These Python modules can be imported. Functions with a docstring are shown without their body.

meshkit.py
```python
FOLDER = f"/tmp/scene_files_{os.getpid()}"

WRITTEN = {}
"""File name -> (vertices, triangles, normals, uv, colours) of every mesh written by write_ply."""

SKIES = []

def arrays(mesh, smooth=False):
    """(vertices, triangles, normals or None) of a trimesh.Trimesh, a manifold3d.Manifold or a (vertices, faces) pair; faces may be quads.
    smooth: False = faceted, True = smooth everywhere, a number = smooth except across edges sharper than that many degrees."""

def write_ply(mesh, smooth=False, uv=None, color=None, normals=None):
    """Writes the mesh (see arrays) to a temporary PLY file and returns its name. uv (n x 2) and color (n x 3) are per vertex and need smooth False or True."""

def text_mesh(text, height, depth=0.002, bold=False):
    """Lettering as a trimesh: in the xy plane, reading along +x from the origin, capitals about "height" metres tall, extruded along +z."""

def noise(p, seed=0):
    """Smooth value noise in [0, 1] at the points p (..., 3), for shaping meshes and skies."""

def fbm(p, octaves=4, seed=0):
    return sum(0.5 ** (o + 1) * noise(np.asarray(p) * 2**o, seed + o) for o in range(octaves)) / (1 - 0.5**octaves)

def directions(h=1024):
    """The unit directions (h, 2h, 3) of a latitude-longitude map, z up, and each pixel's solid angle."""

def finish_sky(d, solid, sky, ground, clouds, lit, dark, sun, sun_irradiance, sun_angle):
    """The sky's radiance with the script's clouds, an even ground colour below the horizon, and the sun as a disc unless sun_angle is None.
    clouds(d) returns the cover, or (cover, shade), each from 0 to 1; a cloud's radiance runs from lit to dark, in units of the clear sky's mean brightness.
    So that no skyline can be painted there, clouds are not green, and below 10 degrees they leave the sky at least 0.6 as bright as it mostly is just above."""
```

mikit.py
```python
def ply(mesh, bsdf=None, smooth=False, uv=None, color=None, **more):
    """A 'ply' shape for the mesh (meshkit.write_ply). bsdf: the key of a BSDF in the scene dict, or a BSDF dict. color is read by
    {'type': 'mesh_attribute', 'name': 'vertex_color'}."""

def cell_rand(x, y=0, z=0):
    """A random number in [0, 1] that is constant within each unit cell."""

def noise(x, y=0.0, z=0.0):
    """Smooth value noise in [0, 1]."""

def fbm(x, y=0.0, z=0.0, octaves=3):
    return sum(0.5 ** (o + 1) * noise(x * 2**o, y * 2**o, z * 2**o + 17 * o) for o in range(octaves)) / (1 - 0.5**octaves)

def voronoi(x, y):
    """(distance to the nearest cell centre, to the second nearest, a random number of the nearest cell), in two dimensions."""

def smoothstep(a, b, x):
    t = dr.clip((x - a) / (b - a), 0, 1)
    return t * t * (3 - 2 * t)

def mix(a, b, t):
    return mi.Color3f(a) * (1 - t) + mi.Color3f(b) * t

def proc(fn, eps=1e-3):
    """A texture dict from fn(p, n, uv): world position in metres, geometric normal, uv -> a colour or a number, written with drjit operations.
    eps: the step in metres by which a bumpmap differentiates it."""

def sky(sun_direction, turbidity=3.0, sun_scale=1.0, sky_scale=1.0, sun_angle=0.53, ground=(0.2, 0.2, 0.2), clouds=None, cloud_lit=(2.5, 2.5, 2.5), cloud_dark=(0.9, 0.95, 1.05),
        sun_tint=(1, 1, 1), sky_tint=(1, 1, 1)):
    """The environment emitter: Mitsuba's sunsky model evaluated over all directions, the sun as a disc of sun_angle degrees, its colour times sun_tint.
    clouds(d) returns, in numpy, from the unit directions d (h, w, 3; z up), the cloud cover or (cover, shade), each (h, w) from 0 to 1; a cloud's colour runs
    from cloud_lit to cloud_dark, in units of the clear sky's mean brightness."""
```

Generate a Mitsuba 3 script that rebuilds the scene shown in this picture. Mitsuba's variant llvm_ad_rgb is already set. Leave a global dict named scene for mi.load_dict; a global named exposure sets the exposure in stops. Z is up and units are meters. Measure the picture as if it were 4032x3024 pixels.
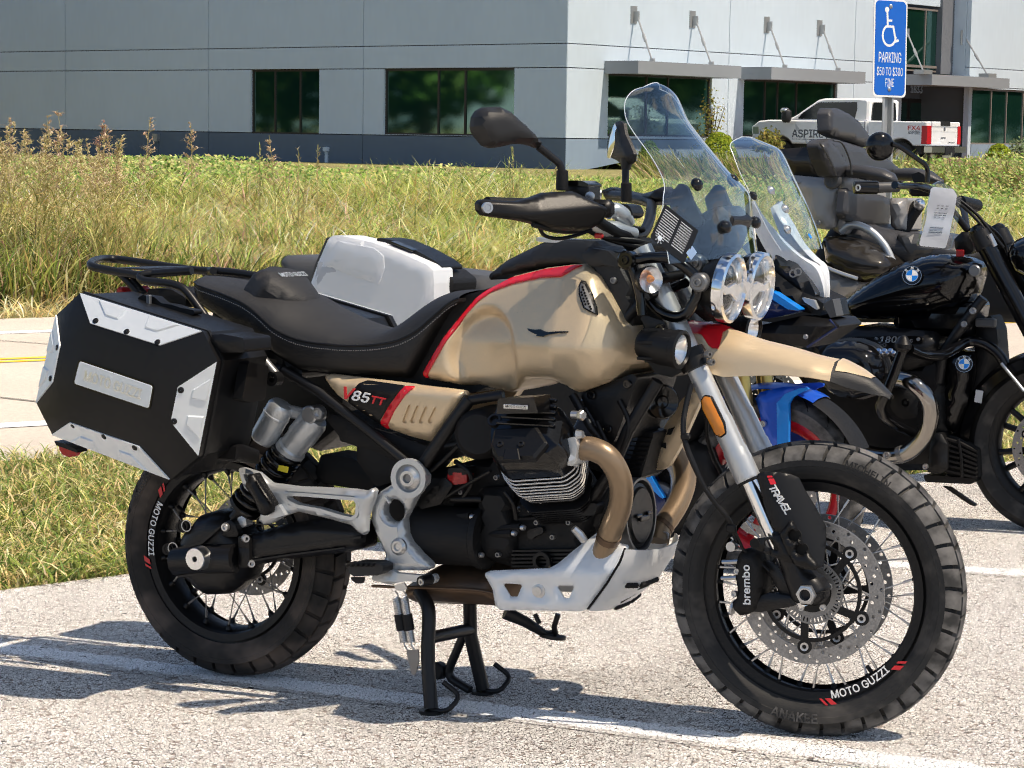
import math, numpy as np, trimesh, mitsuba as mi, mikit, meshkit, drjit as dr
import shapely, shapely.affinity, shapely.geometry as sg
from scipy.spatial import Delaunay
from mikit import proc, noise, fbm, voronoi, cell_rand, smoothstep, mix

T = mi.ScalarTransform4f
scene, labels = {'type': 'scene'}, {}
A = np.array
# ---------------------------------------------------------------- camera, sky, exposure
# x runs along the adventure motorcycle (front wheel at x = 1.53), y away from the viewer's side of it, z up; metres
CAM, YAW, FOC = A([3.18876, -4.79603, 1.17638]), -.46659, 9049.9
def basis(pit, rol):
    fw = A([math.cos(pit)*math.sin(YAW), math.cos(pit)*math.cos(YAW), -math.sin(pit)])
    r0 = A([math.cos(YAW), -math.sin(YAW), 0]); u0 = np.cross(r0, fw)
    return A([math.cos(rol)*r0+math.sin(rol)*u0, -math.sin(rol)*r0+math.cos(rol)*u0, fw])
BL = basis(.07972, .00608)           # the parking lot falls a little to the drains, so its frame
BG = basis(.11051, .01505)           # leans against the level frame of the building behind
scene['camera'] = {'type': 'perspective', 'fov_axis': 'x', 'fov': 2*math.degrees(math.atan(2016/FOC)), 'near_clip': .05, 'far_clip': 2000.,
                   'to_world': T().look_at(origin=CAM.tolist(), target=(CAM+BL[2]).tolist(), up=BL[1].tolist())}
SUN = (0.6, -.05, 1.0)
def sky_clouds(d):
    q = d/np.maximum(d[..., 2:], .12)
    n = sum(.5**k*meshkit.noise(A([1.1, 1.6, 1.])*q*2**k+7*k, 3) for k in range(5))/1.94
    c = np.clip((n-.555)/.12, 0, 1)
    return c*c*(3-2*c)*.9, np.clip((n-.60)/.2, 0, 1)*.7
scene['sky'] = mikit.sky(SUN, turbidity=3, clouds=sky_clouds, sun_tint=(.97, 1.0, 1.06))
exposure = 1.75

# ---------------------------------------------------------------- helpers
def at(px, py, n=(0, 1, 0), d=0., B=BL):
    """the point of the photograph at (px, py), on the plane n.X = d"""
    D = B[2]+B[0]*(px-2016)/FOC-B[1]*(py-1512)/FOC; n = A(n, float)
    return CAM+D*(d-n@CAM)/(n@D)
SL = .013
def gnd(px, py): return at(px, py, (-SL, 0, 1), -SL*1.53)
def gz(x, y=0): return SL*(x-1.53)
VW = dict(A=(100, 950, 1300/2054), B=(1100, 900, 1400/2111), C=(1800, 350, 1500/2164), D=(400, 1750, 1300/2054), E=(1400, 1500, 1400/2212), F=(2500, 1650, 1400/1787),
          G=(2900, 400, 1132/2209), H=(2900, 1150, 1132/1977), I=(2200, 0, 1832/2212), J=(0, 0, 2240/2212), K=(0, 400, 1300/2212), M=(2850, 1980, 800/1896),
          N=(440, 1800, 1000/1843), O=(2600, 1700, 600/1659), S=(0, 2300, 2200/2212), T=(2200, 2000, 1832/2212), U=(0, 0, 4032/2212))
def px(v, x, y): a, b, s = VW[v]; return a+x*s, b+y*s
def p3(v, x, y, d=0., n=(0, 1, 0)): return at(*px(v, x, y), n, d)
def xz(v, pts, d=0.): return [tuple(p3(v, a, b, d)[[0, 2]]) for a, b in pts]
def path(v, pts): return A([p3(v, a, b, y) for a, b, y in pts])

MATS = {}
def mat(name, base, rough=.5, metallic=0., bump=None, two=True, **kw):
    b = {'type': 'principled', 'base_color': base if isinstance(base, dict) else {'type': 'rgb', 'value': list(base) if hasattr(base, '__len__') else [base]*3},
         'roughness': rough, 'metallic': metallic, **kw}
    if bump: b = {'type': 'bumpmap', 'arbitrary': proc(bump[0], bump[1]), 'scale': bump[2], 'bsdf': b}
    scene[name] = {'type': 'twosided', 'bsdf': b} if two else b
    return name
def add(key, mesh, m, smooth=35, **kw):
    k, i = key, 0
    while k in scene: i += 1; k = f'{key}_{i:03d}'
    if isinstance(mesh, (list, tuple)) and len(mesh) and not isinstance(mesh[0], np.ndarray): mesh = cat(mesh)
    scene[k] = mikit.ply(mesh, m, smooth, **kw)
    return k
def copy(key, src, M):
    k, i = key, 0
    while k in scene: i += 1; k = f'{key}_{i:03d}'
    scene[k] = {**scene[src], 'to_world': T(M)}
    return k
def lab(key, label, cat=None, group=None, kind=None):
    labels[key] = {'label': label}
    if cat: labels[key]['category'] = cat
    if group: labels[key]['group'] = group
    if kind: labels[key]['kind'] = kind
def cat(ms): return trimesh.util.concatenate([m for m in ms if m is not None])
def tm(v, f): return trimesh.Trimesh(A(v, float), A(f, int), process=False)
def quads(f): f = A(f); return np.vstack([f[:, [0, 1, 2]], f[:, [0, 2, 3]]])
def unit(v): v = A(v, float); return v/np.linalg.norm(v)
def frame(z, x=(1, 0, 0)):
    z = unit(z); x = A(x, float)
    if abs(z@unit(x)) > .95: x = A([0, 0, 1.])
    x = unit(x-z*(z@x)); return A([x, np.cross(z, x), z]).T
def xf(m, R=None, t=(0, 0, 0)):
    m = m.copy(); v = A(m.vertices)
    if R is not None: v = v@A(R).T
    m.vertices = v+A(t)
    if R is not None and np.linalg.det(A(R)) < 0: m.invert()
    return m
def mir(m): return xf(m, np.diag([1, -1, 1]))
def both(m): return cat([m, mir(m)])
def spline(p, n=6, closed=False):
    p = A(p, float); N = len(p)
    if n <= 1: return p
    out = []
    for i in range(N if closed else N-1):
        g = [p[(i+k) % N] if closed else p[min(max(i+k, 0), N-1)] for k in (-1, 0, 1, 2)]
        for s in np.arange(n)/n:
            out.append(.5*((2*g[1])+(-g[0]+g[2])*s+(2*g[0]-5*g[1]+4*g[2]-g[3])*s*s+(-g[0]+3*g[1]-3*g[2]+g[3])*s**3))
    if not closed: out.append(p[-1])
    return A(out)
def bent(p, r, k=5):
    """a polyline whose corners are rounded by r"""
    p = A(p, float); out = [p[0]]
    for a, b, c in zip(p, p[1:], p[2:]):
        u, w = a-b, c-b; d = min(r, .45*np.linalg.norm(u), .45*np.linalg.norm(w))
        s, e = b+unit(u)*d, b+unit(w)*d
        out += [(1-t)**2*s+2*t*(1-t)*b+t*t*e for t in np.linspace(0, 1, k)]
    return A(out+[p[-1]])
def tube(p, r, n=10, closed=False, sp=0, flat=None):
    p = A(p, float)
    if sp: p = spline(p, sp, closed)
    N = len(p); r = np.interp(np.linspace(0, 1, N), np.linspace(0, 1, len(r)), r) if hasattr(r, '__len__') else np.full(N, r)
    t = np.gradient(p, axis=0) if not closed else np.roll(p, -1, 0)-np.roll(p, 1, 0)
    t /= np.linalg.norm(t, axis=1, keepdims=True)
    a = frame(t[0])[:, 0]; v = []
    for i in range(N):
        a = unit(a-t[i]*(t[i]@a)); b = np.cross(t[i], a)
        th = np.arange(n)*2*math.pi/n
        v.append(p[i]+r[i]*(np.cos(th)[:, None]*a+np.sin(th)[:, None]*b*(flat or 1)))
    v = np.vstack(v); f = []
    for i in range(N if closed else N-1):
        for j in range(n):
            f.append([i*n+j, i*n+(j+1) % n, ((i+1) % N)*n+(j+1) % n, ((i+1) % N)*n+j])
    f = quads(f)
    if not closed:
        c0, c1 = len(v), len(v)+1; v = np.vstack([v, p[0], p[-1]])
        f = np.vstack([f, [[c0, (j+1) % n, j] for j in range(n)], [[c1, (N-1)*n+j, (N-1)*n+(j+1) % n] for j in range(n)]])
    return tm(v, f)
def lathe(prof, o=(0, 0, 0), axis=(0, 0, 1), n=32, close=False, arc=None):
    """prof: (radius, height along axis)"""
    R = frame(axis); pr = A(prof, float); th = np.linspace(*(arc or (0, 2*math.pi)), n+1)
    if arc is None: th = th[:-1]
    k = len(th); v = np.concatenate([np.stack([r*np.cos(th), r*np.sin(th), th*0+h], 1) for r, h in pr]); f = []
    M = len(pr)
    for i in range(M if close else M-1):
        for j in range(k if arc is None else k-1):
            i2 = (i+1) % M; f.append([i*k+j, i*k+(j+1) % k, i2*k+(j+1) % k, i2*k+j])
    m = tm(v, quads(f)); m.update_faces(m.area_faces > 1e-12)
    return xf(m, R, o)
def disc(o, axis, r, h, n=24, ch=0.):
    """a solid cylinder from o, h along axis, its far edge chamfered"""
    return lathe([(1e-6, 0), (r, 0), (r, h-ch), (max(r-ch, 1e-6), h), (1e-6, h)], o, axis, n)
def ring(o, axis, r0, r1, h, n=32):
    return lathe([(r0, 0), (r1, 0), (r1, h), (r0, h)], o, axis, n, close=True)
def rbox(c, s, ch=.004, R=None):
    s = A(s, float)/2; ch = min(ch, s.min()*.9); P = []
    for q in np.ndindex(2, 2, 2):
        sg_ = A(q)*2-1
        for k in range(3):
            w = s-ch; w[k] = s[k]; P.append(sg_*w)
    return xf(hull(P), R, c)
def hull(P):
    m = trimesh.convex.convex_hull(A(P, float)); return tm(m.vertices, m.faces)
def poly(pts, r=0.):
    g = sg.Polygon(pts) if not hasattr(pts, 'geom_type') else pts
    if not g.is_valid: g = g.buffer(0)
    if r: g = g.buffer(-r, join_style=1, quad_segs=5).buffer(2*r, quad_segs=5).buffer(-r, quad_segs=5)
    if g.geom_type == 'MultiPolygon': g = max(g.geoms, key=lambda q: q.area)
    return g
def mesh2d(g, h):
    """a triangulation of the polygon with points about h apart"""
    bp = []
    for rg in [g.exterior, *g.interiors]:
        L = A(rg.coords)[:-1]
        for a, b in zip(L, np.roll(L, -1, 0)):
            k = max(1, int(np.linalg.norm(b-a)/h+.5)); bp += [a+(b-a)*i/k for i in range(k)]
    bp = A(bp); x0, y0, x1, y1 = g.bounds
    gx, gy = np.meshgrid(np.arange(x0+h/2, x1, h), np.arange(y0+h/2, y1, h*.87)); gx[1::2] += h/2
    q = np.stack([gx.ravel(), gy.ravel()], 1)
    pt = shapely.points(q); ok = shapely.contains(g, pt) & (shapely.distance(g.boundary, pt) > .45*h)
    P = np.vstack([bp, q[ok]]); P = P+1e-7*np.sin(np.arange(len(P))[:, None]*A([1.3, 2.1]))
    D = Delaunay(P).simplices; c = P[D].mean(1)
    keep = shapely.contains(g.buffer(1e-7), shapely.points(c)); D = D[keep]
    a, b, cc = P[D[:, 0]], P[D[:, 1]], P[D[:, 2]]
    ar = (b-a)[:, 0]*(cc-a)[:, 1]-(b-a)[:, 1]*(cc-a)[:, 0]
    D = D[np.abs(ar) > 1e-10]; ar = ar[np.abs(ar) > 1e-10]; D[ar < 0] = D[ar < 0][:, ::-1]
    return P, D
def slab(g, near, far, h=.02, r=0.):
    """a solid over a side-view polygon (x, z); near and far give y, as numbers or as functions of x, z and the distance from the outline"""
    g = poly(g, r); P, D = mesh2d(g, h); d = shapely.distance(g.boundary, shapely.points(P))
    f = lambda q: (q(P[:, 0], P[:, 1], d) if callable(q) else np.full(len(P), float(q)))
    n = len(P); va = np.stack([P[:, 0], f(near), P[:, 1]], 1); vb = np.stack([P[:, 0], f(far), P[:, 1]], 1)
    e = np.vstack([D[:, [0, 1]], D[:, [1, 2]], D[:, [2, 0]]]); s = {tuple(x) for x in e}
    bd = A([x for x in s if (x[1], x[0]) not in s])
    side = np.vstack([np.stack([bd[:, 1], bd[:, 0], bd[:, 0]+n], 1), np.stack([bd[:, 1], bd[:, 0]+n, bd[:, 1]+n], 1)])
    return tm(np.vstack([va, vb]), np.vstack([D, D[:, ::-1]+n, side]))
def dome(y0, b, s=1., depth=None):
    """y for slab: rounded edges of radius b around a face at y0; s=1: the material lies at larger y"""
    dp = depth or b
    return lambda x, z, d: y0+s*dp*(1-np.sqrt(np.clip(1-(1-np.clip(d/b, 0, 1))**2, 0, 1)))
def prism(g, R, t, h, r=0., bev=0.):
    """a polygon in a local frame, extruded along local z by h"""
    g = poly(g, r)
    m = trimesh.creation.extrude_polygon(g, h, engine='earcut')
    if bev:
        g2 = g.buffer(-bev); m = cat([trimesh.creation.extrude_polygon(g, h-bev, engine='earcut'), loft_ring(g, g2, h-bev, h)]) if g2.geom_type == 'Polygon' else m
    return xf(m, R, t)
def loft_ring(g, g2, z0, z1):
    a = A(g.exterior.coords)[:-1]; b = A([g2.exterior.interpolate(g2.exterior.project(sg.Point(q))).coords[0] for q in a]); n = len(a)
    v = np.vstack([np.c_[a, np.full(n, z0)], np.c_[b, np.full(n, z1)]])
    f = quads([[i, (i+1) % n, n+(i+1) % n, n+i] for i in range(n)])
    c = trimesh.creation.triangulate_polygon(sg.Polygon(b), engine='earcut')
    return cat([tm(v, f), tm(np.c_[c[0], np.full(len(c[0]), z1)], c[1])])
def loft(secs, cap=True, closed=True):
    """a skin over rows of points of the same length"""
    S = A(secs, float); N, k = S.shape[:2]; v = S.reshape(-1, 3); f = []
    for i in range(N-1):
        for j in range(k if closed else k-1): f.append([i*k+j, i*k+(j+1) % k, (i+1)*k+(j+1) % k, (i+1)*k+j])
    f = quads(f)
    if cap and closed:
        v = np.vstack([v, S[0].mean(0), S[-1].mean(0)])
        f = np.vstack([f, [[N*k, (j+1) % k, j] for j in range(k)], [[N*k+1, (N-1)*k+j, (N-1)*k+(j+1) % k] for j in range(k)]])
    return tm(v, f)
def text(s, h, R, t, depth=.001, bold=False, sx=1., center=True, width=None):
    m = meshkit.text_mesh(s, h, depth, bold); v = A(m.vertices)
    if width: sx = width/(v[:, 0].max()-v[:, 0].min())
    if center: v[:, 0] -= (v[:, 0].min()+v[:, 0].max())/2; v[:, 1] -= h/2
    v[:, 0] *= sx; m.vertices = v
    return xf(m, R, t)
RS = A([[1, 0, 0], [0, 0, 1], [0, -1, 0]]).T   # local x -> x, y -> z, z -> -y: writing on the right-hand side of a machine
def rotf(R, deg):
    c, s = math.cos(math.radians(deg)), math.sin(math.radians(deg)); return A(R)@A([[c, -s, 0], [s, c, 0], [0, 0, 1]])
def screw(o, axis, r=.006, h=.004, m=None):
    """a round head with a hexagonal socket"""
    return cat([lathe([(r*.45, h*.3), (r*.5, h), (r*.85, h), (r, h*.5), (r, -.003)], o, axis, 14), disc(o, axis, r*.5, h*.3, 6)])
rng = np.random.default_rng(5)
# ---------------------------------------------------------------- the setting: ground, road, field
def stones(p, lo, hi, cell=.0092):
    wx = p.x/cell+.8*noise(p.x*60, p.y*60); wy = p.y/cell
    a, b, c = voronoi(wx, wy)
    tone = .30+.66*c+.16*(fbm(p.x*3, p.y*3)-.5)
    col = mix((.34, .30, .26), (1.0, .97, .92), tone)
    col = dr.select(c > .93, mi.Color3f(.30, .24, .20), col)
    gap = smoothstep(.03, .22, b-a)*smoothstep(.85, .55, a)
    return mix((.035, .033, .031), col, gap), gap
def lot_col(p, n, uv):
    col, _ = stones(p, 0, 1)
    stain = smoothstep(.55, .75, fbm(p.x*.9+3, p.y*.9, 0, 4))
    return col*(1-.22*stain)
def lot_h(p, n, uv):
    _, g = stones(p, 0, 1); return g
mat('lot_asphalt', proc(lot_col), .85, bump=(proc and lot_h, .0012, .0026), two=False)
def line_mat(name, a, b, w):           # worn paint with ragged edges, on the same stones
    a, b = A(a[:2]), A(b[:2]); d = (b-a)/np.linalg.norm(b-a); q = (float(-d[1]), float(d[0])); c = float(q[0]*a[0]+q[1]*a[1])
    def line_col(p, n, uv):
        col, g = stones(p, 0, 1); col = lot_col(p, n, uv); e = dr.abs(p.x*q[0]+p.y*q[1]-c)+.035*(fbm(p.x*45, p.y*45, 0, 3)-.5)
        m = smoothstep(.05, .40, g)*smoothstep(.20, .36, fbm(p.x*14, p.y*14, 0, 4)+.06)*smoothstep(w/2+.006, w/2-.006, e)
        return mix(col, (.90, .90, .90), m)
    return mat(name, proc(line_col), .75, bump=(lot_h, .0012, .0022), two=False)
def road_col(p, n, uv):
    f = fbm(p.x*.35, p.y*.35, 0, 4); g = noise(p.x*60, p.y*60)
    return mix((.37, .325, .27), (.48, .43, .365), f)*(.9+.2*g)
mat('road_concrete', proc(road_col), .9, two=False)
mat('road_joint', (.12, .11, .10), .9, two=False)
mat('road_white', (.82, .82, .82), .7, two=False); mat('road_yellow', (.85, .47, .04), .7, two=False)
def soil_col(p, n, uv):
    f = fbm(p.x*1.3, p.y*1.3, 0, 4); g = fbm(p.x*22, p.y*22, 0, 3)
    return mix((.10, .085, .04), (.22, .20, .07), f)*(.45+1.1*g)
mat('soil', proc(soil_col), .95, two=False)
mat('mulch', proc(lambda p, n, uv: mix((.09, .05, .035), (.20, .12, .085), fbm(p.x*9, p.y*9, p.z*9, 3))), .95, two=False)
RD = unit([.53, .848]); RN = A([-RD[1], RD[0]])
def off(x, y): return x*RN[0]+y*RN[1]
HD = A([math.sin(YAW), math.cos(YAW)]); HR = A([math.cos(YAW), -math.sin(YAW)])
def depth(x, y): return (x-CAM[0])*HD[0]+(y-CAM[1])*HD[1]
def side(x, y): return ((x-CAM[0])*HR[0]+(y-CAM[1])*HR[1])/np.maximum(depth(x, y), .5)
def ter(x, y):
    x, y = A(x, float), A(y, float); s = depth(x, y); o = off(x, y)
    z = SL*(np.clip(x, -30, 30)-1.53)*np.clip(1-(s-26)/20, 0, 1)
    z = z+.040*np.clip(s-27.5, 0, 20.5)*np.clip((o-20.2)/2, 0, 1)*(1-.35*np.clip(side(x, y)/.22, -1, 1))
    dx, dy = x-CAM[0], y-CAM[1]; M = BL.T@BG; zd = CAM[2]+(.02-CAM[2]-M[0, 2]*dx-M[1, 2]*dy)/M[2, 2]     # the level of the drive by the building
    k = np.clip((s-49)/9, 0, 1)*np.clip((o-20.2)/4, 0, 1); k = k*k*(3-2*k)
    return z*(1-k)+zd*k
n1 = np.concatenate([np.arange(-60, 70, 1.6)])
gx, gy = np.meshgrid(np.concatenate([[-900, -300, -120], n1, [120, 300, 900]]), np.concatenate([[-900, -300, -100, -40, -20], np.arange(-10, 90, 1.6), [150, 300, 900]]))
def sheet(gx, gy, z):
    h, w = gx.shape; i = np.arange(h*w).reshape(h, w)
    return tm(np.stack([gx.ravel(), gy.ravel(), z.ravel()], 1), quads(np.stack([i[:-1, :-1], i[:-1, 1:], i[1:, 1:], i[1:, :-1]], -1).reshape(-1, 4)))
gzv = ter(gx, gy); 
gzv = np.where(off(gx, gy) < 19.9, gzv-.06, gzv)
add('ground', sheet(gx, gy, gzv), 'soil', True); lab('ground', 'bare soil under the grass verge and the tall field beyond the road', None, None, 'structure')
def strip(key, o0, o1, m, dz, t0=-60, t1=90, step=1.5, lbl=None):
    t = np.arange(t0, t1+.1, step); oo = np.linspace(o0, o1, max(2, int((o1-o0)/2)+1))
    O, Tt = np.meshgrid(oo, t); X = O*RN[0]+Tt*RD[0]; Y = O*RN[1]+Tt*RD[1]
    m_ = sheet(X, Y, SL*(np.clip(X, -30, 30)-1.53)*np.clip(1-(depth(X, Y)-26)/20, 0, 1)+dz); m_.invert()
    k = add(key, m_, m, True)
    if lbl: lab(k, lbl, None, None, 'structure')
    return k
strip('verge', .8, 5.45, 'soil', -.016, lbl='ground of the grass verge between lot and road')
strip('road', 5.38, 20.25, 'road_concrete', -.012, lbl='pale concrete two lane road between the grass verge and the tall field')
strip('road__edge_line', 7.02, 7.30, 'road_white', -.007); labels['road__edge_line'] = {'label': 'white edge line on the near side of the road'}
strip('road__edge_line', 16.95, 17.4, 'road_white', -.007); labels['road__edge_line_001'] = {'label': 'white edge line on the far side of the road'}
strip('road__centre_line', 12.56, 12.76, 'road_yellow', -.007); strip('road__centre_line', 12.92, 13.12, 'road_yellow', -.007)
labels['road__centre_line'] = {'label': 'yellow double centre line of the road'}
def band(key, a, b, w, m, dz, zf=gz):
    a, b = A(a[:2]), A(b[:2]); k = max(2, int(np.linalg.norm(b-a)/1.5)); d = unit(b-a); q = A([-d[1], d[0]])*w/2
    t = np.linspace(0, 1, k)[:, None]; c = a+(b-a)*t
    X = np.stack([c[:, 0]-q[0], c[:, 0]+q[0]], 1); Y = np.stack([c[:, 1]-q[1], c[:, 1]+q[1]], 1)
    m_ = sheet(X, Y, zf(X, Y)+dz)
    if m_.face_normals[0][2] < 0: m_.invert()
    return add(key, m_, m, True)
j0, j1 = gnd(0, 1200+852*.4219), gnd(345*.4219, 1200+890*.4219); jd = (j1-j0)/np.linalg.norm(j1-j0)
for j in (j0-jd*.6, gnd(0, 1200+325*.4219)-jd*1.2): band('road__joint', j-jd*1.0, j+jd*2.6, .03, 'road_joint', -.006)
# the lot
e0, ed = A([-1.40, .79]), unit([.36, .93])
lp = [e0-ed*9, e0+ed*3, e0+ed*24, e0+ed*24+A([60, 0]), A([60, -30]), A([-6, -30])]
lg = sg.Polygon(lp); P, D = mesh2d(lg, 1.2)
add('parking_lot', tm(np.c_[P, gz(P[:, 0])], D), 'lot_asphalt', True); lab('parking_lot', 'sunlit chip sealed parking lot with pale stones in dark binder', None, None, 'structure')
la, lb = gnd(0, 2549), gnd(3690, 3019); ld = unit(lb-la)
band('parking_lot__painted_line', la-ld*.35, lb+ld*1.2, .17, line_mat('lot_paint', la, lb, .108), .0015); labels['parking_lot__painted_line'] = {'label': 'worn white parking line under the tan motorcycle'}
l2 = gnd(3600, 2228); l3 = gnd(4032, 2258); band('parking_lot__painted_line', l2-(l3-l2)*2, l3+(l3-l2)*3, .19, line_mat('lot_paint_far', l2, l3, .12), .0015); labels['parking_lot__painted_line_001'] = {'label': 'second white parking line, beyond the front wheel'}

# ---------------------------------------------------------------- grass
scene['grass_blade'] = {'type': 'principledthin', 'base_color': {'type': 'mesh_attribute', 'name': 'vertex_color'}, 'roughness': .55, 'diff_trans': .45, 'spec_trans': 0., 'eta': 1.3}
def blades(xy, z, hgt, wid, lean, col, tipcol, curl=.35, seed=1, sag=0.):
    g = np.random.default_rng(seed); n = len(xy)
    th = g.uniform(0, 2*np.pi, n); d = np.stack([np.cos(th), np.sin(th)], 1); fa = th+np.pi/2+g.normal(0, .5, n); sd = np.stack([np.cos(fa), np.sin(fa)], 1)
    le = lean*g.uniform(.3, 1.6, n); V = []; Cc = []
    for t, w in ((0, .8), (.38, 1), (.72, .75), (1, .06)):
        b = le*(t**1.7)*hgt*(1+curl); zz = z+hgt*(t-sag*le*t**3)
        for q in (-1, 1):
            if t == 1 and q == 1: continue
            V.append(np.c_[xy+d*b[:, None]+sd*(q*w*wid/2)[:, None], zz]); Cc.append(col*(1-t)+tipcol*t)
    k = len(V); V = np.stack(V, 1).reshape(-1, 3); Cc = np.stack(Cc, 1).reshape(-1, 3)
    f = A([[0, 1, 3], [0, 3, 2], [2, 3, 5], [2, 5, 4], [4, 5, 6]])
    return V, (f[None]+(np.arange(n)*k)[:, None, None]).reshape(-1, 3), Cc
def grass(key, parts, lbl=None, c=None, kind='stuff'):
    V, F, K, o = [], [], [], 0
    for v, f, c_ in parts: V.append(v); F.append(f+o); K.append(c_); o += len(v)
    k = add(key, tm(np.vstack(V), np.vstack(F)), 'grass_blade', True, color=np.clip(np.vstack(K), .004, .9))
    if lbl: lab(k, lbl, c, None, kind)
    return k
def pick(pal, n, g, j=.22):
    pal = A(pal); c = pal[g.integers(0, len(pal), n)]; return c*(1+g.normal(0, j, (n, 1)))*(1+g.normal(0, .06, (n, 3)))
def scatter(n, s0, s1, m=.06, g=rng, k0=-.222, k1=.222):
    """points within the view, more of them nearby"""
    s = s0*(s1/s0)**g.random(n); k = g.uniform(k0-m, k1+m, n)
    return CAM[:2]+s[:, None]*HD+(s*k)[:, None]*HR
g1 = np.random.default_rng(11)
# verge
q = scatter(80000, 6.6, 15, .03, g1, -.235, .20); o = off(*q.T); le = (q-e0)@A([-ed[1], ed[0]])
edge = .10*meshkit.noise(np.c_[q*2.3, q[:, :1]*0])-.05
q = q[(le > edge) & (o < 5.55+edge*2)]; n = len(q)
pat = meshkit.noise(np.c_[q*1.7, q[:, :1]*0], 3)
c = np.where((g1.random(n) < .12+.62*pat)[:, None], pick([(.23, .28, .06), (.17, .25, .07), (.30, .34, .09), (.14, .21, .06)], n, g1), pick([(.64, .52, .24), (.56, .45, .19), (.72, .62, .34)], n, g1))
grass('verge_grass', [blades(q, gz(q[:, 0])-.02, g1.uniform(.025, .095, n)*(.5+.8*pat), g1.uniform(.004, .009, n), .9, c, c*1.25, .5, 2, .3)],
      'short patchy half dry grass on the strip between the lot and the road', 'grass')
# field: golden grass, green and yellow mixed grass, leafy crop
def field(n, s0, s1, o0, o1, hf, wid, lean, mixf, seed, sag=.25, k0=-.222, k1=.222, smax=48.):
    g = np.random.default_rng(seed); q = scatter(n, s0, s1, .03, g, k0, k1); o = off(*q.T); s = depth(*q.T)
    e = 1.2*(meshkit.noise(np.c_[q*.5, q[:, :1]*0], seed)-.5)
    ok = (o > o0+e*.5) & (o < o1+e*2) & (s < smax); q = q[ok]; n = len(q); o = o[ok]; s = s[ok]
    h = hf(q, o, g); a, b = mixf(q, o, n, g)
    return blades(q, ter(*q.T)-.02, h, wid*g.uniform(.5, 1.7, n), lean, a, b, .4, seed, sag)
STRAW = [(.66, .52, .24), (.56, .43, .18), (.76, .64, .36), (.46, .33, .16)]
GREEN = [(.14, .20, .045), (.21, .27, .07), (.08, .13, .035), (.27, .32, .10)]
YELLOW = [(.42, .42, .13), (.56, .51, .21), (.30, .34, .09)]
BROWN = [(.36, .23, .16), (.46, .31, .24), (.22, .14, .10)]
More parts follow.
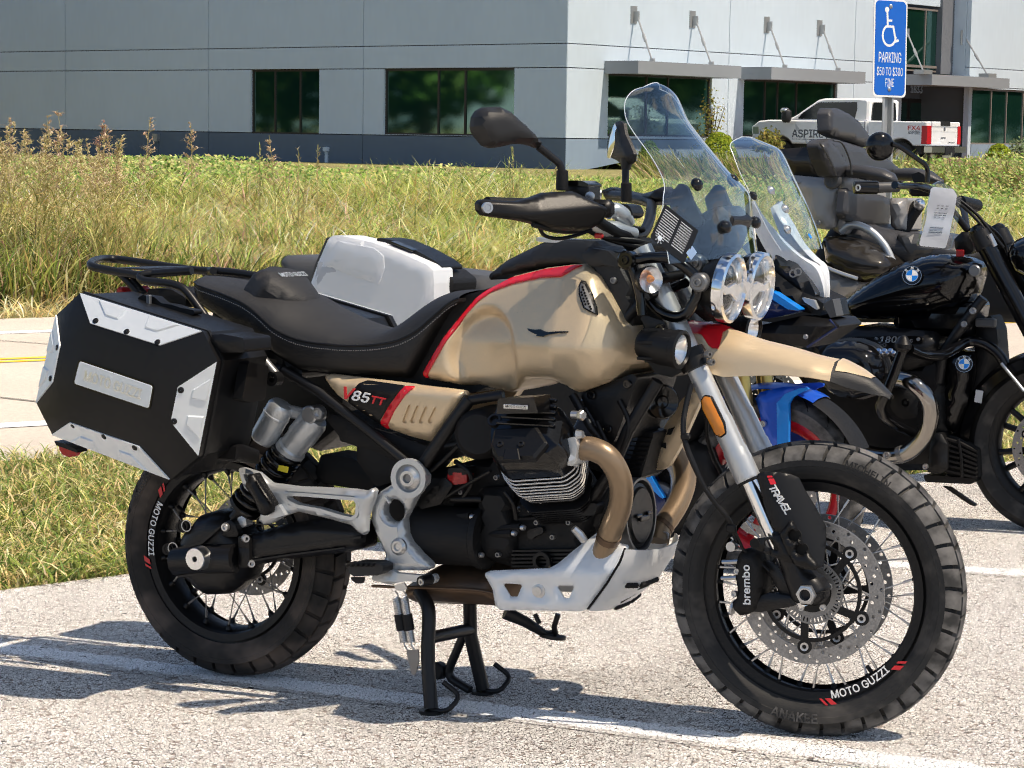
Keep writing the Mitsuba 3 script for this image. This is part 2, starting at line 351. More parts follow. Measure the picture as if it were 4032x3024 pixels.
def nz(q, f, s=0): return meshkit.noise(np.c_[q*f, q[:, :1]*0], s)
def mix_dry(q, o, n, g):
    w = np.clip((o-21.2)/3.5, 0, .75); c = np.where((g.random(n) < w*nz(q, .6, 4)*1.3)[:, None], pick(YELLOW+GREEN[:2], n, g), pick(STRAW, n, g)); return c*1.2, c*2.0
def mix_mid(q, o, n, g):
    left = np.clip((-side(*q.T)-.02)/.12, 0, 1)*nz(q, .8, 9)*1.1
    c = np.where((g.random(n) < .30+.45*nz(q, .5, 3)+.35*np.clip((o-29)/5, 0, 1))[:, None], pick(YELLOW+GREEN, n, g, .32), pick(STRAW, n, g, .3)); r = g.random(n) < .30*left
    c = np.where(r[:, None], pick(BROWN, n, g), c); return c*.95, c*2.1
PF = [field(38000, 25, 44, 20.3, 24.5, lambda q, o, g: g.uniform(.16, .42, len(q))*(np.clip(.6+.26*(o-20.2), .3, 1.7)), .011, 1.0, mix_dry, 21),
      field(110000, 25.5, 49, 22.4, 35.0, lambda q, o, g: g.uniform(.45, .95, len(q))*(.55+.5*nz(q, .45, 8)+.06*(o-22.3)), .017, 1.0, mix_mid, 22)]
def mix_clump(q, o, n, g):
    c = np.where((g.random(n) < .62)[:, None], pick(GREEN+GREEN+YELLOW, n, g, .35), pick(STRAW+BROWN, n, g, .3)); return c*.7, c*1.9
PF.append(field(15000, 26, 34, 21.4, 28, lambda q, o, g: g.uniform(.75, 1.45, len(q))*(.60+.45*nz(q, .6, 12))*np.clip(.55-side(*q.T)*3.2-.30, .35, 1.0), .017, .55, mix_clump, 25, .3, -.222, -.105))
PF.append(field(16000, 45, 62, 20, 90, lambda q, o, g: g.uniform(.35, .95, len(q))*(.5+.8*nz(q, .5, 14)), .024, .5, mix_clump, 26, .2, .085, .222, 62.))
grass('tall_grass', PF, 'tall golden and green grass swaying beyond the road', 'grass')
# crop: clumps of broad leaves
def leaves(key, q, z, size, col, seed, lbl, c):
    g = np.random.default_rng(seed); n = len(q); up = g.normal(0, .45, (n, 3))+A([0, 0, .75])+A([.25, -.35, 0]); up /= np.linalg.norm(up, axis=1, keepdims=True)
    a = np.cross(up, g.normal(0, 1, (n, 3))); a /= np.linalg.norm(a, axis=1, keepdims=True); b = np.cross(up, a)
    ce = np.c_[q, z]; s = size[:, None]
    V = np.stack([ce-a*s, ce+b*s*.55-up*s*.12, ce+a*s-up*s*.35, ce-b*s*.55-up*s*.12], 1).reshape(-1, 3)
    f = A([[0, 3, 1], [1, 3, 2]]); F = (f[None]+(np.arange(n)*4)[:, None, None]).reshape(-1, 3)
    return V, F, np.repeat(col, 4, 0)
g2 = np.random.default_rng(31)
q = scatter(210000, 26, 60, .03, g2); o = off(*q.T); ok = (o > 32.5+3*nz(q, .4, 5)-9*np.clip(side(*q.T)-.05, 0, 1)/.17) & (depth(*q.T) < 49+.6*nz(q, .7, 2)+60*np.clip(side(*q.T)-.055, 0, .17)); q = q[ok]; n = len(q)
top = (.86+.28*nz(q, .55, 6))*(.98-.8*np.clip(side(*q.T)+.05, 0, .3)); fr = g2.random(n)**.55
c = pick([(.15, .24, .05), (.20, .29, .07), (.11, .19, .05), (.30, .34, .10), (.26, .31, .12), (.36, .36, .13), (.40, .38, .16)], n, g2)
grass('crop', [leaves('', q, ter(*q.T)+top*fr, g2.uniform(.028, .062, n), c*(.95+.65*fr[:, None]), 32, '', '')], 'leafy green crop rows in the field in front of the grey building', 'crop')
def seed_head(base, hgt, lean, seed, tone):
    g = np.random.default_rng(seed); d = g.uniform(0, 6.28); st = [base+A([math.cos(d)*lean*t*t, math.sin(d)*lean*t*t, hgt*t]) for t in np.linspace(0, 1, 8)]
    stem = tube(st, [.006, .003], 4); sp = []; fr = []
    for k in range(34):
        t = g.uniform(.62, 1.0); i = t*7; b0 = A(st[int(min(i, 6))])*(1-i % 1)+A(st[min(int(i)+1, 7)])*(i % 1)
        L = .30*(1.08-t)*2.0*hgt*.45*g.uniform(.5, 1); a = g.uniform(0, 6.28); e = b0+A([math.cos(a)*L*.8, math.sin(a)*L*.8, L*.5])
        fr.append(tube([b0, (b0+e)/2+A([0, 0, .02]), e], .0025, 3))
        for u in np.linspace(.35, 1, 5): sp.append(b0+(e-b0)*u)
    sp = A(sp); n = len(sp); lv = blades(sp[:, :2], sp[:, 2], g.uniform(.03, .065, n), g.uniform(.010, .018, n), .9, pick(tone, n, g), pick(tone, n, g)*1.2, .3, seed, .6)
    nb = 16; bt = np.linspace(0, .6, nb); bx = A([np.interp(bt, np.linspace(0, 1, 8), A(st)[:, i]) for i in range(3)]).T
    lf = blades(bx[:, :2], bx[:, 2], g.uniform(.35, .65, nb), np.full(nb, .016), 1.0, pick(YELLOW, nb, g), pick(STRAW, nb, g), .5, seed+1, .5)
    return cat([stem]+fr), lv, lf
mat('straw_stem', (.42, .36, .14), .8)
HEADS = [(70, 480, 1.05, 'feathery pale seed head at the left edge of the photograph'), (185, 470, 1.1, 'second pale seed head from the left'), (330, 440, 1.05, 'tallest seed head, pale and leaning right'), (415, 490, .85, 'upright pinkish seed head in the tall grass'),
         (640, 470, .8, 'bushy pale seed head right of the pinkish upright one'), (880, 500, .72, 'drooping pinkish seed head against the dark wall base'), (1270, 540, .5, 'small lone seed head standing under the blank wall'), (540, 500, .8, 'low brown seed head among the tall left grass'), (250, 520, .7, 'short tan seed head low among the left grass')]
gh = np.random.default_rng(77); SP, SL_, SS = [], [], []
for k in range(46):
    hx = 560*gh.random()**1.25-20; hy = 478+gh.uniform(0, 110)+.16*hx; s = gh.uniform(28, 32); b = at(hx, hy, (HD[0], HD[1], 0), HD@CAM[:2]+s); g_ = float(ter(b[0], b[1]))
    st_, lv, lf = seed_head(A([b[0], b[1], g_]), max(.6, b[2]-g_+.02), .3, 200+k, [(.72, .62, .40), (.62, .55, .30), (.66, .52, .38), (.56, .54, .26)]); SS.append(st_); SL_ += [lv, lf]
add('seeding_grass__stems', cat(SS), 'straw_stem'); grass('seeding_grass__blades', SL_); lab('seeding_grass', 'mass of tall seeding grass at the left of the field', 'grass', None, 'stuff')
for k, (hx, hy, hh, hl) in enumerate(HEADS):
    hx = hx*.86; s = 29. if k < 6 or k > 6 else 33.; b = CAM+(at(hx, hy, (HD[0], HD[1], 0), HD@CAM[:2]+s)-CAM); g_ = float(ter(b[0], b[1]))
    stem, lv, lf = seed_head(A([b[0], b[1], g_]), max(.7, b[2]-g_+.02), .18, 50+k, [(.62, .50, .34), (.52, .42, .24), (.60, .44, .36)] if k != 3 else [(.55, .36, .30), (.60, .42, .30)])
    key = 'seed_head_grass' if k == 0 else f'seed_head_grass_{k:03d}'
    add(key+'__stem', stem, 'straw_stem'); grass(key+'__seed_head', [lv]); grass(key+'__leaves', [lf]); lab(key, hl, 'grass', 'tall seed head grasses')
WEEDS = [(1023, 575, 33.), (1175, 590, 34.), (1250, 580, 34.), (2020, 588, 36.), (2190, 650, 36.), (1690, 640, 36.)]
WL = ['single pale spike weed below the first window', 'leaning pale spike weed right of the first window', 'thin upright spike weed between the two windows', 'branching green weed under the round mirror', 'short tan weed by the building corner', 'small tan weed below the second window']
for k, (wx, wy, s) in enumerate(WEEDS):
    b = at(wx, wy, (HD[0], HD[1], 0), HD@CAM[:2]+s); z0 = float(ter(b[0], b[1])); h = b[2]-z0; g = np.random.default_rng(80+k)
    br = [(0, 1.)]+([(-.16, .8), (.14, .85), (.06, .7), (-.07, .9)] if k == 3 else [(.12, .7)] if k in (1, 4) else [])
    st = [tube([A([b[0], b[1], z0]), A([b[0]+d*.4, b[1], z0+h*f*.6]), A([b[0]+d, b[1], z0+h*f])], [.008, .003], 5) for d, f in br]; pts = []
    for d, f in br:
        for t in np.linspace(.45, 1, 40): pts.append([b[0]+d*t+g.normal(0, .012), b[1]+g.normal(0, .012), z0+h*f*t])
    pts = A(pts); n = len(pts); tone = [(.40, .42, .14), (.55, .50, .25)] if k in (0, 3) else [(.60, .50, .28), (.48, .42, .18)]
    key = 'spike_weed' if k == 0 else f'spike_weed_{k:03d}'
    add(key+'__stem', st, 'straw_stem'); grass(key+'__seed_spike', [blades(pts[:, :2], pts[:, 2], g.uniform(.04, .07, n), g.uniform(.012, .022, n), .6, pick(tone, n, g), pick(tone, n, g), .2, 90+k)]); lab(key, WL[k], 'weed')
# ---------------------------------------------------------------- office building (level frame, 67 m away)
MF = BL.T@BG; MT = np.eye(4); MT[:3, :3] = MF; MT[:3, 3] = CAM-MF@CAM
def far(key, mesh, m, smooth=False, **kw): return add(key, mesh, m, smooth, to_world=T(MT), **kw)
CC = CAM+67*(BG[2]+BG[0]*(2232-2016)/FOC-BG[1]*(300-1512)/FOC)
def ang(a): a = math.radians(a); return A([math.cos(a), math.sin(a), 0])
class Wall:                         # local x along the wall, y up, z outwards
    def __init__(s, o, nrm): s.n = nrm; s.e = np.cross([0, 0, 1], nrm); s.o = A([o[0], o[1], 0]); s.R = A([s.e, [0, 0, 1], s.n]).T
    def uv(s, px, py, out=0.): p = at(px, py, s.n, s.n@s.o+out, BG); return A([(p-s.o)@s.e, p[2]])
    def box(s, u0, u1, z0, z1, w0, w1, ch=0): 
        c = s.o+s.e*(u0+u1)/2+A([0, 0, (z0+z1)/2])+s.n*(w0+w1)/2
        m = trimesh.creation.box((abs(u1-u0), abs(z1-z0), abs(w1-w0))); return xf(m, s.R, c)
    def P(s, u, z, w=0): return s.o+s.e*u+A([0, 0, z])+s.n*w
WL_, WR_ = Wall(CC, ang(256.95)), Wall(CC, ang(-13.05))
Z1, Z2, Z3, ZT, ZB = 3.680, 2.983, .926, 10.6, -1.5
def wall_h(p, n, uv): return noise(p.x*14, p.y*14, p.z*14)
def paint(c): return proc(lambda p, n, uv: mi.Color3f(*c)*(.93+.10*fbm(p.x*.6, p.y*.6, p.z*.35, 4)+.04*noise(p.x*9, p.y*9, p.z*2)))
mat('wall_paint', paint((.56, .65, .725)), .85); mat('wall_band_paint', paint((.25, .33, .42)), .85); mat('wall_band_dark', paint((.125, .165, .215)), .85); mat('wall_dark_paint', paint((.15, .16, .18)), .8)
mat('joint_dark', (.16, .165, .17), .9); mat('bronze', (.035, .028, .024), .45); mat('alu_frame', (.22, .19, .17), .4); mat('canopy_grey', (.27, .29, .31), .5); mat('steel_galv', (.42, .43, .43), .45, .6)
scene['window_glass'] = {'type': 'twosided', 'bsdf': {'type': 'blendbsdf', 'weight': .32, 'a': {'type': 'principled', 'base_color': {'type': 'rgb', 'value': [.006, .03, .024]}, 'roughness': .05, 'specular': .6},
                         'b': {'type': 'roughconductor', 'material': 'none', 'alpha': .004, 'specular_reflectance': {'type': 'rgb', 'value': [.50, .80, .66]}}}}
mat('interior_strip', (.05, .22, .16), .5)
BK = 'office_building'
lab(BK, 'grey and white panelled office building with green tinted windows beyond the field', 'building')
GAP = .026
def panels(W, us, zs, holes, matf, extra=()):
    for a, b in zip(us, us[1:]):
        for c, d in zip(zs, zs[1:]):
            g = sg.box(a+GAP/2, c+GAP/2, b-GAP/2, d-GAP/2)
            for h in holes: g = g.difference(sg.box(*h))
            if g.is_empty: continue
            for q in getattr(g, 'geoms', [g]):
                if q.area > .02: far(BK+'__wall_panel', prism(q, W.R, W.o-W.n*.18, .18), matf(d))
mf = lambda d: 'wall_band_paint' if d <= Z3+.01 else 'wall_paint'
def window(W, x0, y0, x1, y1, mull, fm='bronze', trans=()):
    (u0, zt), (u1, zb) = W.uv(x0, y0), W.uv(x1, y1); u0, u1 = min(u0, u1), max(u0, u1)
    k = BK+'__window'; i = 0
    while k in scene: i += 1; k = f'{BK}__window_{i:03d}'
    f = .055; fr = [W.box(u0, u1, zt-f*1.3, zt, -.16, -.07), W.box(u0, u1, zb, zb+f, -.16, -.07), W.box(u0, u0+f, zb+f, zt-f*1.3, -.16, -.075), W.box(u1-f, u1, zb+f, zt-f*1.3, -.16, -.075)]
    us = sorted([W.uv(m, (y0+y1)/2)[0] for m in mull]); 
    for u in us: fr.append(W.box(u-f/2, u+f/2, zb+f, zt-f*1.3, -.155, -.078))
    far(k, fr, fm)
    e = [u0+f]+us+[u1-f]
    for a, b in zip(e, e[1:]): far(k+'__pane', W.box(a+f/2 if a != e[0] else a, b-f/2 if b != e[-1] else b, zb+f, zt-f*1.3, -.13, -.12), 'window_glass')
    for t0, t1, c0, c1 in trans:
        pass
    return (u0, zb, u1, zt)
wl = [window(WL_, *px('J', 975, 270), *px('J', 1240, 523), [px('J', m, 0)[0] for m in (1062, 1160)]), window(WL_, *px('J', 1493, 267), *px('J', 1997, 531), [px('J', m, 0)[0] for m in (1697, 1801)])]
ul = sorted([WL_.uv(x, 350)[0] for x in (258, 820, 1430)]+[0., -40., -30.])
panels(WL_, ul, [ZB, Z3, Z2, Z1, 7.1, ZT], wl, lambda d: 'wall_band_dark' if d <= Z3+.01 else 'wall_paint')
wr = [window(WR_, *px('I', 237, 345), *px('I', 722, 652), [px('I', m, 0)[0] for m in (428, 530)]), window(WR_, *px('I', 882, 372), *px('I', 1318, 655), [px('I', m, 0)[0] for m in (990, 1050, 1140)])]
ur = [0., WR_.uv(2871, 200)[0], WR_.uv(3364, 250)[0], WR_.uv(*px('I', 1640, 200))[0]]
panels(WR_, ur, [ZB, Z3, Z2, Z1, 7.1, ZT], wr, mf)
UE0, UE1 = ur[-1], WR_.uv(*px('I', 1955, 200))[0]
# right of the entrance the wall stands a little forward
W2 = Wall(WR_.o+WR_.n*.35, WR_.n); u2 = W2.uv(*px('I', 1957, 200))[0]
wr2 = [window(W2, *px('I', 1960, 418), *px('I', 2420, 690), [px('I', m, 0)[0] for m in (2064, 2137, 2215, 2300)], 'alu_frame')]
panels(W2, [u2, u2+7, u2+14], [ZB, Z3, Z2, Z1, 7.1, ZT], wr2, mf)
far(BK+'__return_wall', [W2.box(u2, u2+.2, Z2, ZT, -3, -.19)], 'wall_paint')
# core behind the panels, so that joints show a dark back
far(BK+'__core', [WL_.box(-40, -.2, ZB, ZT-.1, -6, -.2), WR_.box(.2, UE0, ZB, ZT-.1, -6, -.2), W2.box(u2+.2, u2+14, ZB, ZT-.1, -6, -.2)], 'joint_dark')
# entrance: piers, upper window, canopy, recessed door
pe = [WR_.uv(*px('I', x, 200), -.35)[0] for x in (1640, 1820, 1880, 1950)]
za = WR_.uv(*px('I', 1700, 345), -.4)[1]
far(BK+'__entrance_pier', WR_.box(pe[1], pe[2], za, ZT, -2, -.35), 'wall_dark_paint'); far(BK+'__entrance_pier', WR_.box(pe[2]+.01, pe[3]+.6, za, ZT, -2, -.1), 'wall_paint')
labels[BK+'__entrance_pier'] = {'label': 'dark grey pier beside the upper entrance window'}
We = Wall(WR_.o-WR_.n*.45, WR_.n)
window(We, *px('I', 1600, 25), *px('I', 1818, 345), [px('I', 1752, 0)[0]], 'alu_frame')
far(BK+'__transom', We.box(We.uv(*px('I', 1600, 308))[0], We.uv(*px('I', 1816, 308))[0], We.uv(0+3550, px('I', 0, 316)[1])[1], We.uv(3550, px('I', 0, 304)[1])[1], -.12, -.05), 'alu_frame')
far(BK+'__fascia', We.box(We.uv(*px('I', 1600, 0))[0], We.uv(*px('I', 1820, 0))[0], We.uv(*px('I', 1740, 25))[1], ZT, -.2, 0), 'wall_paint')
far(BK+'__recess', [WR_.box(UE0-.5, u2+.6, ZB, za, -1.95, -1.8), WR_.box(UE0-.2, UE0-.02, ZB, za, -3, -.19), WR_.box(u2+.22, u2+.42, ZB, za, -3, -.2)], 'wall_dark_paint')
dr_ = Wall(WR_.o-WR_.n*1.78, WR_.n)
du = [dr_.uv(*px('I', x, 560))[0] for x in (1655, 1745, 1790)]
for a, b in ((du[0]-1.6, du[0]), (du[0]+.02, du[1])):
    k = add(BK+'__door', [dr_.box(a, b, ZB, za-.9, 0, .05)], 'bronze', False, to_world=T(MT)); far(k+'__pane', dr_.box(a+.12, b-.12, ZB+.3, za-1.05, .052, .06), 'window_glass')
far(BK+'__house_number', text('18333', .26, dr_.R, dr_.P(dr_.uv(*px('I', 1700, 425))[0], dr_.uv(*px('I', 1700, 425))[1], .07), .02, True), 'wall_paint')
far(BK+'__door_mat_board', dr_.box(dr_.uv(*px('I', 1900, 500))[0], dr_.uv(*px('I', 1928, 500))[0], 0, dr_.uv(*px('I', 1915, 475))[1], .5, .6), 'alu_frame')
pu = WR_.uv(*px('I', 1945, 480), .8)[0]; far(BK+'__entrance_post', WR_.box(pu-.11, pu+.11, ZB, WR_.uv(*px('I', 1945, 410), .8)[1]+.4, .69, .91), 'wall_paint')
labels[BK+'__entrance_post'] = {'label': 'white post under the entrance canopy'}
def canopy(x0, y0, xf_, x1, y1, dep, rods, big=False):
    (u0, zt), (u1, zb) = WR_.uv(*px('I', xf_, y0), dep), WR_.uv(*px('I', x1, y1), dep); zt = WR_.uv(*px('I', xf_, y0), dep)[1]; zb = WR_.uv(*px('I', xf_, y1), dep)[1]
    k = BK+'__canopy'; i = 0
    while k in scene: i += 1; k = f'{BK}__canopy_{i:03d}'
    t = .06; far(k, [WR_.box(u0, u1, zb, zt, dep-t, dep), WR_.box(u0, u0+t, zb, zt, .005, dep-t), WR_.box(u1-t, u1, zb, zt, .005, dep-t), WR_.box(u0+t, u1-t, zt-.12, zt-.06, .005, dep-t), WR_.box(u0+t, u1-t, zb+.02, zb+.05, .005, dep-t)], 'canopy_grey')
    for (rx, ry, ex, ey) in rods:
        u, z = WR_.uv(*px('I', rx, ry)); ue = WR_.uv(*px('I', ex, ey), dep-.25)[0]
        far(k+'__wall_plate', [WR_.box(u-.15, u+.15, z-.26, z+.26, 0, .03), WR_.box(u-.02, u+.02, z-.2, z+.1, .03, .22)], 'steel_galv')
        far(k+'__tie_rod', [tube([WR_.P(u, z-.05, .15), WR_.P(ue, zt+.02, dep-.25)], .028, 6), tube([WR_.P(u*.6+ue*.4, (z-.05)*.6+.4*zt, .15+.4*(dep-.4)), WR_.P(u*.45+ue*.55, (z-.05)*.45+.55*zt, .15+.55*(dep-.4))], .05, 6), disc(WR_.P(ue, zt, dep-.25), (0, 0, 1), .09, .1, 8)]+([WR_.box(ue-.3, ue+.3, zt, zt+.15, dep-.5, dep-.1)] if big else []), 'steel_galv')
canopy(240, 288, 378, 868, 350, 1.25, [(355, 70, 445, 285), (634, 92, 725, 298)])
canopy(885, 318, 1012, 1458, 377, 1.25, [(987, 118, 1075, 315), (1238, 133, 1328, 328)])
canopy(1640, 353, 1775, 2143, 404, 1.7, [(1640, 150, 1738, 345), (1920, 178, 2045, 358)], True)
# small fittings on the shaded wall
lu, lz = WL_.uv(*px('J', 613, 535)); far(BK+'__wall_light', WL_.box(lu-.11, lu+.11, lz-.13, lz+.13, 0, .14), 'steel_galv'); far(BK+'__conduit', WL_.box(lu+.02, lu+.06, ZB+.3, lz-.14, 0, .04), 'wall_band_dark')
lu, lz = WL_.uv(*px('J', 578, 590)); far(BK+'__meter_box', WL_.box(lu-.16, lu+.16, lz-.4, lz+.25, 0, .12), 'wall_band_dark')
lu, lz = WL_.uv(*px('J', 1272, 580)); far(BK+'__hose_tap', [WL_.box(lu-.1, lu+.1, lz-.07, lz+.07, 0, .1), WL_.box(lu-.05, lu+.05, ZB, lz-.08, 0, .06)], 'wall_paint')
# bed, kerb and drive in front of the sunny wall
def drive(u0, u1, w0, w1, z0, z1, m, key, lbl, kind='structure'):
    us = np.linspace(u0, u1, 12); v = []
    for u in us: v += [WR_.P(u, z0, w0), WR_.P(u, z1, w1)]
    v = A(v); f = []
    for i in range(11): f.append([2*i, 2*i+1, 2*i+3, 2*i+2])
    m_ = tm(v, quads(f))
    if m_.face_normals[0][2] < 0: m_.invert()
    k = far(key, m_, m)
    if kind: lab(k, lbl, None, None, kind)
mat('kerb_concrete', (.56, .45, .38), .9); mat('drive_asphalt', proc(lambda p, n, uv: mix((.13, .13, .13), (.19, .185, .18), fbm(p.x*3, p.y*3, 0, 3))), .9)
VW['Q'] = (2900, 350, 1000/1270)
WN = 1.6; UT = WR_.uv(*px('Q', 80, 220), WN)[0]
def tr(v, x, y, lat=0.):            # a point of the truck's near side: metres forward of its tail, height
    p = at(*px(v, x, y), WR_.e, WR_.e@WR_.o+UT+lat, BG); return A([(p-WR_.o)@(-WR_.n), p[2]])
A0 = tr('Q', 949, 230)[0]; ZD = tr('Q', 838, 402)[1]
def TP(a, z, lat=0): return WR_.P(UT+lat, z, -(a+A0))
drive(4.5, 60, 1.2, 10.5, ZD+.01, ZD-.06, 'drive_asphalt', 'drive', 'grey asphalt drive in front of the office building')
ka, kz = WR_.uv(*px('Q', 1062, 392), -A0+.4); KW = -A0+.4
far('kerb', [WR_.box(ka, ka+40, ZD-.3, kz+.05, KW-.35, KW), WR_.box(ka, ka+.35, ZD-.3, kz+.05, .1, KW-.35)], 'kerb_concrete'); lab('kerb', 'pinkish concrete kerb of the planted island beside the truck', 'kerb')
drive(ka+.35, ka+40, .02, KW-.35, kz+.14, kz+.03, 'mulch', 'mulch_bed', 'brown mulch bed at the foot of the wall right of the truck')
zc = WR_.uv(2222, 684)[1]
mb = []
for u in np.linspace(-.6, 12, 24):
    for w in np.linspace(.01, 2.6, 7): mb.append([u, w, zc+.02+.36*math.exp(-((u-3.6)/2.3)**2)*(1-w/2.7)-.08*w-(.3 if w > 2.5 else 0)])
mb = A(mb); i = np.arange(24*7).reshape(24, 7)
far('mulch_bed', tm([WR_.P(u, z, w) for u, w, z in mb], quads(np.stack([i[:-1, :-1], i[1:, :-1], i[1:, 1:], i[:-1, 1:]], -1).reshape(-1, 4))), 'mulch', True)
lab('mulch_bed_001', 'mounded brown mulch bed at the bright corner of the building', None, None, 'structure')
# shrubs and hydrant
mat('shrub_stem', (.16, .11, .07), .9)
def shrub(v, x, y, w, rx, rz, n, pal, lbl, seed, leaf=.05, sparse=False):
    u, z = WR_.uv(*px(v, x, y), w); c = WR_.P(u, z, w); g = np.random.default_rng(seed)
    d = g.normal(0, 1, (n, 3)); d /= np.linalg.norm(d, axis=1, keepdims=True); d[:, 2] = np.abs(d[:, 2])*1.6-.35
    r = (g.uniform(.25, 1.1, n) if sparse else g.uniform(.80, 1.03, n))*(1+.16*(meshkit.noise(d*3+seed)-.5))
    q = c+d*r[:, None]*A([rx, rx, rz/1.25])+A([0, 0, rz*.35/1.25])
    col = pick(pal, n, g); V, F, K = leaves('', q[:, :2], q[:, 2], g.uniform(.6, 1.3, n)*leaf, col, seed, '', '')
    key = 'shrub'; i = 0
    while key+'__foliage' in scene: i += 1; key = f'shrub_{i:03d}'
    scene[key+'__foliage'] = mikit.ply(tm(V, F), 'grass_blade', True, color=np.clip(K, .004, .9), to_world=T(MT))
    far(key+'__stem', [tube([c-A([0, 0, .05]), c+A([g.normal(0, rx*.35), g.normal(0, rx*.35), rz*.8])], [.025, .008], 5) for _ in range(6)], 'shrub_stem', True); lab(key, lbl, 'shrub')
YG = [(.26, .33, .03), (.34, .40, .05), (.20, .26, .03)]; OL = [(.22, .20, .05), (.30, .26, .08), (.16, .17, .04)]; GG = [(.20, .26, .14), (.26, .32, .18), (.15, .20, .10)]
shrub('I', 2093, 782, 2.2, .52, .58, 2600, YG, 'clipped round yellow green shrub right of the white truck', 61)
shrub('I', 2190, 782, 1.8, .62, .75, 1300, GG, 'loose grey green shrub at the right edge of the photograph', 62, .06, True)
VW['R'] = (2400, 400, 600/1270)
shrub('R', 915, 520, 2.0, .55, .75, 2400, YG, 'bright green rounded shrub seen beside the tall clear windscreen', 63)
shrub('R', 330, 545, 1.0, .36, .62, 1100, [(.07, .13, .03), (.11, .18, .04)], 'small dark green shrub in the mulch behind the left mirror', 64)
shrub('R', 840, 400, 1.2, .50, 1.65, 420, OL, 'thin straggly yellowish shrub in front of the first sunny window', 65, .055, True)
shrub('Q', 160, 318, 2.6, .50, .60, 900, OL, 'olive brown shrub in front of the truck nose', 66, .06, True)
mat('hydrant_paint', (.62, .22, .08), .5)
hu, hz = WR_.uv(*px('Q', 318, 292), 3.0); hp = WR_.P(hu, hz, 3.0)
far('fire_hydrant__body', lathe([(.16, -.45), (.16, -.38), (.115, -.36), (.115, -.02), (.15, 0), (.15, .05), (.13, .07), (.09, .17), (.04, .2), (.04, .26), (.001, .26)], hp, (0, 0, 1), 14), 'hydrant_paint', 40)
far('fire_hydrant__outlet', [disc(hp+A([0, 0, -.12]), s*WR_.n, .07, .19, 10, .02) for s in (1, -1)]+[disc(hp+A([0, 0, -.12]), -WR_.e, .085, .2, 10, .02)], 'hydrant_paint', 40); lab('fire_hydrant', 'orange fire hydrant in front of the white truck', 'hydrant')
# ---------------------------------------------------------------- pickup truck
TK = 'pickup_truck'; lab(TK, 'white crew cab pickup truck parked nose in at the office building', 'truck')
mat('truck_white', (.80, .80, .80), .25, clearcoat=.6, clearcoat_gloss=.9); mat('truck_glass', (.012, .014, .016), .06, specular=.7); mat('truck_black', (.015, .015, .016), .5); mat('tyre_far', (.02, .02, .02), .85); mat('chrome_far', (.62, .62, .63), .15, 1.); mat('tail_red', (.50, .012, .02), .2); mat('decal_grey', (.10, .11, .13), .5); mat('decal_red', (.55, .03, .02), .5); mat('decal_grey_light', (.50, .52, .54), .5)
TR = A([-WR_.n, [0, 0, 1], -WR_.e]).T   # local x forward, y up, z out of the near side
TW = 2.0
TX = A([WR_.n, [0, 0, 1], -WR_.e]).T   # writing on the near side runs from nose to tail
def tslab(pts, l0, l1, m, part, ch=.03, v='Q', r=.04, trace=None):
    g = poly(trace if trace is not None else [tr(v, *q)-A([A0, 0]) for q in pts], r)
    far(TK+'__'+part, prism(g, TR, TP(0, 0, l1), l1-l0, 0, ch), m, 30)
def TQ(x, y, lat=0): return tr('Q', x, y, lat)-A([A0, 0])
zr = TQ(949, 285)[1]; L = TQ(80, 220)[0]; zh = TQ(200, 150)[1]; zb = TQ(900, 162)[1]
rw = TQ(808, 350); whl = .40
fwx = L-1.0
def arch(cx_, cz_, r, a0=10, a1=170): return [(cx_+r*math.cos(math.radians(a)), cz_+r*math.sin(math.radians(a))) for a in np.linspace(a0, a1, 10)]
wz = ZD+whl; rx_ = TQ(815, 340)[0]
bed = [(.0, zr), (0, zb-.03), (.05, zb), (TQ(652, 162)[0]-.04, zb), (TQ(652, 162)[0]-.04, zr)]+[]
b1 = sg.Polygon(bed).difference(sg.Point(rx_, wz).buffer(.52)); tslab(None, 0, TW, 'truck_white', 'bed', .03, trace=b1, r=.01)
cab = [TQ(*q) for q in [(652, 165), (650, 60), (640, 50), (600, 45), (430, 46), (395, 55), (290, 128), (265, 142), (110, 160), (88, 178), (78, 215)]]+[(L+.02, zr), (TQ(652, 165)[0], zr)]
c1 = sg.Polygon(cab); lower = c1.intersection(sg.box(-9, -9, 20, zb)).difference(sg.Point(fwx, wz).buffer(.54))
tslab(None, 0, TW, 'truck_white', 'body', .04, trace=lower, r=.01)
up = c1.intersection(sg.box(TQ(652, 0)[0], zb-.02, TQ(262, 0)[0], 9)); tslab(None, .12, TW-.12, 'truck_white', 'cab', .06, trace=up, r=.03)
tslab(None, .105, .118, 'truck_glass', 'window', .0, trace=[TQ(*k, .11) for k in [(305, 150), (330, 122), (400, 75), (420, 67), (602, 66), (603, 100), (590, 152)]], r=.02)
ca = TQ(651, 160)[0]; cr = Wall(TP(ca, 0), WR_.n); far(TK+'__rear_window', prism([(.28, zb+.02), (TW-.28, zb+.02), (TW-.36, TQ(650, 66)[1]), (.36, TQ(650, 66)[1])], cr.R, cr.P(0, 0, -.0), .012, .05), 'truck_glass')
for x in (rx_, fwx):
    for lt, e_ in ((.05, -1), (TW-.05, 1)):
        i = sum(1 for q in scene if q.startswith(TK+'__wheel') and q.count('__') == 1); k = TK+'__wheel'+(f'_{i:03d}' if i else '')
        far(k, lathe([(.2, 0), (.33, -.02), (whl, -.04), (whl, -.26), (.3, -.28)], TP(x, wz, lt), WR_.e*e_*1., 24), 'tyre_far', 40)
        far(k+'__rim', lathe([(.001, .02), (.08, .02), (.1, -.03), (.2, -.02), (.24, -.0), (.26, -.04)], TP(x, wz, lt), WR_.e*e_, 16), 'chrome_far', 40)
far(TK+'__underbody', prism([(.3, zr-.25), (L-.3, zr-.25), (L-.3, zr), (.3, zr)], TR, TP(0, 0, TW-.25), TW-.5), 'truck_black')
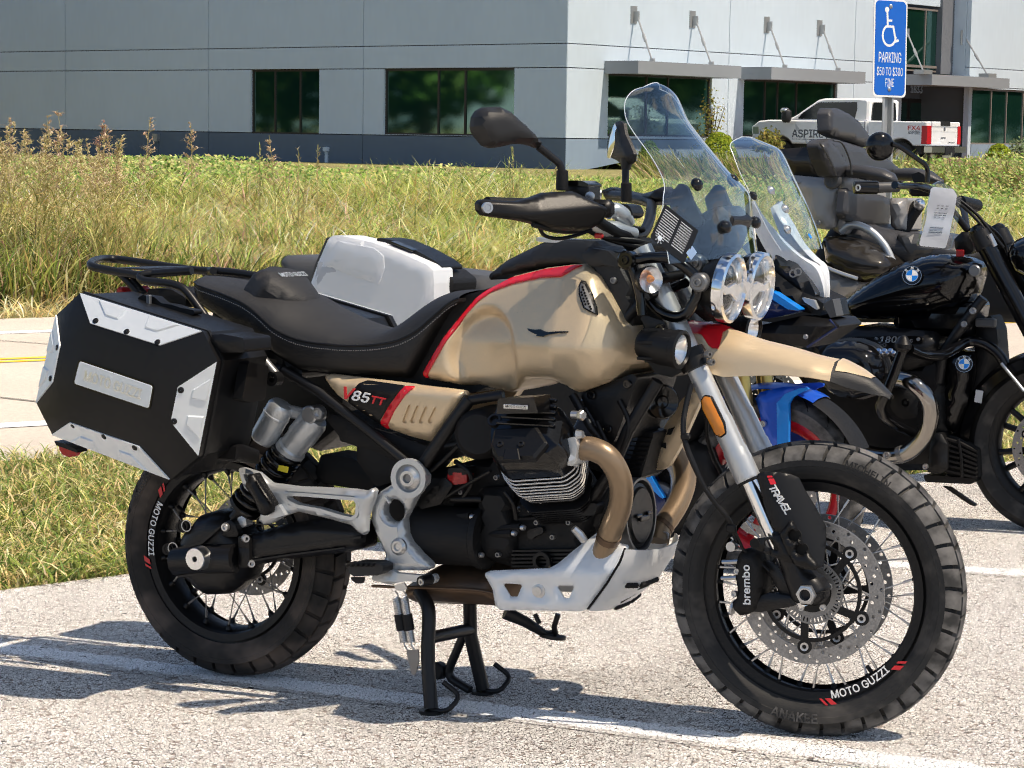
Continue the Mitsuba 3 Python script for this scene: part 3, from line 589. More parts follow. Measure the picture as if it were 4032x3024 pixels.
tl = Wall(TP(0, 0), WR_.n)          # the tail plane: local x away from the viewer
def tb(u0, u1, z0, z1, w0, w1): return tl.box(u0, u1, z0, z1, w0, w1)
def tz(y): return TQ(949, y)[1]
far(TK+'__tailgate', [tb(.26, TW-.2, tz(282), tz(215), 0, .03), tb(.26, TW-.2, tz(213), tz(188), 0, .025), tb(.26, TW-.2, tz(187), tz(166), 0, .045)], 'truck_white'); far(TK+'__tailgate__handle', tb(.75, 1.3, tz(183), tz(160), .03, .06), 'truck_black')
far(TK+'__tailgate__badge', disc(tl.P(1.02, tz(200), .025), WR_.n, .055, .012, 14), 'decal_grey'); far(TK+'__tailgate__lettering', [text('ASPIRE', .06, tl.R, tl.P(.95, tz(245), .032), .004, True), text('SUPER DUTY', .05, tl.R, tl.P(1.45, tz(268), .032), .004)], 'decal_grey')
far(TK+'__tail_light', tb(-.01, .24, tz(276), tz(184), -.16, .03), 'tail_red'); far(TK+'__tail_light', tb(TW-.18, TW+.01, tz(276), tz(184), -.16, .03), 'tail_red')
far(TK+'__bumper', [tb(-.02, TW+.02, tz(318), tz(288), -.05, .22)], 'chrome_far'); far(TK+'__bumper__step', [tb(.75, 1.3, tz(330), tz(290), -.06, .24)], 'truck_black')
far(TK+'__tow_hitch', [tb(.98, 1.06, tz(345), tz(332), 0, .3), disc(tl.P(1.02, tz(335), .28), (0, 0, 1), .03, .1, 8)], 'chrome_far')
mz = TQ(272, 135); far(TK+'__mirror', [rbox(TP(mz[0], mz[1], -.25), (.3, .26, .42), .08, TR[:, [0, 2, 1]]*A([1, 1, 1]))], 'truck_black', 40); far(TK+'__mirror__cap', rbox(TP(mz[0]+.06, mz[1]+.16, -.25), (.24, .27, .16), .06, TR[:, [0, 2, 1]]), 'chrome_far', 40)
dl = TQ(355, 220); far(TK+'__door_lettering', [text('ASPIRE', .23, TX, TP(*(dl-A([0, .02])), -.003), .004, True), prism([(-.95, -.2), (.55, -.2), (.55, -.185), (-.95, -.185)], TR, TP(*dl, -.003), .004)], 'decal_grey')
far(TK+'__door_lettering', [prism([(.45, .30), (-.15, -.42), (-.05, -.42), (.3, .05), (.42, .05)], TR@np.diag([1, 1, 1]), TP(*dl, -.0025), .003)], 'decal_grey_light')
dl = TQ(888, 195); far(TK+'__bed_lettering', text('FX4', .12, TX, TP(*dl, -.003), .004, True, width=.42), 'decal_red'); dl = TQ(888, 218); far(TK+'__bed_lettering', text('ASPIRE', .10, TX, TP(*dl, -.003), .004, True, width=.42), 'decal_grey')
far(TK+'__headlight', tslab and rbox(TP(L-.12, TQ(80, 205)[1], .1), (.3, .22, .3), .04, TR[:, [0, 2, 1]]), 'chrome_far')
for a_, b_ in ((452, 448), (640, 636)): tslab(None, -.004, .0, 'joint_dark', 'door_gap', 0, trace=[TQ(a_, 160), TQ(a_+4, 160), TQ(b_+4, 283), TQ(b_, 283)], r=0)
# trees away to both sides, which the tinted windows mirror
mat('bark', (.12, .09, .07), .9)
gt = np.random.default_rng(7); tn = 4200
td = gt.normal(0, 1, (tn, 3)); td /= np.linalg.norm(td, axis=1, keepdims=True); tp = td*gt.uniform(.35, 1.05, (tn, 1))*(.75+.55*meshkit.noise(td*2.2+5))[:, None]*A([4.2, 4.2, 5.0])+A([0, 0, 5.6])
V, F, K = leaves('', tp[:, :2], tp[:, 2], gt.uniform(.18, .42, tn), pick([(.08, .15, .03), (.13, .22, .05), (.19, .28, .08), (.05, .10, .03)], tn, gt), 70, '', '')
crown = mikit.ply(tm(V, F), 'grass_blade', True, color=np.clip(K, .004, .9)); trunk = mikit.ply(cat([tube([A([0, 0, -.5]), A([.1, 0, 3]), A([0, .1, 8])], [.3, .22, .06], 8)]+[tube([A([0, 0, 2+k*.6]), A([math.cos(k*2.1)*2.2, math.sin(k*2.1)*2.2, 4.5+k*.7])], [.12, .03], 5) for k in range(6)]), 'bark', 40)
spots = [(CC+WL_.e*u+WL_.n*w) for u, w in [(-47, 18), (-42, 23), (-38, 17), (-33.5, 20), (-29, 17), (-25, 21), (-21, 17)]]+[(CC+WR_.e*u+WR_.n*w) for u, w in [(26, 18), (32, 20), (37.5, 18), (43, 21), (49, 19), (55, 23), (62, 20), (69, 22), (76, 21), (84, 24)]]
for k, s_ in enumerate(spots):
    key = 'shade_tree' if k == 0 else f'shade_tree_{k:03d}'; M = MT@np.array(T().translate([float(s_[0]), float(s_[1]), 0.]).rotate([0, 0, 1], 67.*k).scale(float(gt.uniform(.95, 1.25))).matrix)
    scene[key+'__trunk'] = {**trunk, 'to_world': T(M)}; scene[key+'__crown'] = {**crown, 'to_world': T(M)}
    lab(key, 'leafy green tree mirrored in the tinted windows of the office building', 'tree', 'trees mirrored in the windows')
# ---------------------------------------------------------------- materials of the machines
def rub(p, n, uv):
    f = fbm(p.x*18, p.y*18, p.z*18, 4); return mix((.013, .013, .013), (.055, .050, .045), smoothstep(.45, .8, f))
mat('rubber', proc(rub), .72); mat('rubber_tread', proc(lambda p, n, uv: mix((.025, .025, .025), (.14, .135, .13), smoothstep(.30, .72, fbm(p.x*25, p.y*25, p.z*25, 4)))), .82)
mat('rubber_dirty', proc(lambda p, n, uv: mix((.020, .018, .016), (.13, .10, .08), smoothstep(.40, .8, fbm(p.x*9, p.y*9, p.z*9, 4)))), .85)
mat('black_satin', (.006, .006, .0065), .40, specular=.28); mat('black_matt', (.009, .009, .0095), .55, specular=.25, bump=(lambda p, n, uv: noise(p.x*500, p.y*500, p.z*500)+.6*noise(p.x*160, p.y*160, p.z*160), .0008, .0006)); mat('black_gloss', (.003, .003, .0035), .10, specular=.5); mat('black_metal', (.010, .010, .011), .38, .2, specular=.4)
def grain(p, n, uv): return noise(p.x*900, p.y*900, p.z*900)
mat('black_grain', (.010, .010, .0105), .5, bump=(grain, .0004, .0004))
def leather(p, n, uv): return .6*noise(p.x*420, p.y*420, p.z*420)+.4*noise(p.x*190, p.y*190, p.z*190)
mat('seat_top', (.014, .014, .015), .62, bump=(leather, .0008, .0012)); mat('seat_side', (.006, .006, .0065), .55, bump=(leather, .0008, .0003))
mat('thread', (.35, .33, .30), .8)
mat('sand_paint', proc(lambda p, n, uv: mi.Color3f(.63, .49, .315)*(.97+.06*noise(p.x*700, p.y*700, p.z*700))), .34, .35, clearcoat=.5, clearcoat_gloss=.75)
mat('red_paint', (.62, .008, .018), .3, clearcoat=.5); mat('red_plastic', (.35, .004, .006), .2, clearcoat=.6)
mat('silver_paint', proc(lambda p, n, uv: mi.Color3f(.72, .745, .76)*(.95+.08*fbm(p.x*30, p.y*30, p.z*30, 3))), .38, .25); mat('alu_plate', (.70, .74, .76), .35, .35); mat('alu_cast', (.52, .54, .55), .34, .6); mat('alu_bright', (.80, .81, .82), .22, .95)
mat('steel', (.52, .53, .54), .28, .9); mat('steel_dark', (.22, .22, .22), .4, .8); mat('chrome', (.86, .87, .88), .06, 1.); mat('brake_steel', proc(lambda p, n, uv: mi.Color3f(.26, .255, .25)*(.8+.5*noise(p.x*300, p.z*300, p.y*300))), .38, .6)
mat('bronze_pipe', proc(lambda p, n, uv: mix((.20, .135, .085), (.34, .25, .16), fbm(p.x*7, p.y*7, p.z*7, 3))), .36, .55); mat('bronze_dark', proc(lambda p, n, uv: mix((.07, .045, .03), (.18, .115, .07), fbm(p.x*8, p.y*8, p.z*8, 3))), .4, .55)
mat('white_print', (.80, .80, .78), .5); mat('sticker_yellow', (.65, .55, .03), .5); mat('amber', (.62, .20, .01), .25, clearcoat=.6); mat('hole_black', (.004, .004, .004), .9)
mat('gold_anodised', (.62, .42, .12), .25, .8)
scene['clear_lens'] = {'type': 'thindielectric'}
scene['screen_plastic'] = {'type': 'thindielectric', 'int_ior': 1.65, 'specular_transmittance': {'type': 'rgb', 'value': [.76, .84, .88]}}
scene['smoke_plastic'] = {'type': 'thindielectric', 'specular_transmittance': {'type': 'rgb', 'value': [.50, .54, .58]}}
mat('mirror_glass', (.85, .88, .9), .02, 1.)

# ---------------------------------------------------------------- the tan adventure motorcycle
MC = 'adventure_motorcycle'
lab(MC, 'sand coloured adventure motorcycle with red stripes and black side cases in the foreground', 'motorcycle')
def M_(part, mesh, m, smooth=35, **kw): return add(MC+'__'+part, mesh, m, smooth, **kw)
def rotm(axle, steer):
    M = np.eye(4); c, s = math.cos(steer), math.sin(steer); M[:3, :3] = [[c, -s, 0], [s, c, 0], [0, 0, 1]]; M[:3, 3] = axle; return M
def spin(a): M = np.eye(4); c, s = math.cos(a), math.sin(a); M[0, 0] = M[2, 2] = c; M[0, 2] = s; M[2, 0] = -s; return M
def wheel(pre, M, Rt, hw, rf, rb, fw_, nsp, hub_r, hub_w, m_side, m_tread, blocks, writing):
    """M places the wheel frame (axle along y). Rt tyre radius, hw half width, rf flange radius, rb inner barrel radius, fw_ half rim width"""
    W = lambda part, mesh, m, smooth=35: add(pre+'__'+part, mesh, m, smooth, to_world=T(M))
    AX = (0, 1, 0); hb = .0115
    n = 22; prof = []
    for k in range(n+1):                       # carcass: bead, bulging wall, crown
        t = -1+2*k/n; a = abs(t); s = 1 if t > 0 else -1
        q = A([[0, Rt-hb], [.45*hw, Rt-hb-.007], [.80*hw, Rt-hb-.030], [.97*hw, Rt-.058], [1.0*hw, (Rt*.55+rf*.45)], [.93*hw, rf+.012], [fw_+.001, rf-.006]])
        u = np.linspace(0, 1, len(q)); prof.append((np.interp(a, u, q[:, 1]), s*np.interp(a, u, q[:, 0])))
    W('tyre', lathe(prof, (0, 0, 0), AX, 96), m_side, 50)
    rim = [(rf-.001, -fw_-.004), (rf+.004, -fw_-.002), (rf+.002, -fw_+.004), (rf-.016, -fw_+.006), (rf-.022, -fw_+.012), (rb+.006, -fw_*.55), (rb, -fw_*.3), (rb, 0)]
    rim = rim+[(r, -y) for r, y in rim[::-1][1:]]
    W('rim', cat([lathe(rim, (0, 0, 0), AX, 96), lathe([(rf-.012, -fw_-.0045), (rf-.030, -fw_-.002), (rf-.034, -fw_+.006)], (0, 0, 0), AX, 96), lathe([(rf-.034, fw_-.006), (rf-.030, fw_+.002), (rf-.012, fw_+.0045)], (0, 0, 0), AX, 96)]), 'black_satin', 40)
    W('hub', lathe([(.001, -hub_w-.01), (.022, -hub_w-.01), (.03, -hub_w), (hub_r, -hub_w), (hub_r, -hub_w+.012), (.034, -hub_w+.03), (.034, hub_w-.03), (hub_r, hub_w-.012), (hub_r, hub_w), (.03, hub_w), (.02, hub_w+.01), (.001, hub_w+.01)], (0, 0, 0), AX, 40), 'black_satin', 30)
    src = {}
    for k in range(nsp):                       # crossed spokes to alternate flanges
        s = 1 if k % 2 else -1; lead = 1 if (k//2) % 2 else -1; a = 2*math.pi*k/nsp
        key = ('s', s, lead)
        if key not in src:
            p0 = A([hub_r*.93*math.sin(-lead*1.05), s*(hub_w-.006), hub_r*.93*math.cos(lead*1.05)]); p1 = A([0, s*fw_*.62, rb-.001]); d = unit(p1-p0)
            sp = cat([tube([p0, p1-d*.022], .0017, 6), tube([p1-d*.028, p1-d*.006], .0029, 6)])
            src[key] = (mikit.ply(sp, 'steel' if hw < .07 else 'steel_dark', 40), mikit.ply(cat([lathe([(.0085, .006), (.007, -.002), (.0045, -.005)], p1, (0, 0, 1), 10), tube([p1-d*.008, p1], .0042, 6)]), 'black_satin', 40))
        kk = pre+'__spoke'+(f'_{k:03d}' if k else ''); scene[kk] = {**src[key][0], 'to_world': T(M@spin(a))}; scene[kk.replace('__spoke', '__spoke_seat')] = {**src[key][1], 'to_world': T(M@spin(a))}
    for j, (rows, cnt) in enumerate(blocks):   # tread blocks
        for (y0, y1, sk, ph) in rows:
            P = []
            w = 2*math.pi*Rt/cnt*.5*.82; yy = np.linspace(y0, y1, 4); rr = [np.interp(abs(y)/hw, [0, .45, .80, 1.0], [Rt, Rt-.006, Rt-.028, Rt-.062]) for y in yy]
            v, f = [], []
            for dep in (.0, .0135):
                for y, r in zip(yy, rr):
                    nr = unit([abs(y)/hw*.75 if abs(y) > .4*hw else .12, 1]); ny = nr[0]*(1 if y > 0 else -1)
                    for q in (-1, 0, 1):
                        tw = w*q+sk*(y-(y0+y1)/2); a = tw/Rt; rad = r-dep*nr[1]; v.append([rad*math.sin(a), y-dep*ny, rad*math.cos(a)])
            v = A(v); I = np.arange(24).reshape(2, 4, 3)
            for i in range(3):
                for q in range(2): f.append([I[0, i, q], I[0, i+1, q], I[0, i+1, q+1], I[0, i, q+1]])
            rimv = [I[:, i, 0] for i in range(4)]+[I[:, 3, 1]]+[I[:, i, 2] for i in (3, 2, 1, 0)]+[I[:, 0, 1]]
            for a_, b_ in zip(rimv, rimv[1:]+rimv[:1]): f.append([a_[0], a_[1], b_[1], b_[0]])
            bl = mikit.ply(tm(v, quads(f)), m_tread, 30)
            for k in range(cnt):
                c = sum(1 for q in BLK if q == pre); BLK.append(pre)
                scene[pre+'__tread_block'+(f'_{c:03d}' if c else '')] = {**bl, 'to_world': T(M@spin(2*math.pi*(k+ph)/cnt))}
    for (s, h, r0, a0, m, flip, depth_) in writing:
        add(pre+'__'+('lettering' if m == 'white_print' else 'moulded_lettering'), arc_text(s, h, r0, a0, -fw_-.0075 if m == 'white_print' else -hw*.985, flip, depth_), m, False, to_world=T(M))
BLK = []
def arc_text(s, h, r0, a0, y, flip, dep=.001, sx=1.):
    """writing along a circle on the right-hand face of a wheel; a0: its middle in degrees, 0 = forwards, 90 = up"""
    m = meshkit.text_mesh(s, h, dep, True); m = m.subdivide_to_size(.006) if hasattr(m, 'subdivide_to_size') else m
    v = A(m.vertices); u = (v[:, 0]-(v[:, 0].min()+v[:, 0].max())/2)*sx
    r = r0+(v[:, 1] if flip > 0 else -v[:, 1]+0); a = math.radians(a0)-flip*u/r0
    m.vertices = np.stack([r*np.cos(a), y-v[:, 2], r*np.sin(a)], 1)
    return m
def arc_patch(r0, r1, a0, a1, y, sk=0.):
    t = np.linspace(0, 1, 7); v = []
    for q in t:
        a = math.radians(a0+(a1-a0)*q); b = a+math.radians(sk)
        v += [[r0*math.cos(a), y, r0*math.sin(a)], [r1*math.cos(b), y, r1*math.sin(b)]]
    return tm(v, quads([[2*i, 2*i+1, 2*i+3, 2*i+2] for i in range(6)]))
FA, RA = A([1.53, 0, .325]), A([0, 0, .302]); ST = .1327
MFW, MRW = rotm(FA, ST), rotm(RA, 0)
wheel(MC+'__front_wheel', MFW, .330, .056, .254, .226, .036, 36, .050, .046, 'rubber', 'rubber_tread',
      [([(-.052, -.027, .35, .0), (.027, .052, -.35, .5)], 40), ([(-.023, -.001, -.30, .25), (.001, .023, .30, .75)], 40)], [('MOTO GUZZI', .0165, .238, -61, 'white_print', -1, .0006), ('MICHELIN', .015, .288, 66, 'rubber', 1, .0007), ('ANAKEE', .020, .290, -97, 'rubber_tread', -1, .0012)])
wheel(MC+'__rear_wheel', MRW, .322, .076, .238, .196, .056, 36, .060, .060, 'rubber_dirty', 'rubber_dirty',
      [([(-.072, -.040, .30, .0), (.040, .072, -.30, .5)], 32), ([(-.035, -.002, -.25, .25), (.002, .035, .25, .75)], 32)], [('MOTO GUZZI', .0165, .222, 168, 'white_print', -1, .0006), ('MICHELIN', .018, .272, 140, 'rubber', 1, .0008)])
for a0, a1, k in ((-82.5, -79.5, 0), (-85.5, -84, 0), (-42.5, -39.5, 1), (-38, -36.5, 1)): M_('front_wheel__rim_sticker', arc_patch(.237, .2525, a0, a1, -.0435, 3), 'red_paint', False, to_world=T(MFW))
for a0, a1 in ((189.5, 193), (194.5, 196), (146.5, 143), (141.5, 140)): M_('rear_wheel__rim_sticker', arc_patch(.221, .2375, a0, a1, -.0637, -3), 'red_paint', False, to_world=T(MRW))
# brake discs: drilled ring, carrier spider, floating bobbins
def brake_disc(pre, M, y, r0, r1, nh, part, near=True, arms=5, ph=0., carrier=.11):
    g = sg.Point(0, 0).buffer(r1, quad_segs=24).difference(sg.Point(0, 0).buffer(r0, quad_segs=20))
    for k in range(nh):
        for rr, dp in ((r0+(r1-r0)*.22, 0), (r0+(r1-r0)*.5, .33), (r0+(r1-r0)*.80, .66)):
            a = 2*math.pi*(k+dp)/nh+ph; g = g.difference(sg.Point(rr*math.cos(a), rr*math.sin(a)).buffer(.0042, quad_segs=3))
    R = A([[1, 0, 0], [0, 0, 1], [0, -1, 0]]).T
    add(pre+'__'+part, xf(trimesh.creation.extrude_polygon(g, .005, engine='earcut'), R, (0, y, 0)), 'brake_steel', 30, to_world=T(M))
    c = sg.Point(0, 0).buffer(.052, quad_segs=12).difference(sg.Point(0, 0).buffer(.03))
    rg = sg.Point(0, 0).buffer(carrier+.004, quad_segs=20).difference(sg.Point(0, 0).buffer(carrier-.004, quad_segs=20)); c = c.union(rg)
    for k in range(arms):
        a = 2*math.pi*k/arms+ph; e = sg.LineString([(.04*math.cos(a-.25), .04*math.sin(a-.25)), ((r0+.004)*math.cos(a), (r0+.004)*math.sin(a))]).buffer(.0085); c = c.union(e).union(sg.Point((r0-.004)*math.cos(a), (r0-.004)*math.sin(a)).buffer(.016))
    add(pre+'__'+part+'_carrier', xf(trimesh.creation.extrude_polygon(c.simplify(.0004), .006, engine='earcut'), R, (0, y-.001, 0)), 'black_satin', 30, to_world=T(M))
    for k in range(arms):
        a = 2*math.pi*k/arms+ph
        add(pre+'__'+part+'_bobbin', lathe([(.004, -.002), (.005, .001), (.0095, .0015), (.0095, -.008), (.004, -.008)], ((r0-.004)*math.cos(a), y-.009, (r0-.004)*math.sin(a)), (0, -1, 0), 16), 'steel', 30, to_world=T(M))
brake_disc(MC+'__front_wheel', MFW, -.0465, .126, .160, 20, 'brake_disc', True, 5, math.radians(-96.5), .106)
brake_disc(MC+'__front_wheel', MFW, .0545, .126, .160, 20, 'far_brake_disc', False, 5, 0, .106)
tr_ = sg.Point(0, 0).buffer(.070, quad_segs=16).difference(sg.Point(0, 0).buffer(.044))
for k in range(48): a = 2*math.pi*k/48; tr_ = tr_.difference(sg.LineString([(.056*math.cos(a), .056*math.sin(a)), (.066*math.cos(a), .066*math.sin(a))]).buffer(.0017, cap_style=2))
M_('front_wheel__sensor_ring', xf(trimesh.creation.extrude_polygon(tr_, .003, engine='earcut'), A([[1, 0, 0], [0, 0, 1], [0, -1, 0]]).T, (0, -.052, 0)), 'steel_dark', 30, to_world=T(MFW))
for k in range(5):
    a = 2*math.pi*(k+.3)/5; M_('front_wheel__disc_bolt', screw((.041*math.cos(a), -.053, .041*math.sin(a)), (0, -1, 0), .008, .007), 'steel', 30, to_world=T(MFW))
brake_disc(MC+'__rear_wheel', MRW, .075, .095, .130, 16, 'brake_disc', False, 5, 0, .08)
for pre, M, r, a in ((MC+'__front_wheel', MFW, .222, -54), (MC+'__rear_wheel', MRW, .192, 150)):
    a = math.radians(a); add(pre+'__valve', tube([A([r*math.cos(a), -.012, r*math.sin(a)]), A([(r-.022)*math.cos(a), -.014, (r-.022)*math.sin(a)])], .0048, 8), 'black_satin', 30, to_world=T(M))
class Pl:
    """an upright plane through two points of the photograph, each at a known y"""
    def __init__(s, v, a, ya, b, yb):
        p, q = p3(v, *a, ya), p3(v, *b, yb); s.e = unit([q[0]-p[0], q[1]-p[1], 0]); s.m = A([-s.e[1], s.e[0], 0]); s.o = A([p[0], p[1], 0])
        if s.m[1] < 0: s.m = -s.m
        s.R = A([s.e, s.m, [0, 0, 1]]).T
    def uv(s, v, pts): return [((lambda w: ((w-s.o)@s.e, w[2]))(at(*px(v, x, y), s.m, s.m@s.o))) for x, y in pts]
    def p(s, v, x, y, out=0.): return at(*px(v, x, y), s.m, s.m@s.o)-s.m*out
    def slab(s, v, pts, near, far, h=.02, r=0.): return xf(slab(s.uv(v, pts), near, far, h, r), s.R, s.o)
    @property
    def T(s): return A([s.e, [0, 0, 1], -s.m]).T
def ori(v, a, b, d):
    """the writing frame on the plane y = d whose baseline runs from a to b in the photograph"""
    p, q = p3(v, *a, d), p3(v, *b, d); return rotf(RS, math.degrees(math.atan2((q-p)[2], (q-p)[0])))
def offp(m, h):     # offsets vertices along vertex normals
    m = m.copy(); m.vertices = A(m.vertices)+m.vertex_normals*h; return m

# ---- side cases
YO, YI = -.435, -.478
O8 = [p3('A', *q, YO) for q in [(340, 322), (1105, 562), (1196, 745), (1080, 1338), (905, 1482), (165, 1200), (70, 1010), (197, 455)]]
I8 = [p3('A', *q, YI) for q in [(410, 525), (825, 655), (935, 915), (895, 1110), (700, 1260), (285, 1120), (180, 870), (222, 660)]]
cO = sum(O8)/8
def ringp(k, y): return [A([cO[0]+(q[0]-cO[0])*k, y, cO[2]+(q[2]-cO[2])*k]) for q in O8]
lid = loft([[q for q in ringp(1.0, -.405)], O8, I8][::-1])
body = loft([ringp(.93, -.20), ringp(.985, -.225), ringp(.985, -.400), ringp(.975, -.404)][::-1])
seam = loft([ringp(1.012, -.418), ringp(1.012, -.408)])
def lerp(a, b, t): return A(a)*(1-t)+A(b)*t
def plate(a, b, h=.004, ins=.07):
    """an aluminium plate on the sloping lid face between outer edge a and inner edge b, with two raised steps"""
    q = [lerp(a[0], b[0], .02), lerp(a[1], b[1], .02), lerp(b[1], a[1], .05), lerp(b[0], a[0], .05)]
    n = unit(np.cross(A(q[1])-q[0], A(q[3])-q[0])); n = n if n[1] < 0 else -n
    base = hull([p+n*k for p in q for k in (.0005, h)])
    out = [base]
    for u0, u1 in ((.16, .42), (.58, .84)):
        w = [lerp(lerp(q[0], q[1], u0), lerp(q[3], q[2], u0), .05), lerp(lerp(q[0], q[1], u1), lerp(q[3], q[2], u1), .05), lerp(lerp(q[0], q[1], u1-.06), lerp(q[3], q[2], u1-.06), .55), lerp(lerp(q[0], q[1], u0+.06), lerp(q[3], q[2], u0+.06), .55)]
        c = sum(w)/4; out.append(hull([p+n*h for p in w]+[c+(p-c)*.86+n*(h+.0045) for p in w]))
    return cat(out), n
SCR = [[(437, 495), (630, 563), (822, 628)], [(967, 926), (924, 1121)], [(680, 1285), (489, 1215), (297, 1147)], [(156, 853), (198, 661)]]
R9 = ori('A', (340, 745), (795, 900), YI)
npl = [p3('A', *q, YI-.001) for q in [(340, 745), (795, 900), (770, 1040), (305, 885)]]
def case(sgn):
    k = MC+('__side_case' if sgn > 0 else '__side_case_001'); fx = (lambda m: m) if sgn > 0 else mir
    add(k, fx(body), 'black_satin', 30); add(k+'__lid', fx(lid), 'black_satin', 25); add(k+'__seam', fx(seam), 'black_matt', 30)
    for j, s in enumerate(SCR):
        m, n = plate((O8[2*j], O8[2*j+1]), (I8[2*j], I8[2*j+1])); add(k+'__alu_plate', fx(m), 'alu_plate', 20)
        for q in s:
            pt = at(*px('A', *q), n, n@(A(O8[2*j])+n*.0045)); add(k+'__plate_screw', fx(lathe([(.001, .003), (.004, .003), (.0072, .0015), (.0074, -.001)], pt, n, 14)), 'black_satin', 40)
    g = poly([tuple(((p-npl[0])@R9[:, 0], (p-npl[0])@R9[:, 1])) for p in npl], .006); add(k+'__name_plate', fx(prism(g, R9, npl[0], .003, 0, .001)), 'alu_plate', 30)
    add(k+'__name_plate_rim', fx(prism(g.buffer(.004), R9, npl[0], .0015)), 'black_gloss', 30)
    if sgn > 0: add(k+'__name_plate__lettering', text('MOTO GUZZI', .024, R9, sum(npl)/4+A([0, -.003, 0]), .0022, True, width=.78*np.linalg.norm(npl[1]-npl[0])), 'alu_bright', False)
for s_ in (1, -1): case(s_)
labels[MC+'__side_case'] = {'label': 'near black side case with four bright aluminium corner plates'}
def yq(v, pts, y, y1, m, part, r=.006, b=.006, sm=30): return M_(part, slab(poly(xz(v, pts, y), r), dome(y, b), y1, .02), m, sm)
# handles and latches on top and front of the near case
yq('A', [(680, 355), (720, 335), (790, 345), (835, 385), (900, 395), (960, 415), (1045, 430), (1050, 460), (960, 455), (880, 440), (700, 375)], -.30, -.26, 'black_satin', 'side_case__handle')
M_('side_case__latch_lever', rbox(p3('A', 768, 372, -.305), (.012, .01, .03), .002, rotf(np.eye(3), 0)), 'steel_dark', 30)
M_('side_case__latch', slab(poly(xz('A', [(1145, 580), (1245, 575), (1375, 600), (1385, 690), (1280, 690), (1215, 695), (1150, 640)], -.40), .006), dome(-.425, .012), -.30, .02), 'black_satin', 30)
Pf = Pl('A', (1330, 760), -.36, (1490, 775), -.245)
M_('side_case__lock_plate', Pf.slab('A', [(1365, 752), (1490, 775), (1470, 985), (1385, 1003), (1325, 990)], dome(-.024, .008), .01, .02, .006), 'black_satin', 30)
M_('side_case__lock', [ring(Pf.p('A', 1462, 893, .028), -Pf.m, .007, .012, .012, 16), disc(Pf.p('A', 1462, 893, .028), -Pf.m, .007, .006, 12)], 'steel_dark', 30)
Pg = Pl('A', (1150, 1280), -.40, (1440, 1280), -.22)
M_('side_case__bracket', Pg.slab('A', [(1300, 1275), (1345, 1262), (1445, 1300), (1440, 1385), (1290, 1365)], dome(-.012, .006), .05, .02, .004), 'black_satin', 30)
M_('side_case__warning_label', Pl('A', (1310, 640), -.40, (1350, 640), -.37).slab('A', [(1308, 605), (1350, 612), (1346, 652), (1312, 645)], -.0035-.02, -.018, .03), 'steel_dark', False)
M_('side_case__reflector', slab(xz('A', [(248, 1262), (370, 1300), (350, 1330), (310, 1338), (270, 1320), (252, 1290)], -.40), -.425, -.41, .02), 'red_plastic', 30)
M_('side_case__reflector_bracket', slab(xz('A', [(228, 1235), (300, 1255), (372, 1293), (368, 1308), (240, 1262)], -.40), -.43, -.39, .02), 'black_satin', 30)
# ---- rack and grab rails
yr = -.155
nr = path('A', [(1135, 492, yr), (1085, 420, yr), (1000, 310, yr), (940, 275, yr), (850, 258, yr), (745, 247, yr), (712, 225, yr+.01), (745, 205, yr+.02), (870, 196, yr+.05), (1035, 178, -.05)])
M_('grab_rail', tube(nr, .0105, 10, sp=4), 'black_metal', 60); M_('grab_rail', mir(tube(nr[:-1], .0105, 10, sp=4)), 'black_metal', 60)
M_('luggage_rack', [tube(path('A', [(705, 212, -.125), (560, 188, -.125), (430, 162, -.125), (405, 142, -.10), (430, 122, -.02), (480, 110, .08), (560, 112, .125), (700, 130, .125), (1035, 178, .125), (1250, 190, .125), (1430, 215, .125), (1500, 235, .125)]), .0105, 10, sp=5),
    tube(path('A', [(705, 212, -.125), (860, 196, -.125), (1035, 182, -.125)]), .0105, 10), rbox((p3('A', 800, 165, 0)), (.10, .22, .004), .002)], 'black_metal', 60)
M_('luggage_rack__strut', [tube(path('A', [(585, 200, -.12), (640, 255, -.12), (705, 325, -.12)]), .009, 8)], 'black_metal', 50); M_('luggage_rack__strut', [tube(path('A', [(660, 235, -.05), (745, 335, -.05)]), .009, 8)], 'black_metal', 50)
yq('A', [(690, 290), (900, 300), (985, 350), (990, 420), (900, 400), (760, 340)], -.10, .12, 'black_matt', 'tail_unit', .01); M_('tail_light', rbox(p3('A', 672, 322, 0), (.03, .12, .035), .008), 'red_plastic', 40)
M_('case_rail', tube(path('A', [(1375, 585, -.20), (1440, 690, -.20), (1565, 835, -.20)]), .0115, 10), 'steel_dark', 50); M_('case_rail__end', [ring(p3('A', 1572, 852, -.20), (0, -1, 0), .009, .017, .03, 16), disc(p3('A', 1572, 852, -.205), (0, -1, 0), .0095, .004, 12)], 'black_satin', 40)
# ---- seat
def col(v, pts, y): return A([p3(v, a, b, y)[[0, 2]] for a, b in pts])
zs_ = np.vstack([col('A', [(905, 250), (1000, 264), (1250, 340), (1400, 402), (1500, 490), (1600, 570), (1800, 625)], -.15), col('B', [(200, 682), (400, 697), (600, 688), (740, 650), (850, 560), (950, 460), (1040, 392)], -.15)])
zb_ = np.vstack([col('A', [(905, 300), (1060, 400), (1200, 490), (1400, 600), (1560, 700), (1720, 800)], -.13), col('B', [(250, 850), (560, 873), (748, 890), (880, 645), (960, 510), (1040, 402)], -.13)])
zt_ = np.vstack([col('A', [(905, 240), (930, 215), (1030, 196), (1250, 236), (1420, 262)], 0), col('B', [(165, 372), (250, 440), (350, 490), (500, 565), (640, 597), (740, 590), (800, 556), (900, 452), (1000, 388), (1070, 360)], 0)])
ip = lambda q, x: np.interp(x, *q[np.argsort(q[:, 0])].T)
xs = np.linspace(zs_[0, 0]+.002, zs_[-1, 0]-.002, 90)
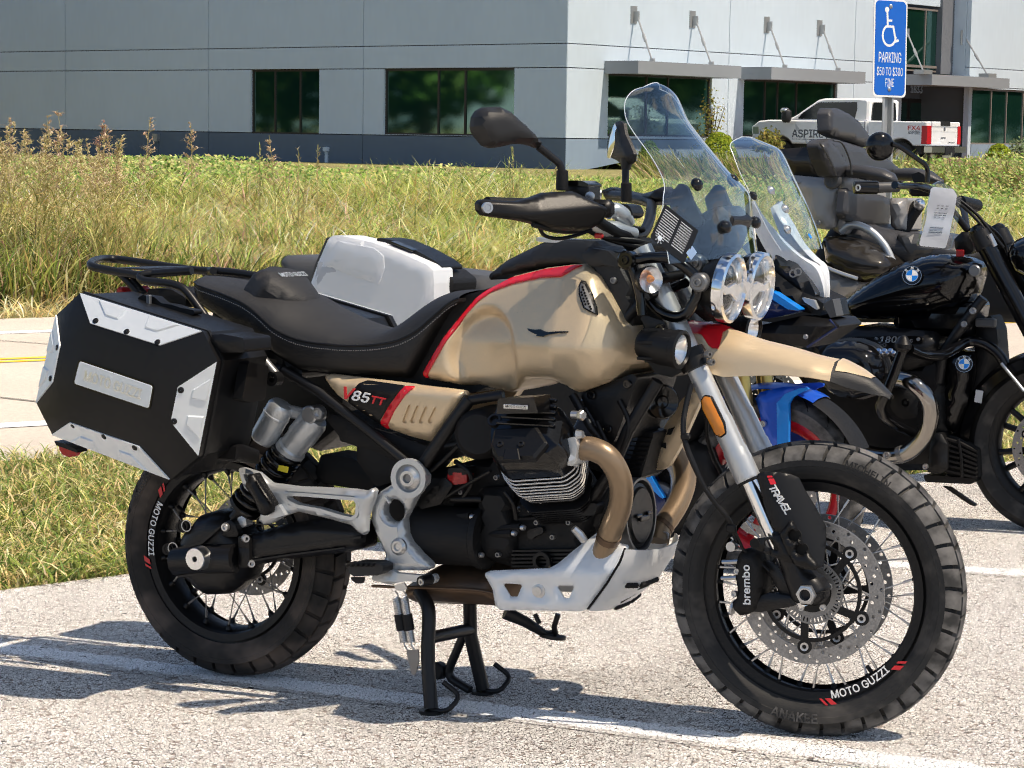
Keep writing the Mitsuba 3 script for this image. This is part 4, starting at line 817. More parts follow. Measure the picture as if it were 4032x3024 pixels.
sm = lambda q: np.convolve(np.pad(ip(q, xs), 4, 'edge'), np.ones(9)/9, 'valid')
Zs, Zb, Zt = sm(zs_), ip(zb_, xs), sm(zt_)
Wd = np.interp(xs, [xs[0], xs[0]+.015, xs[0]+.06, xs[0]+.30, xs[0]+.45, xs[-1]-.12, xs[-1]], [.02, .075, .125, .165, .16, .13, .125])
Zt = np.maximum(Zt, Zs+.012); Zb = np.minimum(Zb, Zs-.01)
top, sideR, st = [], [], []
for x, zs1, zb1, zt1, w in zip(xs, Zs, Zb, Zt, Wd):
    th = np.linspace(0, 1, 9)
    half = [(w*(1-t**1.5) if t < 1 else 0, zs1+(zt1-zs1)*(1-(1-t)**2)) for t in th]
    top.append([(x, -a, b) for a, b in half]+[(x, a, b) for a, b in half[::-1][1:]])
    sideR.append([(x, -w*.84, zb1), (x, -w*.97, zb1+(zs1-zb1)*.25), (x, -w*1.01, zb1+(zs1-zb1)*.6), (x, -w*1.005, zs1-.008), (x, -w, zs1-.001), (x, w, zs1-.001), (x, w*1.005, zs1-.008), (x, w*1.01, zb1+(zs1-zb1)*.6), (x, w*.84, zb1)][::-1])
    st.append((x, -w*1.008, zs1-.012))
M_('seat', loft(top, False, False), 'seat_top', 60); M_('seat__side_cover', loft(sideR), 'seat_side', 50)
M_('seat__piping', tube([(x, y, z+.011) for x, y, z in st], .0028, 6), 'black_satin', 60)
P2 = spline(st, 3); M_('seat__stitching', [tube([P2[i], P2[i+1]], .0011, 4) for i in range(0, len(P2)-2, 2)], 'thread', 60)
bp = p3('A', 1602, 362, -.02)+A([.015, 0, .020]); Rb = A([[0, 1, 0], unit([-.80, 0, .60]), unit([.60, 0, .80])]).T
g_ = poly([(-.135, .02), (-.10, .085), (0, .105), (.10, .085), (.135, .02), (.09, -.075), (.04, -.11), (-.04, -.11), (-.09, -.075)], .02); g_ = shapely.affinity.scale(g_, .78, .80, origin=(0, 0))
pd = slab(g_, lambda x, z, d: -.034*np.sqrt(np.clip(1-(1-np.clip(d/.07, 0, 1))**2, 0, 1))-.004, .04, .012); v = A(pd.vertices); pd.vertices = v[:, [0, 2, 1]]*A([1, 1, -1])
M_('seat__back_pad', xf(pd, Rb, bp), 'seat_top', 60); M_('seat__back_pad__lettering', text('MOTO GUZZI', .015, Rb, bp+Rb@A([.010, .018, .0385]), .0010, False, width=.118), 'alu_plate', False)
# ---- tank
TKP = poly(xz('B', [(1040, 402), (1092, 368), (1250, 290), (1480, 238), (1700, 214), (1745, 222), (1832, 282), (1900, 400), (1965, 520), (2040, 690), (2052, 750), (2010, 825), (1900, 920), (1720, 985), (1660, 935), (1560, 903), (1390, 903), (1330, 962), (1250, 992), (1180, 985), (1080, 958), (800, 908), (745, 890), (880, 645)], -.20), .012)
zr_ = p3('B', 1650, 705, -.23)[2]; zto = p3('B', 1600, 230, -.15)[2]; zbo = p3('B', 1250, 990, -.19)[2]
xb0, xb1 = p3('B', 745, 890, -.2)[0], p3('B', 2050, 750, -.2)[0]
kc = [p3('B', *q, -.2)[[0, 2]] for q in [(1150, 760)]][0]; kr = (abs(p3('B', 1375, 760, -.2)[0]-kc[0]), abs(p3('B', 1150, 478, -.2)[2]-kc[1]))
def tank_y(x, z, dd=None):
    d = shapely.distance(TKP.boundary, shapely.points(np.c_[x, z])) if dd is None else dd
    t = np.clip((x-xb0)/(xb1-xb0), 0, 1); w = .150+.085*np.clip((t-.25)/.45, 0, 1)**1.2-.10*np.clip((t-.80)/.2, 0, 1)**2
    up = np.clip((z-zr_)/(zto-zr_), 0, 1.2); dn = np.clip((zr_-z)/(zr_-zbo), 0, 1.3)
    w = w-.075*up**1.15-.062*dn**1.4*np.clip((t-.25)/.3, 0, 1)
    r = np.sqrt(((x-kc[0])/kr[0])**2+((z-kc[1])/kr[1])**2); k = np.clip((1.04-r)/.22, 0, 1); k = k*k*(3-2*k)
    kb = np.clip((kc[0]-x)/.12, 0, 1); w = w-.042*k*(1-.4*kb)
    e = 1-np.sqrt(np.clip(1-(1-np.clip(d/.035, 0, 1))**2, 0, 1))
    return -(w-.030*e)
tank = slab(TKP, lambda x, z, d: tank_y(x, z, d), 0., .011)
M_('fuel_tank', both(tank), 'sand_paint', 60)
def decal(part, v, pts, m, y=-.2, lift=.0026, r=0., h=.008, fn=tank_y, clip=None):
    g = poly(xz(v, pts, y), r)
    if clip is not None: g = g.intersection(clip.buffer(-.001)); g = max(g.geoms, key=lambda q: q.area) if g.geom_type == 'MultiPolygon' else g
    return M_(part, slab(g, lambda x, z, d: fn(x, z)-lift, lambda x, z, d: fn(x, z)+.006, h), m, 60)
decal('fuel_tank__red_stripe', 'B', [(760, 887), (1040, 428), (1092, 378), (1250, 298), (1480, 244), (1700, 216), (1725, 222), (1640, 288), (1480, 297), (1300, 332), (1150, 382), (1075, 440), (1010, 530), (800, 900)], 'red_paint', clip=TKP)
decal('fuel_tank__eagle_emblem', 'B', [(1468, 594), (1520, 600), (1560, 596), (1585, 605), (1620, 612), (1680, 606), (1745, 606), (1742, 613), (1690, 616), (1630, 626), (1600, 632), (1592, 640), (1570, 636), (1540, 638), (1545, 628), (1510, 618), (1480, 606)], 'black_gloss', -.2, .004, 0, .006)
decal('fuel_tank__vent_frame', 'B', [(1775, 308), (1800, 315), (1850, 390), (1885, 470), (1895, 512), (1870, 500), (1820, 470), (1780, 390), (1770, 345)], 'black_satin', -.19, .005)
g = poly(xz('B', [(1782, 325), (1800, 330), (1842, 395), (1878, 475), (1885, 500), (1830, 465), (1790, 388), (1780, 345)], -.19)); cells = []
hx = .0068
for i in range(-20, 20):
    for j in range(-30, 30):
        c = sg.Point(g.centroid.x+hx*(i+.5*(j % 2)), g.centroid.y+hx*.87*j).buffer(hx*.43, quad_segs=2)
        if g.buffer(-.002).contains(c.centroid): g = g.difference(c)
M_('fuel_tank__vent_mesh', slab(g.buffer(0), lambda x, z, d: tank_y(x, z)-.0075, lambda x, z, d: tank_y(x, z)-.0045, .02) if g.geom_type == 'Polygon' else None, 'steel_dark', 30)
# black top cover of the tank with the filler ring
tc = xz('B', [(1055, 385), (1092, 345), (1300, 190), (1480, 105), (1545, 72), (1700, 66), (1830, 74), (1880, 108), (1990, 135), (2010, 180), (1960, 250), (1835, 275), (1745, 218), (1700, 210), (1480, 234), (1250, 286), (1095, 366)], -.10)
TCP = poly(tc, .008); tcz = p3('B', 1600, 70, 0)[2]; tcx = [p3('B', q, 300, -.1)[0] for q in (1055, 1480)]
M_('tank_top_cover', both(slab(TCP, lambda x, z, d: -((.045+.058*np.clip((x-tcx[0])/(tcx[1]-tcx[0]), 0, 1))*(.68+.32*np.clip((tcz-z)/.10, 0, 1))-.012*(1-np.clip(d/.02, 0, 1))**2), 0., .012)), 'black_grain', 50)
fr = p3('B', 1690, 72, 0); M_('tank_top_cover__filler_ring', ring(fr+A([0, 0, -.004]), (.05, 0, 1), .045, .065, .008, 32), 'steel', 40); M_('tank_top_cover__filler_cap', disc(fr+A([0, 0, -.006]), (.05, 0, 1), .044, .008, 24, .004), 'black_satin', 40)
yq('B', [(1785, 110), (1870, 108), (1990, 140), (2050, 200), (2111, 300), (2111, 420), (2080, 560), (2050, 640), (2035, 620), (1960, 500), (1890, 370), (1835, 270), (1800, 190)], -.13, .13, 'black_grain', 'front_cowl', .01, .02)
yq('C', [(700, 935), (760, 905), (850, 920), (910, 980), (960, 1040), (900, 1010), (830, 1000), (760, 1010), (720, 985)], -.15, -.11, 'black_grain', 'ignition_cover', .006)
M_('front_cowl__screw', screw(p3('C', 888, 1088, -.133), (0, -1, 0), .008), 'steel_dark', 30)
yq('C', [(875, 960), (920, 945), (985, 1010), (1000, 1045), (950, 1040), (900, 1010)], -.12, -.10, 'black_gloss', 'badge_disc', .008)
# ---- side panel
SPP = poly(xz('B', [(218, 878), (262, 868), (800, 930), (1105, 968), (1098, 990), (985, 1150), (900, 1265), (862, 1280), (720, 1240), (590, 1192), (300, 992), (228, 900)], -.17), .008)
spx = p3('B', 1100, 975, -.17)[0]
def sp_y(x, z, dd=None):
    d = shapely.distance(SPP.boundary, shapely.points(np.c_[x, z])) if dd is None else dd
    return -(.175-.02*np.clip((spx-x)/.4, 0, 1)-.02*(1-np.sqrt(np.clip(1-(1-np.clip(d/.02, 0, 1))**2, 0, 1)))-.03*np.clip((.72-z)/.12, 0, 1)**2)
lou = [poly(xz('B', [(772+k, 1028), (790+k, 1026), (742+k*.92, 1158), (712+k*.92, 1158)], -.17), .004) for k in (0, 52, 108, 168)]
gsp = SPP
for q in lou: gsp = gsp.difference(q)
M_('side_panel', slab(gsp, lambda x, z, d: sp_y(x, z), lambda x, z, d: sp_y(x, z)+.012, .012), 'sand_paint', 50); M_('side_panel', mir(slab(SPP, lambda x, z, d: sp_y(x, z, d), -.12, .02)), 'sand_paint', 50)
for q in lou: M_('side_panel__louvre', slab(q.buffer(.002), lambda x, z, d: sp_y(x, z)+.006, lambda x, z, d: sp_y(x, z)+.02, .012), 'sand_paint', 50)
decal('side_panel__black_field', 'B', [(500, 904), (738, 934), (690, 990), (560, 1172), (388, 1036), (410, 980), (460, 920)], 'black_satin', -.17, .0015, .003, .012, sp_y, SPP)
decal('side_panel__red_stripe', 'B', [(735, 936), (798, 938), (745, 990), (675, 1085), (608, 1200), (560, 1185), (640, 1060)], 'red_paint', -.17, .0018, .003, .012, sp_y, SPP)
Rv = ori('B', (385, 980), (630, 1030), -.175); Rv = Rv@A([[1, .28, 0], [0, 1, 0], [0, 0, 1]])
for s_, x_, y_, m_, hgt in (('V', 408, 978, 'red_paint', .027), ('85', 487, 998, 'white_print', .0225), ('TT', 586, 1022, 'red_paint', .0175)):
    M_('side_panel__lettering', text(s_, hgt, Rv, p3('B', x_, y_, -.1785), .003, True, 1.25), m_, False)
# ---- frame and covers
for v, q, r in [('B', [(20, 845, -.15), (230, 965, -.15), (520, 1190, -.15), (790, 1410, -.16)], .013), ('B', [(1130, 1010, -.16), (1000, 1190, -.165), (860, 1395, -.17)], .016), ('B', [(1130, 1020, -.16), (1330, 985, -.15)], .012), ('B', [(-40, 830, -.14), (20, 845, -.15)], .013),
    ('E', [(1880, 0, -.14), (1700, 300, -.14), (1590, 560, -.14), (1445, 790, -.13)], .015), ('B', [(1740, 985, -.15), (1850, 1180, -.15), (1960, 1300, -.15)], .010), ('C', [(1060, 1180, -.10), (930, 1330, -.12), (900, 1360, -.12)], .016)]: M_('frame__tube', tube(path(v, q), r, 10), 'black_metal', 50)
yq('E', [(1385, 80), (1760, -60), (1620, 340), (1590, 400), (1560, 380), (1420, 150)], -.145, .1, 'black_satin', 'engine_side_cover', .01)
for q in ((1465, 88), (1568, 300), (1690, 20)): M_('engine_side_cover__screw', screw(p3('E', *q, -.15), (0, -1, 0), .010), 'black_gloss', 30)
yq('B', [(240, 1090), (430, 1130), (590, 1200), (860, 1290), (900, 1280), (850, 1400), (780, 1420), (700, 1400), (560, 1330), (380, 1270), (340, 1270), (350, 1240)], -.13, .1, 'black_matt', 'subframe_cover', .01)
yq('E', [(0, 270), (250, 380), (460, 395), (480, 350), (360, 500), (260, 620), (120, 660), (0, 500)], -.125, .1, 'black_matt', 'airbox_cover', .01)
yq('A', [(1150, 480), (1380, 560), (1560, 690), (1720, 810), (1700, 870), (1540, 760), (1400, 640), (1280, 600)], -.14, .14, 'black_satin', 'seat_rail_cover', .01)
M_('airbox', slab(poly(xz('B', [(-600, 500), (100, 800), (700, 900), (1250, 960), (1900, 700), (2050, 300), (1750, 230), (1100, 420), (700, 870), (0, 760)], 0)), -.09, .09, .06), 'black_matt')
M_('airbox__duct', lathe([(.001, .02), (.045, .02), (.058, .0), (.062, -.16)], p3('E', 770, 330, -.17), (0.25, -1, .05), 28), 'black_matt', 40)
# ---- engine
mat('fin_bright', (.80, .78, .74), .4, .15)
ax = unit([0, -.80, .60]); Rc = A([[1, 0, 0], np.cross(ax, [1, 0, 0]), ax]).T     # cylinder frame: x forward, y up the face, z outwards
Rc[:, 1] = np.cross(ax, A([1, 0, 0]))
co = p3('E', 1075, 330, -.30)                       # middle of the rocker cover's outer face
def cyl(pts, z0, z1, r=.01, bev=0.): return prism([(a, b) for a, b in pts], Rc, co+ax*z0, z1-z0, r, bev)
def cxy(x, y, z=0.):                                # a pixel onto the plane z of the cylinder frame
    p = at(*px('E', x, y), ax, ax@(co+ax*z)); return A([(p-co)@Rc[:, 0], (p-co)@Rc[:, 1]])
HO = poly([cxy(*q) for q in [(880, 90), (1150, 80), (1260, 130), (1330, 250), (1300, 420), (1220, 480), (880, 505), (815, 440), (812, 320), (845, 180)]], .015)
def hs(k, dy=0.): 
    c = A(HO.centroid.coords[0]); return [(c[0]+(a-c[0])*k, c[1]+(b-c[1])*k+dy) for a, b in A(HO.exterior.coords)[:-1]]
def sec(k, z, dy=0.): return [co+Rc@A([a, b, z]) for a, b in hs(k, dy)]
M_('engine__rocker_cover', loft([sec(1.0, -.075), sec(1.0, -.045), sec(.96, -.02), sec(.86, .004), sec(.60, .012)]), 'black_gloss', 30)
for k in range(5):
    y_ = .018+k*.0165; M_('engine__rocker_cover__rib', prism(sg.LineString([(-.075+.006*k, y_), (.060-.004*k, y_)]).buffer(.0045), Rc, co+ax*.006, .008+.002*(k < 3), 0, .002), 'black_gloss', 30)
lf = [cxy(*q, .008) for q in [(872, 312), (1140, 300), (1205, 400), (1120, 500), (890, 505), (850, 420)]]
M_('engine__rocker_cover__guard', prism(lf, Rc, co+ax*.004, .018, .006, .006), 'black_satin', 30)
M_('engine__rocker_cover__guard_tab', prism([cxy(*q, .02) for q in [(935, 425), (1015, 425), (1030, 500), (920, 500)]], Rc, co+ax*.020, .006, .002, .002), 'black_satin', 30)
for q in ((900, 393), (1030, 393)): a, b = cxy(*q, .022); M_('engine__rocker_cover__screw', screw(co+Rc@A([a, b, .022]), ax, .008, .004), 'black_metal', 30)
for q in ((865, 245), (1095, 245)): a, b = cxy(*q, .010); M_('engine__rocker_cover__screw_well', [ring(co+Rc@A([a, b, .004]), ax, .011, .016, .010, 18), disc(co+Rc@A([a, b, .004]), ax, .012, .003, 16)], 'black_gloss', 30)
a, b = cxy(998, 161, .02); bz = .016
M_('engine__rocker_cover__badge', prism(sg.box(-.0295, -.0048, .0295, .0048), RS, p3('E', 998, 161, -.335), .003, .002, .0008), 'alu_bright', 30)
M_('engine__rocker_cover__lettering', text('MOTO GUZZI', .0056, RS, p3('E', 998, 161, -.3382), .0005, True, width=.051), 'black_satin', False)
M_('engine__rocker_cover__badge_mount', slab(xz('E', [(890, 110), (1110, 100), (1140, 200), (880, 205)], -.33), -.333, -.25, .02), 'black_gloss', 30)
for k in range(9):                                  # cooling fins, machined bright on their edges
    z = -.088-k*.0125; f = .99-.012*abs(k-2)-.03*max(0, k-5)
    g = poly(hs(f, -.004-.001*k), .02)
    M_('engine__cooling_fin', prism(g, Rc, co+ax*z, .0062, 0, .001), 'black_satin', 30)
    M_('engine__fin_edge', prism(g.buffer(.0008).difference(g.buffer(-.0015)), Rc, co+ax*(z+.0052), .0026), 'fin_bright' if k < 8 else 'steel_dark', 30)
for k in range(7): M_('engine__cooling_fin', prism(poly(hs(.90-.012*k, -.02), .02), Rc, co+ax*(-.205-k*.0105), .005), 'black_satin', 30)
M_('engine__cylinder', prism(poly(hs(.78), .02), Rc, co+ax*-.36, .30), 'black_matt', 30)
M_('engine__far_cylinder', mir(cat([prism(poly(hs(.9), .02), Rc, co+ax*-.30, .24), loft([sec(1.0, -.075), sec(1.0, -.045), sec(.86, .004), sec(.60, .012)])])), 'black_satin', 30)
yq('E', [(420, 860), (600, 830), (760, 830), (790, 660), (960, 660), (1000, 740), (1400, 760), (1500, 760), (1480, 900), (1420, 1000), (1380, 1180), (980, 1170), (760, 1110), (560, 1090), (420, 1060)], -.105, .11, 'black_matt', 'engine__crankcase', .012, .02)
M_('engine__gearbox', lathe([(.001, 0), (.055, 0), (.068, .012), (.068, .17), (.074, .175), (.074, .19), (.001, .19)], p3('E', 375, 950, -.10), (1, 0, .02), 32), 'black_matt', 35)
M_('engine__bell_housing', slab(poly(xz('E', [(750, 670), (960, 660), (985, 900), (980, 1110), (800, 1110), (740, 1000)], -.13), .012), dome(-.135, .02), -.05, .02), 'black_matt', 35)
for k, (x, y) in enumerate([(725, 845), (985, 948), (740, 1020), (780, 1083), (1040, 912)]):
    M_('engine__case_bolt', screw(p3('E', x, y, -.145), (1, -.25, 0), .007, .006), 'steel', 30); M_('engine__bolt_boss', tube([p3('E', x-8, y, -.138), p3('E', x-170, y+4, -.125)], [.012, .008], 8), 'black_matt', 40)
for k in range(5): M_('engine__sump_fin', slab(xz('E', [(975, 1050+k*24), (1370, 1045+k*24), (1365, 1058+k*24), (980, 1062+k*24)], -.115), -.122, -.05, .03), 'black_satin', 30)
M_('engine__sump_plug', [ring(p3('E', 1168, 1120, -.125), (0, -1, 0), .014, .022, .012, 20)], 'black_satin', 40)
M_('engine__alternator_cover', lathe([(.001, .012), (.062, .012), (.066, .006), (.074, .004), (.080, -.01), (.080, -.09)], p3('E', 1755, 835, -.0), (1, 0, .04), 36), 'black_metal', 35)
M_('engine__front_emblem', [rbox(p3('E', 1762, 850, 0)+A([.014, 0, 0]), (.006, .05, .012), .002), rbox(p3('E', 1762, 850, 0)+A([.014, .03, .008]), (.006, .03, .008), .002), rbox(p3('E', 1762, 850, 0)+A([.014, -.03, .008]), (.006, .03, .008), .002)], 'black_gloss', 30)
M_('engine__alternator_band', ring(p3('E', 1755, 835, 0)+A([-.02, 0, 0]), (1, 0, .04), .080, .086, .03, 36), 'steel_dark', 40)
yq('E', [(1420, 720), (1480, 640), (1560, 660), (1590, 800), (1560, 960), (1480, 980), (1400, 900)], -.09, .09, 'black_matt', 'engine__front_cover', .015, .02)
yq('E', [(1290, 790), (1380, 800), (1420, 760), (1500, 765), (1480, 840), (1300, 840)], -.16, -.11, 'black_satin', 'engine__starter_cable_boot', .006)
yq('E', [(1060, 930), (1180, 900), (1200, 930), (1110, 970), (1080, 995), (1060, 970)], -.125, -.10, 'black_metal', 'engine__link_arm', .008)
M_('engine__plug_lead', tube(path('E', [(840, 560, -.2), (700, 640, -.17), (600, 700, -.15), (540, 740, -.14)]), .0045, 8, sp=5), 'black_satin', 60)
M_('engine__lambda_sensor', [tube(path('E', [(1355, 915, -.20), (1395, 955, -.19), (1425, 995, -.18)]), [.008, .010, .009], 8)], 'steel', 40)
M_('engine__head_bolt', [tube(path('E', [(1345, 210, -.26), (1385, 212, -.26)]), .009, 10), disc(p3('E', 1395, 213, -.26), (1, -.3, 0), .012, .012, 6, .003)], 'steel', 30)
M_('engine__spark_plug', [tube(path('E', [(1380, 335, -.27), (1415, 332, -.27)]), [.012, .008], 10)], 'steel', 30)
yq('E', [(570, 545), (680, 540), (685, 640), (600, 648), (560, 630)], -.15, -.11, 'red_plastic', 'brake_fluid_reservoir', .006); yq('E', [(565, 545), (685, 540), (685, 585), (568, 590)], -.155, -.105, 'black_satin', 'brake_fluid_reservoir__cap', .005)
yq('E', [(545, 600), (600, 650), (520, 770), (400, 800), (370, 760)], -.155, -.14, 'black_satin', 'heel_bracket', .006)
for q in ([(480, 660), (520, 650), (515, 690)], [(455, 700), (500, 705), (470, 735)], [(430, 745), (455, 745), (440, 762)]): M_('heel_bracket__cutout', slab(xz('E', q, -.155), -.1565, -.15, .03), 'hole_black', 30)
for q, r in ([(600, 735, -.13), (790, 735, -.13)], .009), ([(620, 500, -.14), (700, 560, -.15), (720, 640, -.14), (660, 740, -.13)], .006), ([(930, 690, -.15), (980, 760, -.15), (1000, 860, -.14)], .006), ([(1330, 560, -.15), (1380, 660, -.15), (1360, 760, -.14)], .007), ([(1500, 250, -.16), (1560, 380, -.165), (1590, 470, -.16)], .005), ([(470, 560, -.16), (560, 480, -.16), (640, 400, -.17)], .006), ([(1640, 120, -.15), (1700, 260, -.15), (1660, 420, -.15), (1560, 560, -.14)], .006):
    M_('wiring_hose', tube(path('E', q), r, 7, sp=5), 'black_satin', 60)
for q in ((880, 600), (660, 690), (1090, 800), (1250, 800), (1130, 880), (1330, 880), (1230, 970), (890, 1080), (620, 1000), (470, 1010), (1010, 800), (1190, 745)): M_('engine__casing_bolt', screw(p3('E', *q, -.128), (0, -1, 0), .0065, .008), 'steel_dark', 30)
M_('engine__breather', tube(path('E', [(1145, 700, -.18), (1150, 760, -.165), (1185, 830, -.15)]), [.012, .010, .014], 10), 'black_satin', 40); M_('engine__breather_union', tube(path('E', [(1147, 715, -.185), (1150, 745, -.18)]), .014, 6), 'steel', 30)
for q in ([(1060, 770), (1110, 760), (1100, 830), (1050, 840)], [(1210, 765), (1280, 760), (1275, 820), (1220, 830)], [(1000, 850), (1330, 840), (1330, 855), (1000, 866)], [(860, 830), (900, 825), (905, 1000), (865, 1005)]): M_('engine__casing_rib', slab(xz('E', q, -.115), dome(-.126, .004), -.10, .02), 'black_matt', 30)
# ---- exhaust, skid plate, muffler
ex = path('E', [(1340, 420, -.235), (1400, 420, -.245), (1480, 425, -.250), (1570, 475, -.245), (1635, 580, -.225), (1655, 690, -.20), (1640, 800, -.175), (1600, 900, -.15), (1570, 985, -.13), (1540, 1080, -.11)])
M_('exhaust__header_pipe', tube(ex, .0265, 18, sp=5), 'bronze_pipe', 60)
ex2 = path('E', [(1880, 400, .20), (1960, 415, .22), (2030, 500, .23), (2050, 620, .22), (2010, 750, .19), (1950, 850, .16), (1905, 910, .14), (1880, 1000, .12)])
M_('exhaust__header_pipe', tube(ex2, .0265, 18, sp=5), 'bronze_pipe', 60)
M_('exhaust__pipe_joint', [tube([ex2[-2]-(ex2[-2]-ex2[-3])*.35, ex2[-2]], .0285, 16)], 'bronze_dark', 50); M_('exhaust__pipe_joint', tube([ex[-2]-(ex[-2]-ex[-3])*.4, ex[-2]], .028, 16), 'bronze_dark', 50)
M_('exhaust__flange', slab(poly(xz('E', [(1320, 355), (1370, 345), (1385, 400), (1375, 480), (1360, 530), (1315, 525), (1325, 440)], -.28), .006), dome(-.292, .008), -.23, .02), 'alu_cast', 30)
for q in ((1355, 510), ): M_('exhaust__flange_nut', [tube(path('E', [(q[0]-15, q[1], -.26), (q[0]+22, q[1]+4, -.26)]), .009, 6)], 'steel', 30)
mu = poly(xz('E', [(95, 1262), (130, 1252), (330, 1250), (500, 1150), (700, 1130), (980, 1150), (980, 1420), (760, 1405), (420, 1395), (200, 1360), (120, 1325)], -.06), .03)
M_('exhaust__muffler', slab(mu, dome(-.13, .07, 1, .10), lambda x, z, d: .13-.1*(1-np.sqrt(np.clip(1-(1-np.clip(d/.07, 0, 1))**2, 0, 1))), .015), 'bronze_dark', 60)
M_('exhaust__weld_seam', tube(path('E', [(105, 1275, -.10), (250, 1282, -.125), (500, 1290, -.133), (740, 1300, -.133), (860, 1320, -.13)]), .004, 6, sp=3), 'bronze_dark', 60)
sk = poly(xz('E', [(790, 1200), (832, 1183), (1195, 1168), (1245, 1140), (1330, 1060), (1485, 932), (1508, 955), (1525, 985), (1600, 1022), (1665, 1036), (1640, 1110), (1560, 1250), (1430, 1425), (1400, 1436), (890, 1428), (862, 1398), (845, 1300)], -.15), .006)
for q in ([(905, 1262), (1030, 1268), (1000, 1345), (955, 1345)], [(1240, 1275), (1356, 1275), (1322, 1355), (1290, 1355)]): sk = sk.difference(poly(xz('E', q, -.15), .004))
skz = p3('E', 1200, 1430, -.15)[2]; skt = p3('E', 1200, 1170, -.15)[2]
sky_ = lambda k: (lambda x, z, d: -.150+k+.030*np.clip((skt-.02-z)/.10, 0, 1)**2*0+.06*np.clip((z-skt)/.14, 0, 1)+.012*np.exp(-((x-p3('E', 1137, 1310, -.15)[0])/.03)**2-((z-p3('E', 1137, 1310, -.15)[2])/.025)**2)+.006*(1-np.clip(d/.008, 0, 1))**2)
M_('skid_plate', slab(sk, sky_(0), sky_(.005), .012), 'silver_paint', 50); M_('skid_plate__far_side', mir(slab(sk, sky_(0), sky_(.005), .012)), 'silver_paint', 50)
s2 = [(1672, 1045, -.145), (1640, 1130, -.15), (1560, 1262, -.15), (1440, 1425, -.15)]
Lp = path('E', s2); n_ = len(Lp); secs = []
for p, xo, dz in zip(Lp, (.035, .040, .035, .010), (0, -.0, -.004, 0)):
    secs.append([(p[0]+xo*(1-abs(t)**3), p[1]*-t*-1 if False else -abs(p[1])*(-t), p[2]+dz*(1-t*t)-.012*(1-t*t)) for t in np.linspace(-1, 1, 17)])
fs = A(secs)[:, ::1]; fs[:, :, 1] = np.linspace(-1, 1, 17)[None]*.146
m_ = loft(fs, False, False); M_('skid_plate__front_shield', cat([m_, offp(m_, -.004)]), 'silver_paint', 50)
FS = A(fs).reshape(-1, 3)
def near_pt(S, v, x, y):
    d = S-CAM; w = d@BL[2]; P_ = np.c_[2016+FOC*(d@BL[0])/w, 1512-FOC*(d@BL[1])/w]; i = np.argsort(((P_-A(px(v, x, y)))**2).sum(1))[:4]; return S[i].mean(0)
for x0, y0, x1, y1 in ((1645, 1285, 1735, 1250), (1760, 1240, 1840, 1205), (1615, 1330, 1705, 1298), (1722, 1292, 1800, 1262), (1590, 1372, 1672, 1342), (1690, 1336, 1750, 1312)):
    a, b = near_pt(FS, 'E', x0, y0), near_pt(FS, 'E', x1, y1); M_('skid_plate__slot', tube([a+A([.008, -.005, 0]), b+A([.008, -.005, 0])], .0066, 6), 'hole_black', 40)
M_('skid_plate__bolt', lathe([(.001, .006), (.010, .006), (.011, .004), (.018, .003), (.019, 0)], p3('E', 1137, 1306, -.139), (0, -1, 0), 18), 'steel', 40); FS = A(fs).reshape(-1, 3)
def near_pt(S, v, x, y):
    d = S-CAM; w = d@BL[2]; P_ = np.c_[2016+FOC*(d@BL[0])/w, 1512-FOC*(d@BL[1])/w]; i = np.argsort(((P_-A(px(v, x, y)))**2).sum(1))[:4]; return S[i].mean(0)
for x0, y0, x1, y1 in ((1645, 1285, 1735, 1250), (1760, 1240, 1840, 1205), (1615, 1330, 1705, 1298), (1722, 1292, 1800, 1262), (1590, 1372, 1672, 1342), (1690, 1336, 1750, 1312)):
    a, b = near_pt(FS, 'E', x0, y0), near_pt(FS, 'E', x1, y1); M_('skid_plate__slot', tube([a+A([.008, -.005, 0]), b+A([.008, -.005, 0])], .0066, 6), 'hole_black', 40)
M_('skid_plate__bolt', lathe([(.001, .006), (.008, .006), (.010, .0)], p3('E', 1445, 1060, -.118), (0, -1, 0), 14), 'steel', 40)
M_('skid_plate__gap', tube([q+A([.002, .0, .002]) for q in Lp], .0028, 6), 'hole_black', 40)
# ---- foot peg brackets
yq('E', [(60, 640), (250, 600), (480, 560), (900, 440), (1000, 700), (780, 760), (460, 900), (420, 1160), (230, 1160), (120, 1000)], -.09, .12, 'black_matt', 'gearbox_housing', .02, .03)
BR = poly(xz('E', [(272, 600), (300, 545), (345, 530), (405, 545), (440, 590), (435, 640), (400, 680), (375, 715), (330, 800), (300, 860), (310, 950), (340, 1010), (400, 1080), (455, 1130), (478, 1170), (420, 1180), (200, 1178), (160, 1130), (190, 1090), (165, 1030), (130, 960), (95, 860), (105, 760), (150, 690), (230, 640)], -.19), .008)
hole = sg.Point(*p3('E', 240, 808, -.19)[[0, 2]]).buffer(.0275)
M_('foot_peg_bracket', slab(BR.difference(hole), dome(-.195, .007), -.165, .012), 'alu_cast', 40)
BRi = BR.buffer(-.017).difference(hole.buffer(.010)); BRi = max(BRi.geoms, key=lambda q: q.area) if BRi.geom_type == 'MultiPolygon' else BRi
M_('foot_peg_bracket__web', slab(BRi, -.1965, -.18, .02), 'alu_cast', 30)
M_('foot_peg_bracket__rib', [tube(path('E', q), .0045, 6) for q in ([(185, 720, -.197), (215, 760, -.197)],)][0], 'alu_cast', 40)
pv = p3('E', 342, 603, -.195)
M_('foot_peg_bracket__pivot', [ring(pv, (0, -1, 0), .033, .046, .012, 30)], 'alu_cast', 40); M_('foot_peg_bracket__pivot_cap', lathe([(.010, .010), (.011, .018), (.018, .018), (.034, .004), (.035, 0)], pv, (0, -1, 0), 28), 'steel', 30); M_('foot_peg_bracket__pivot_socket', disc(pv+A([0, -.008, 0]), (0, -1, 0), .011, .003, 6), 'steel_dark', 30)
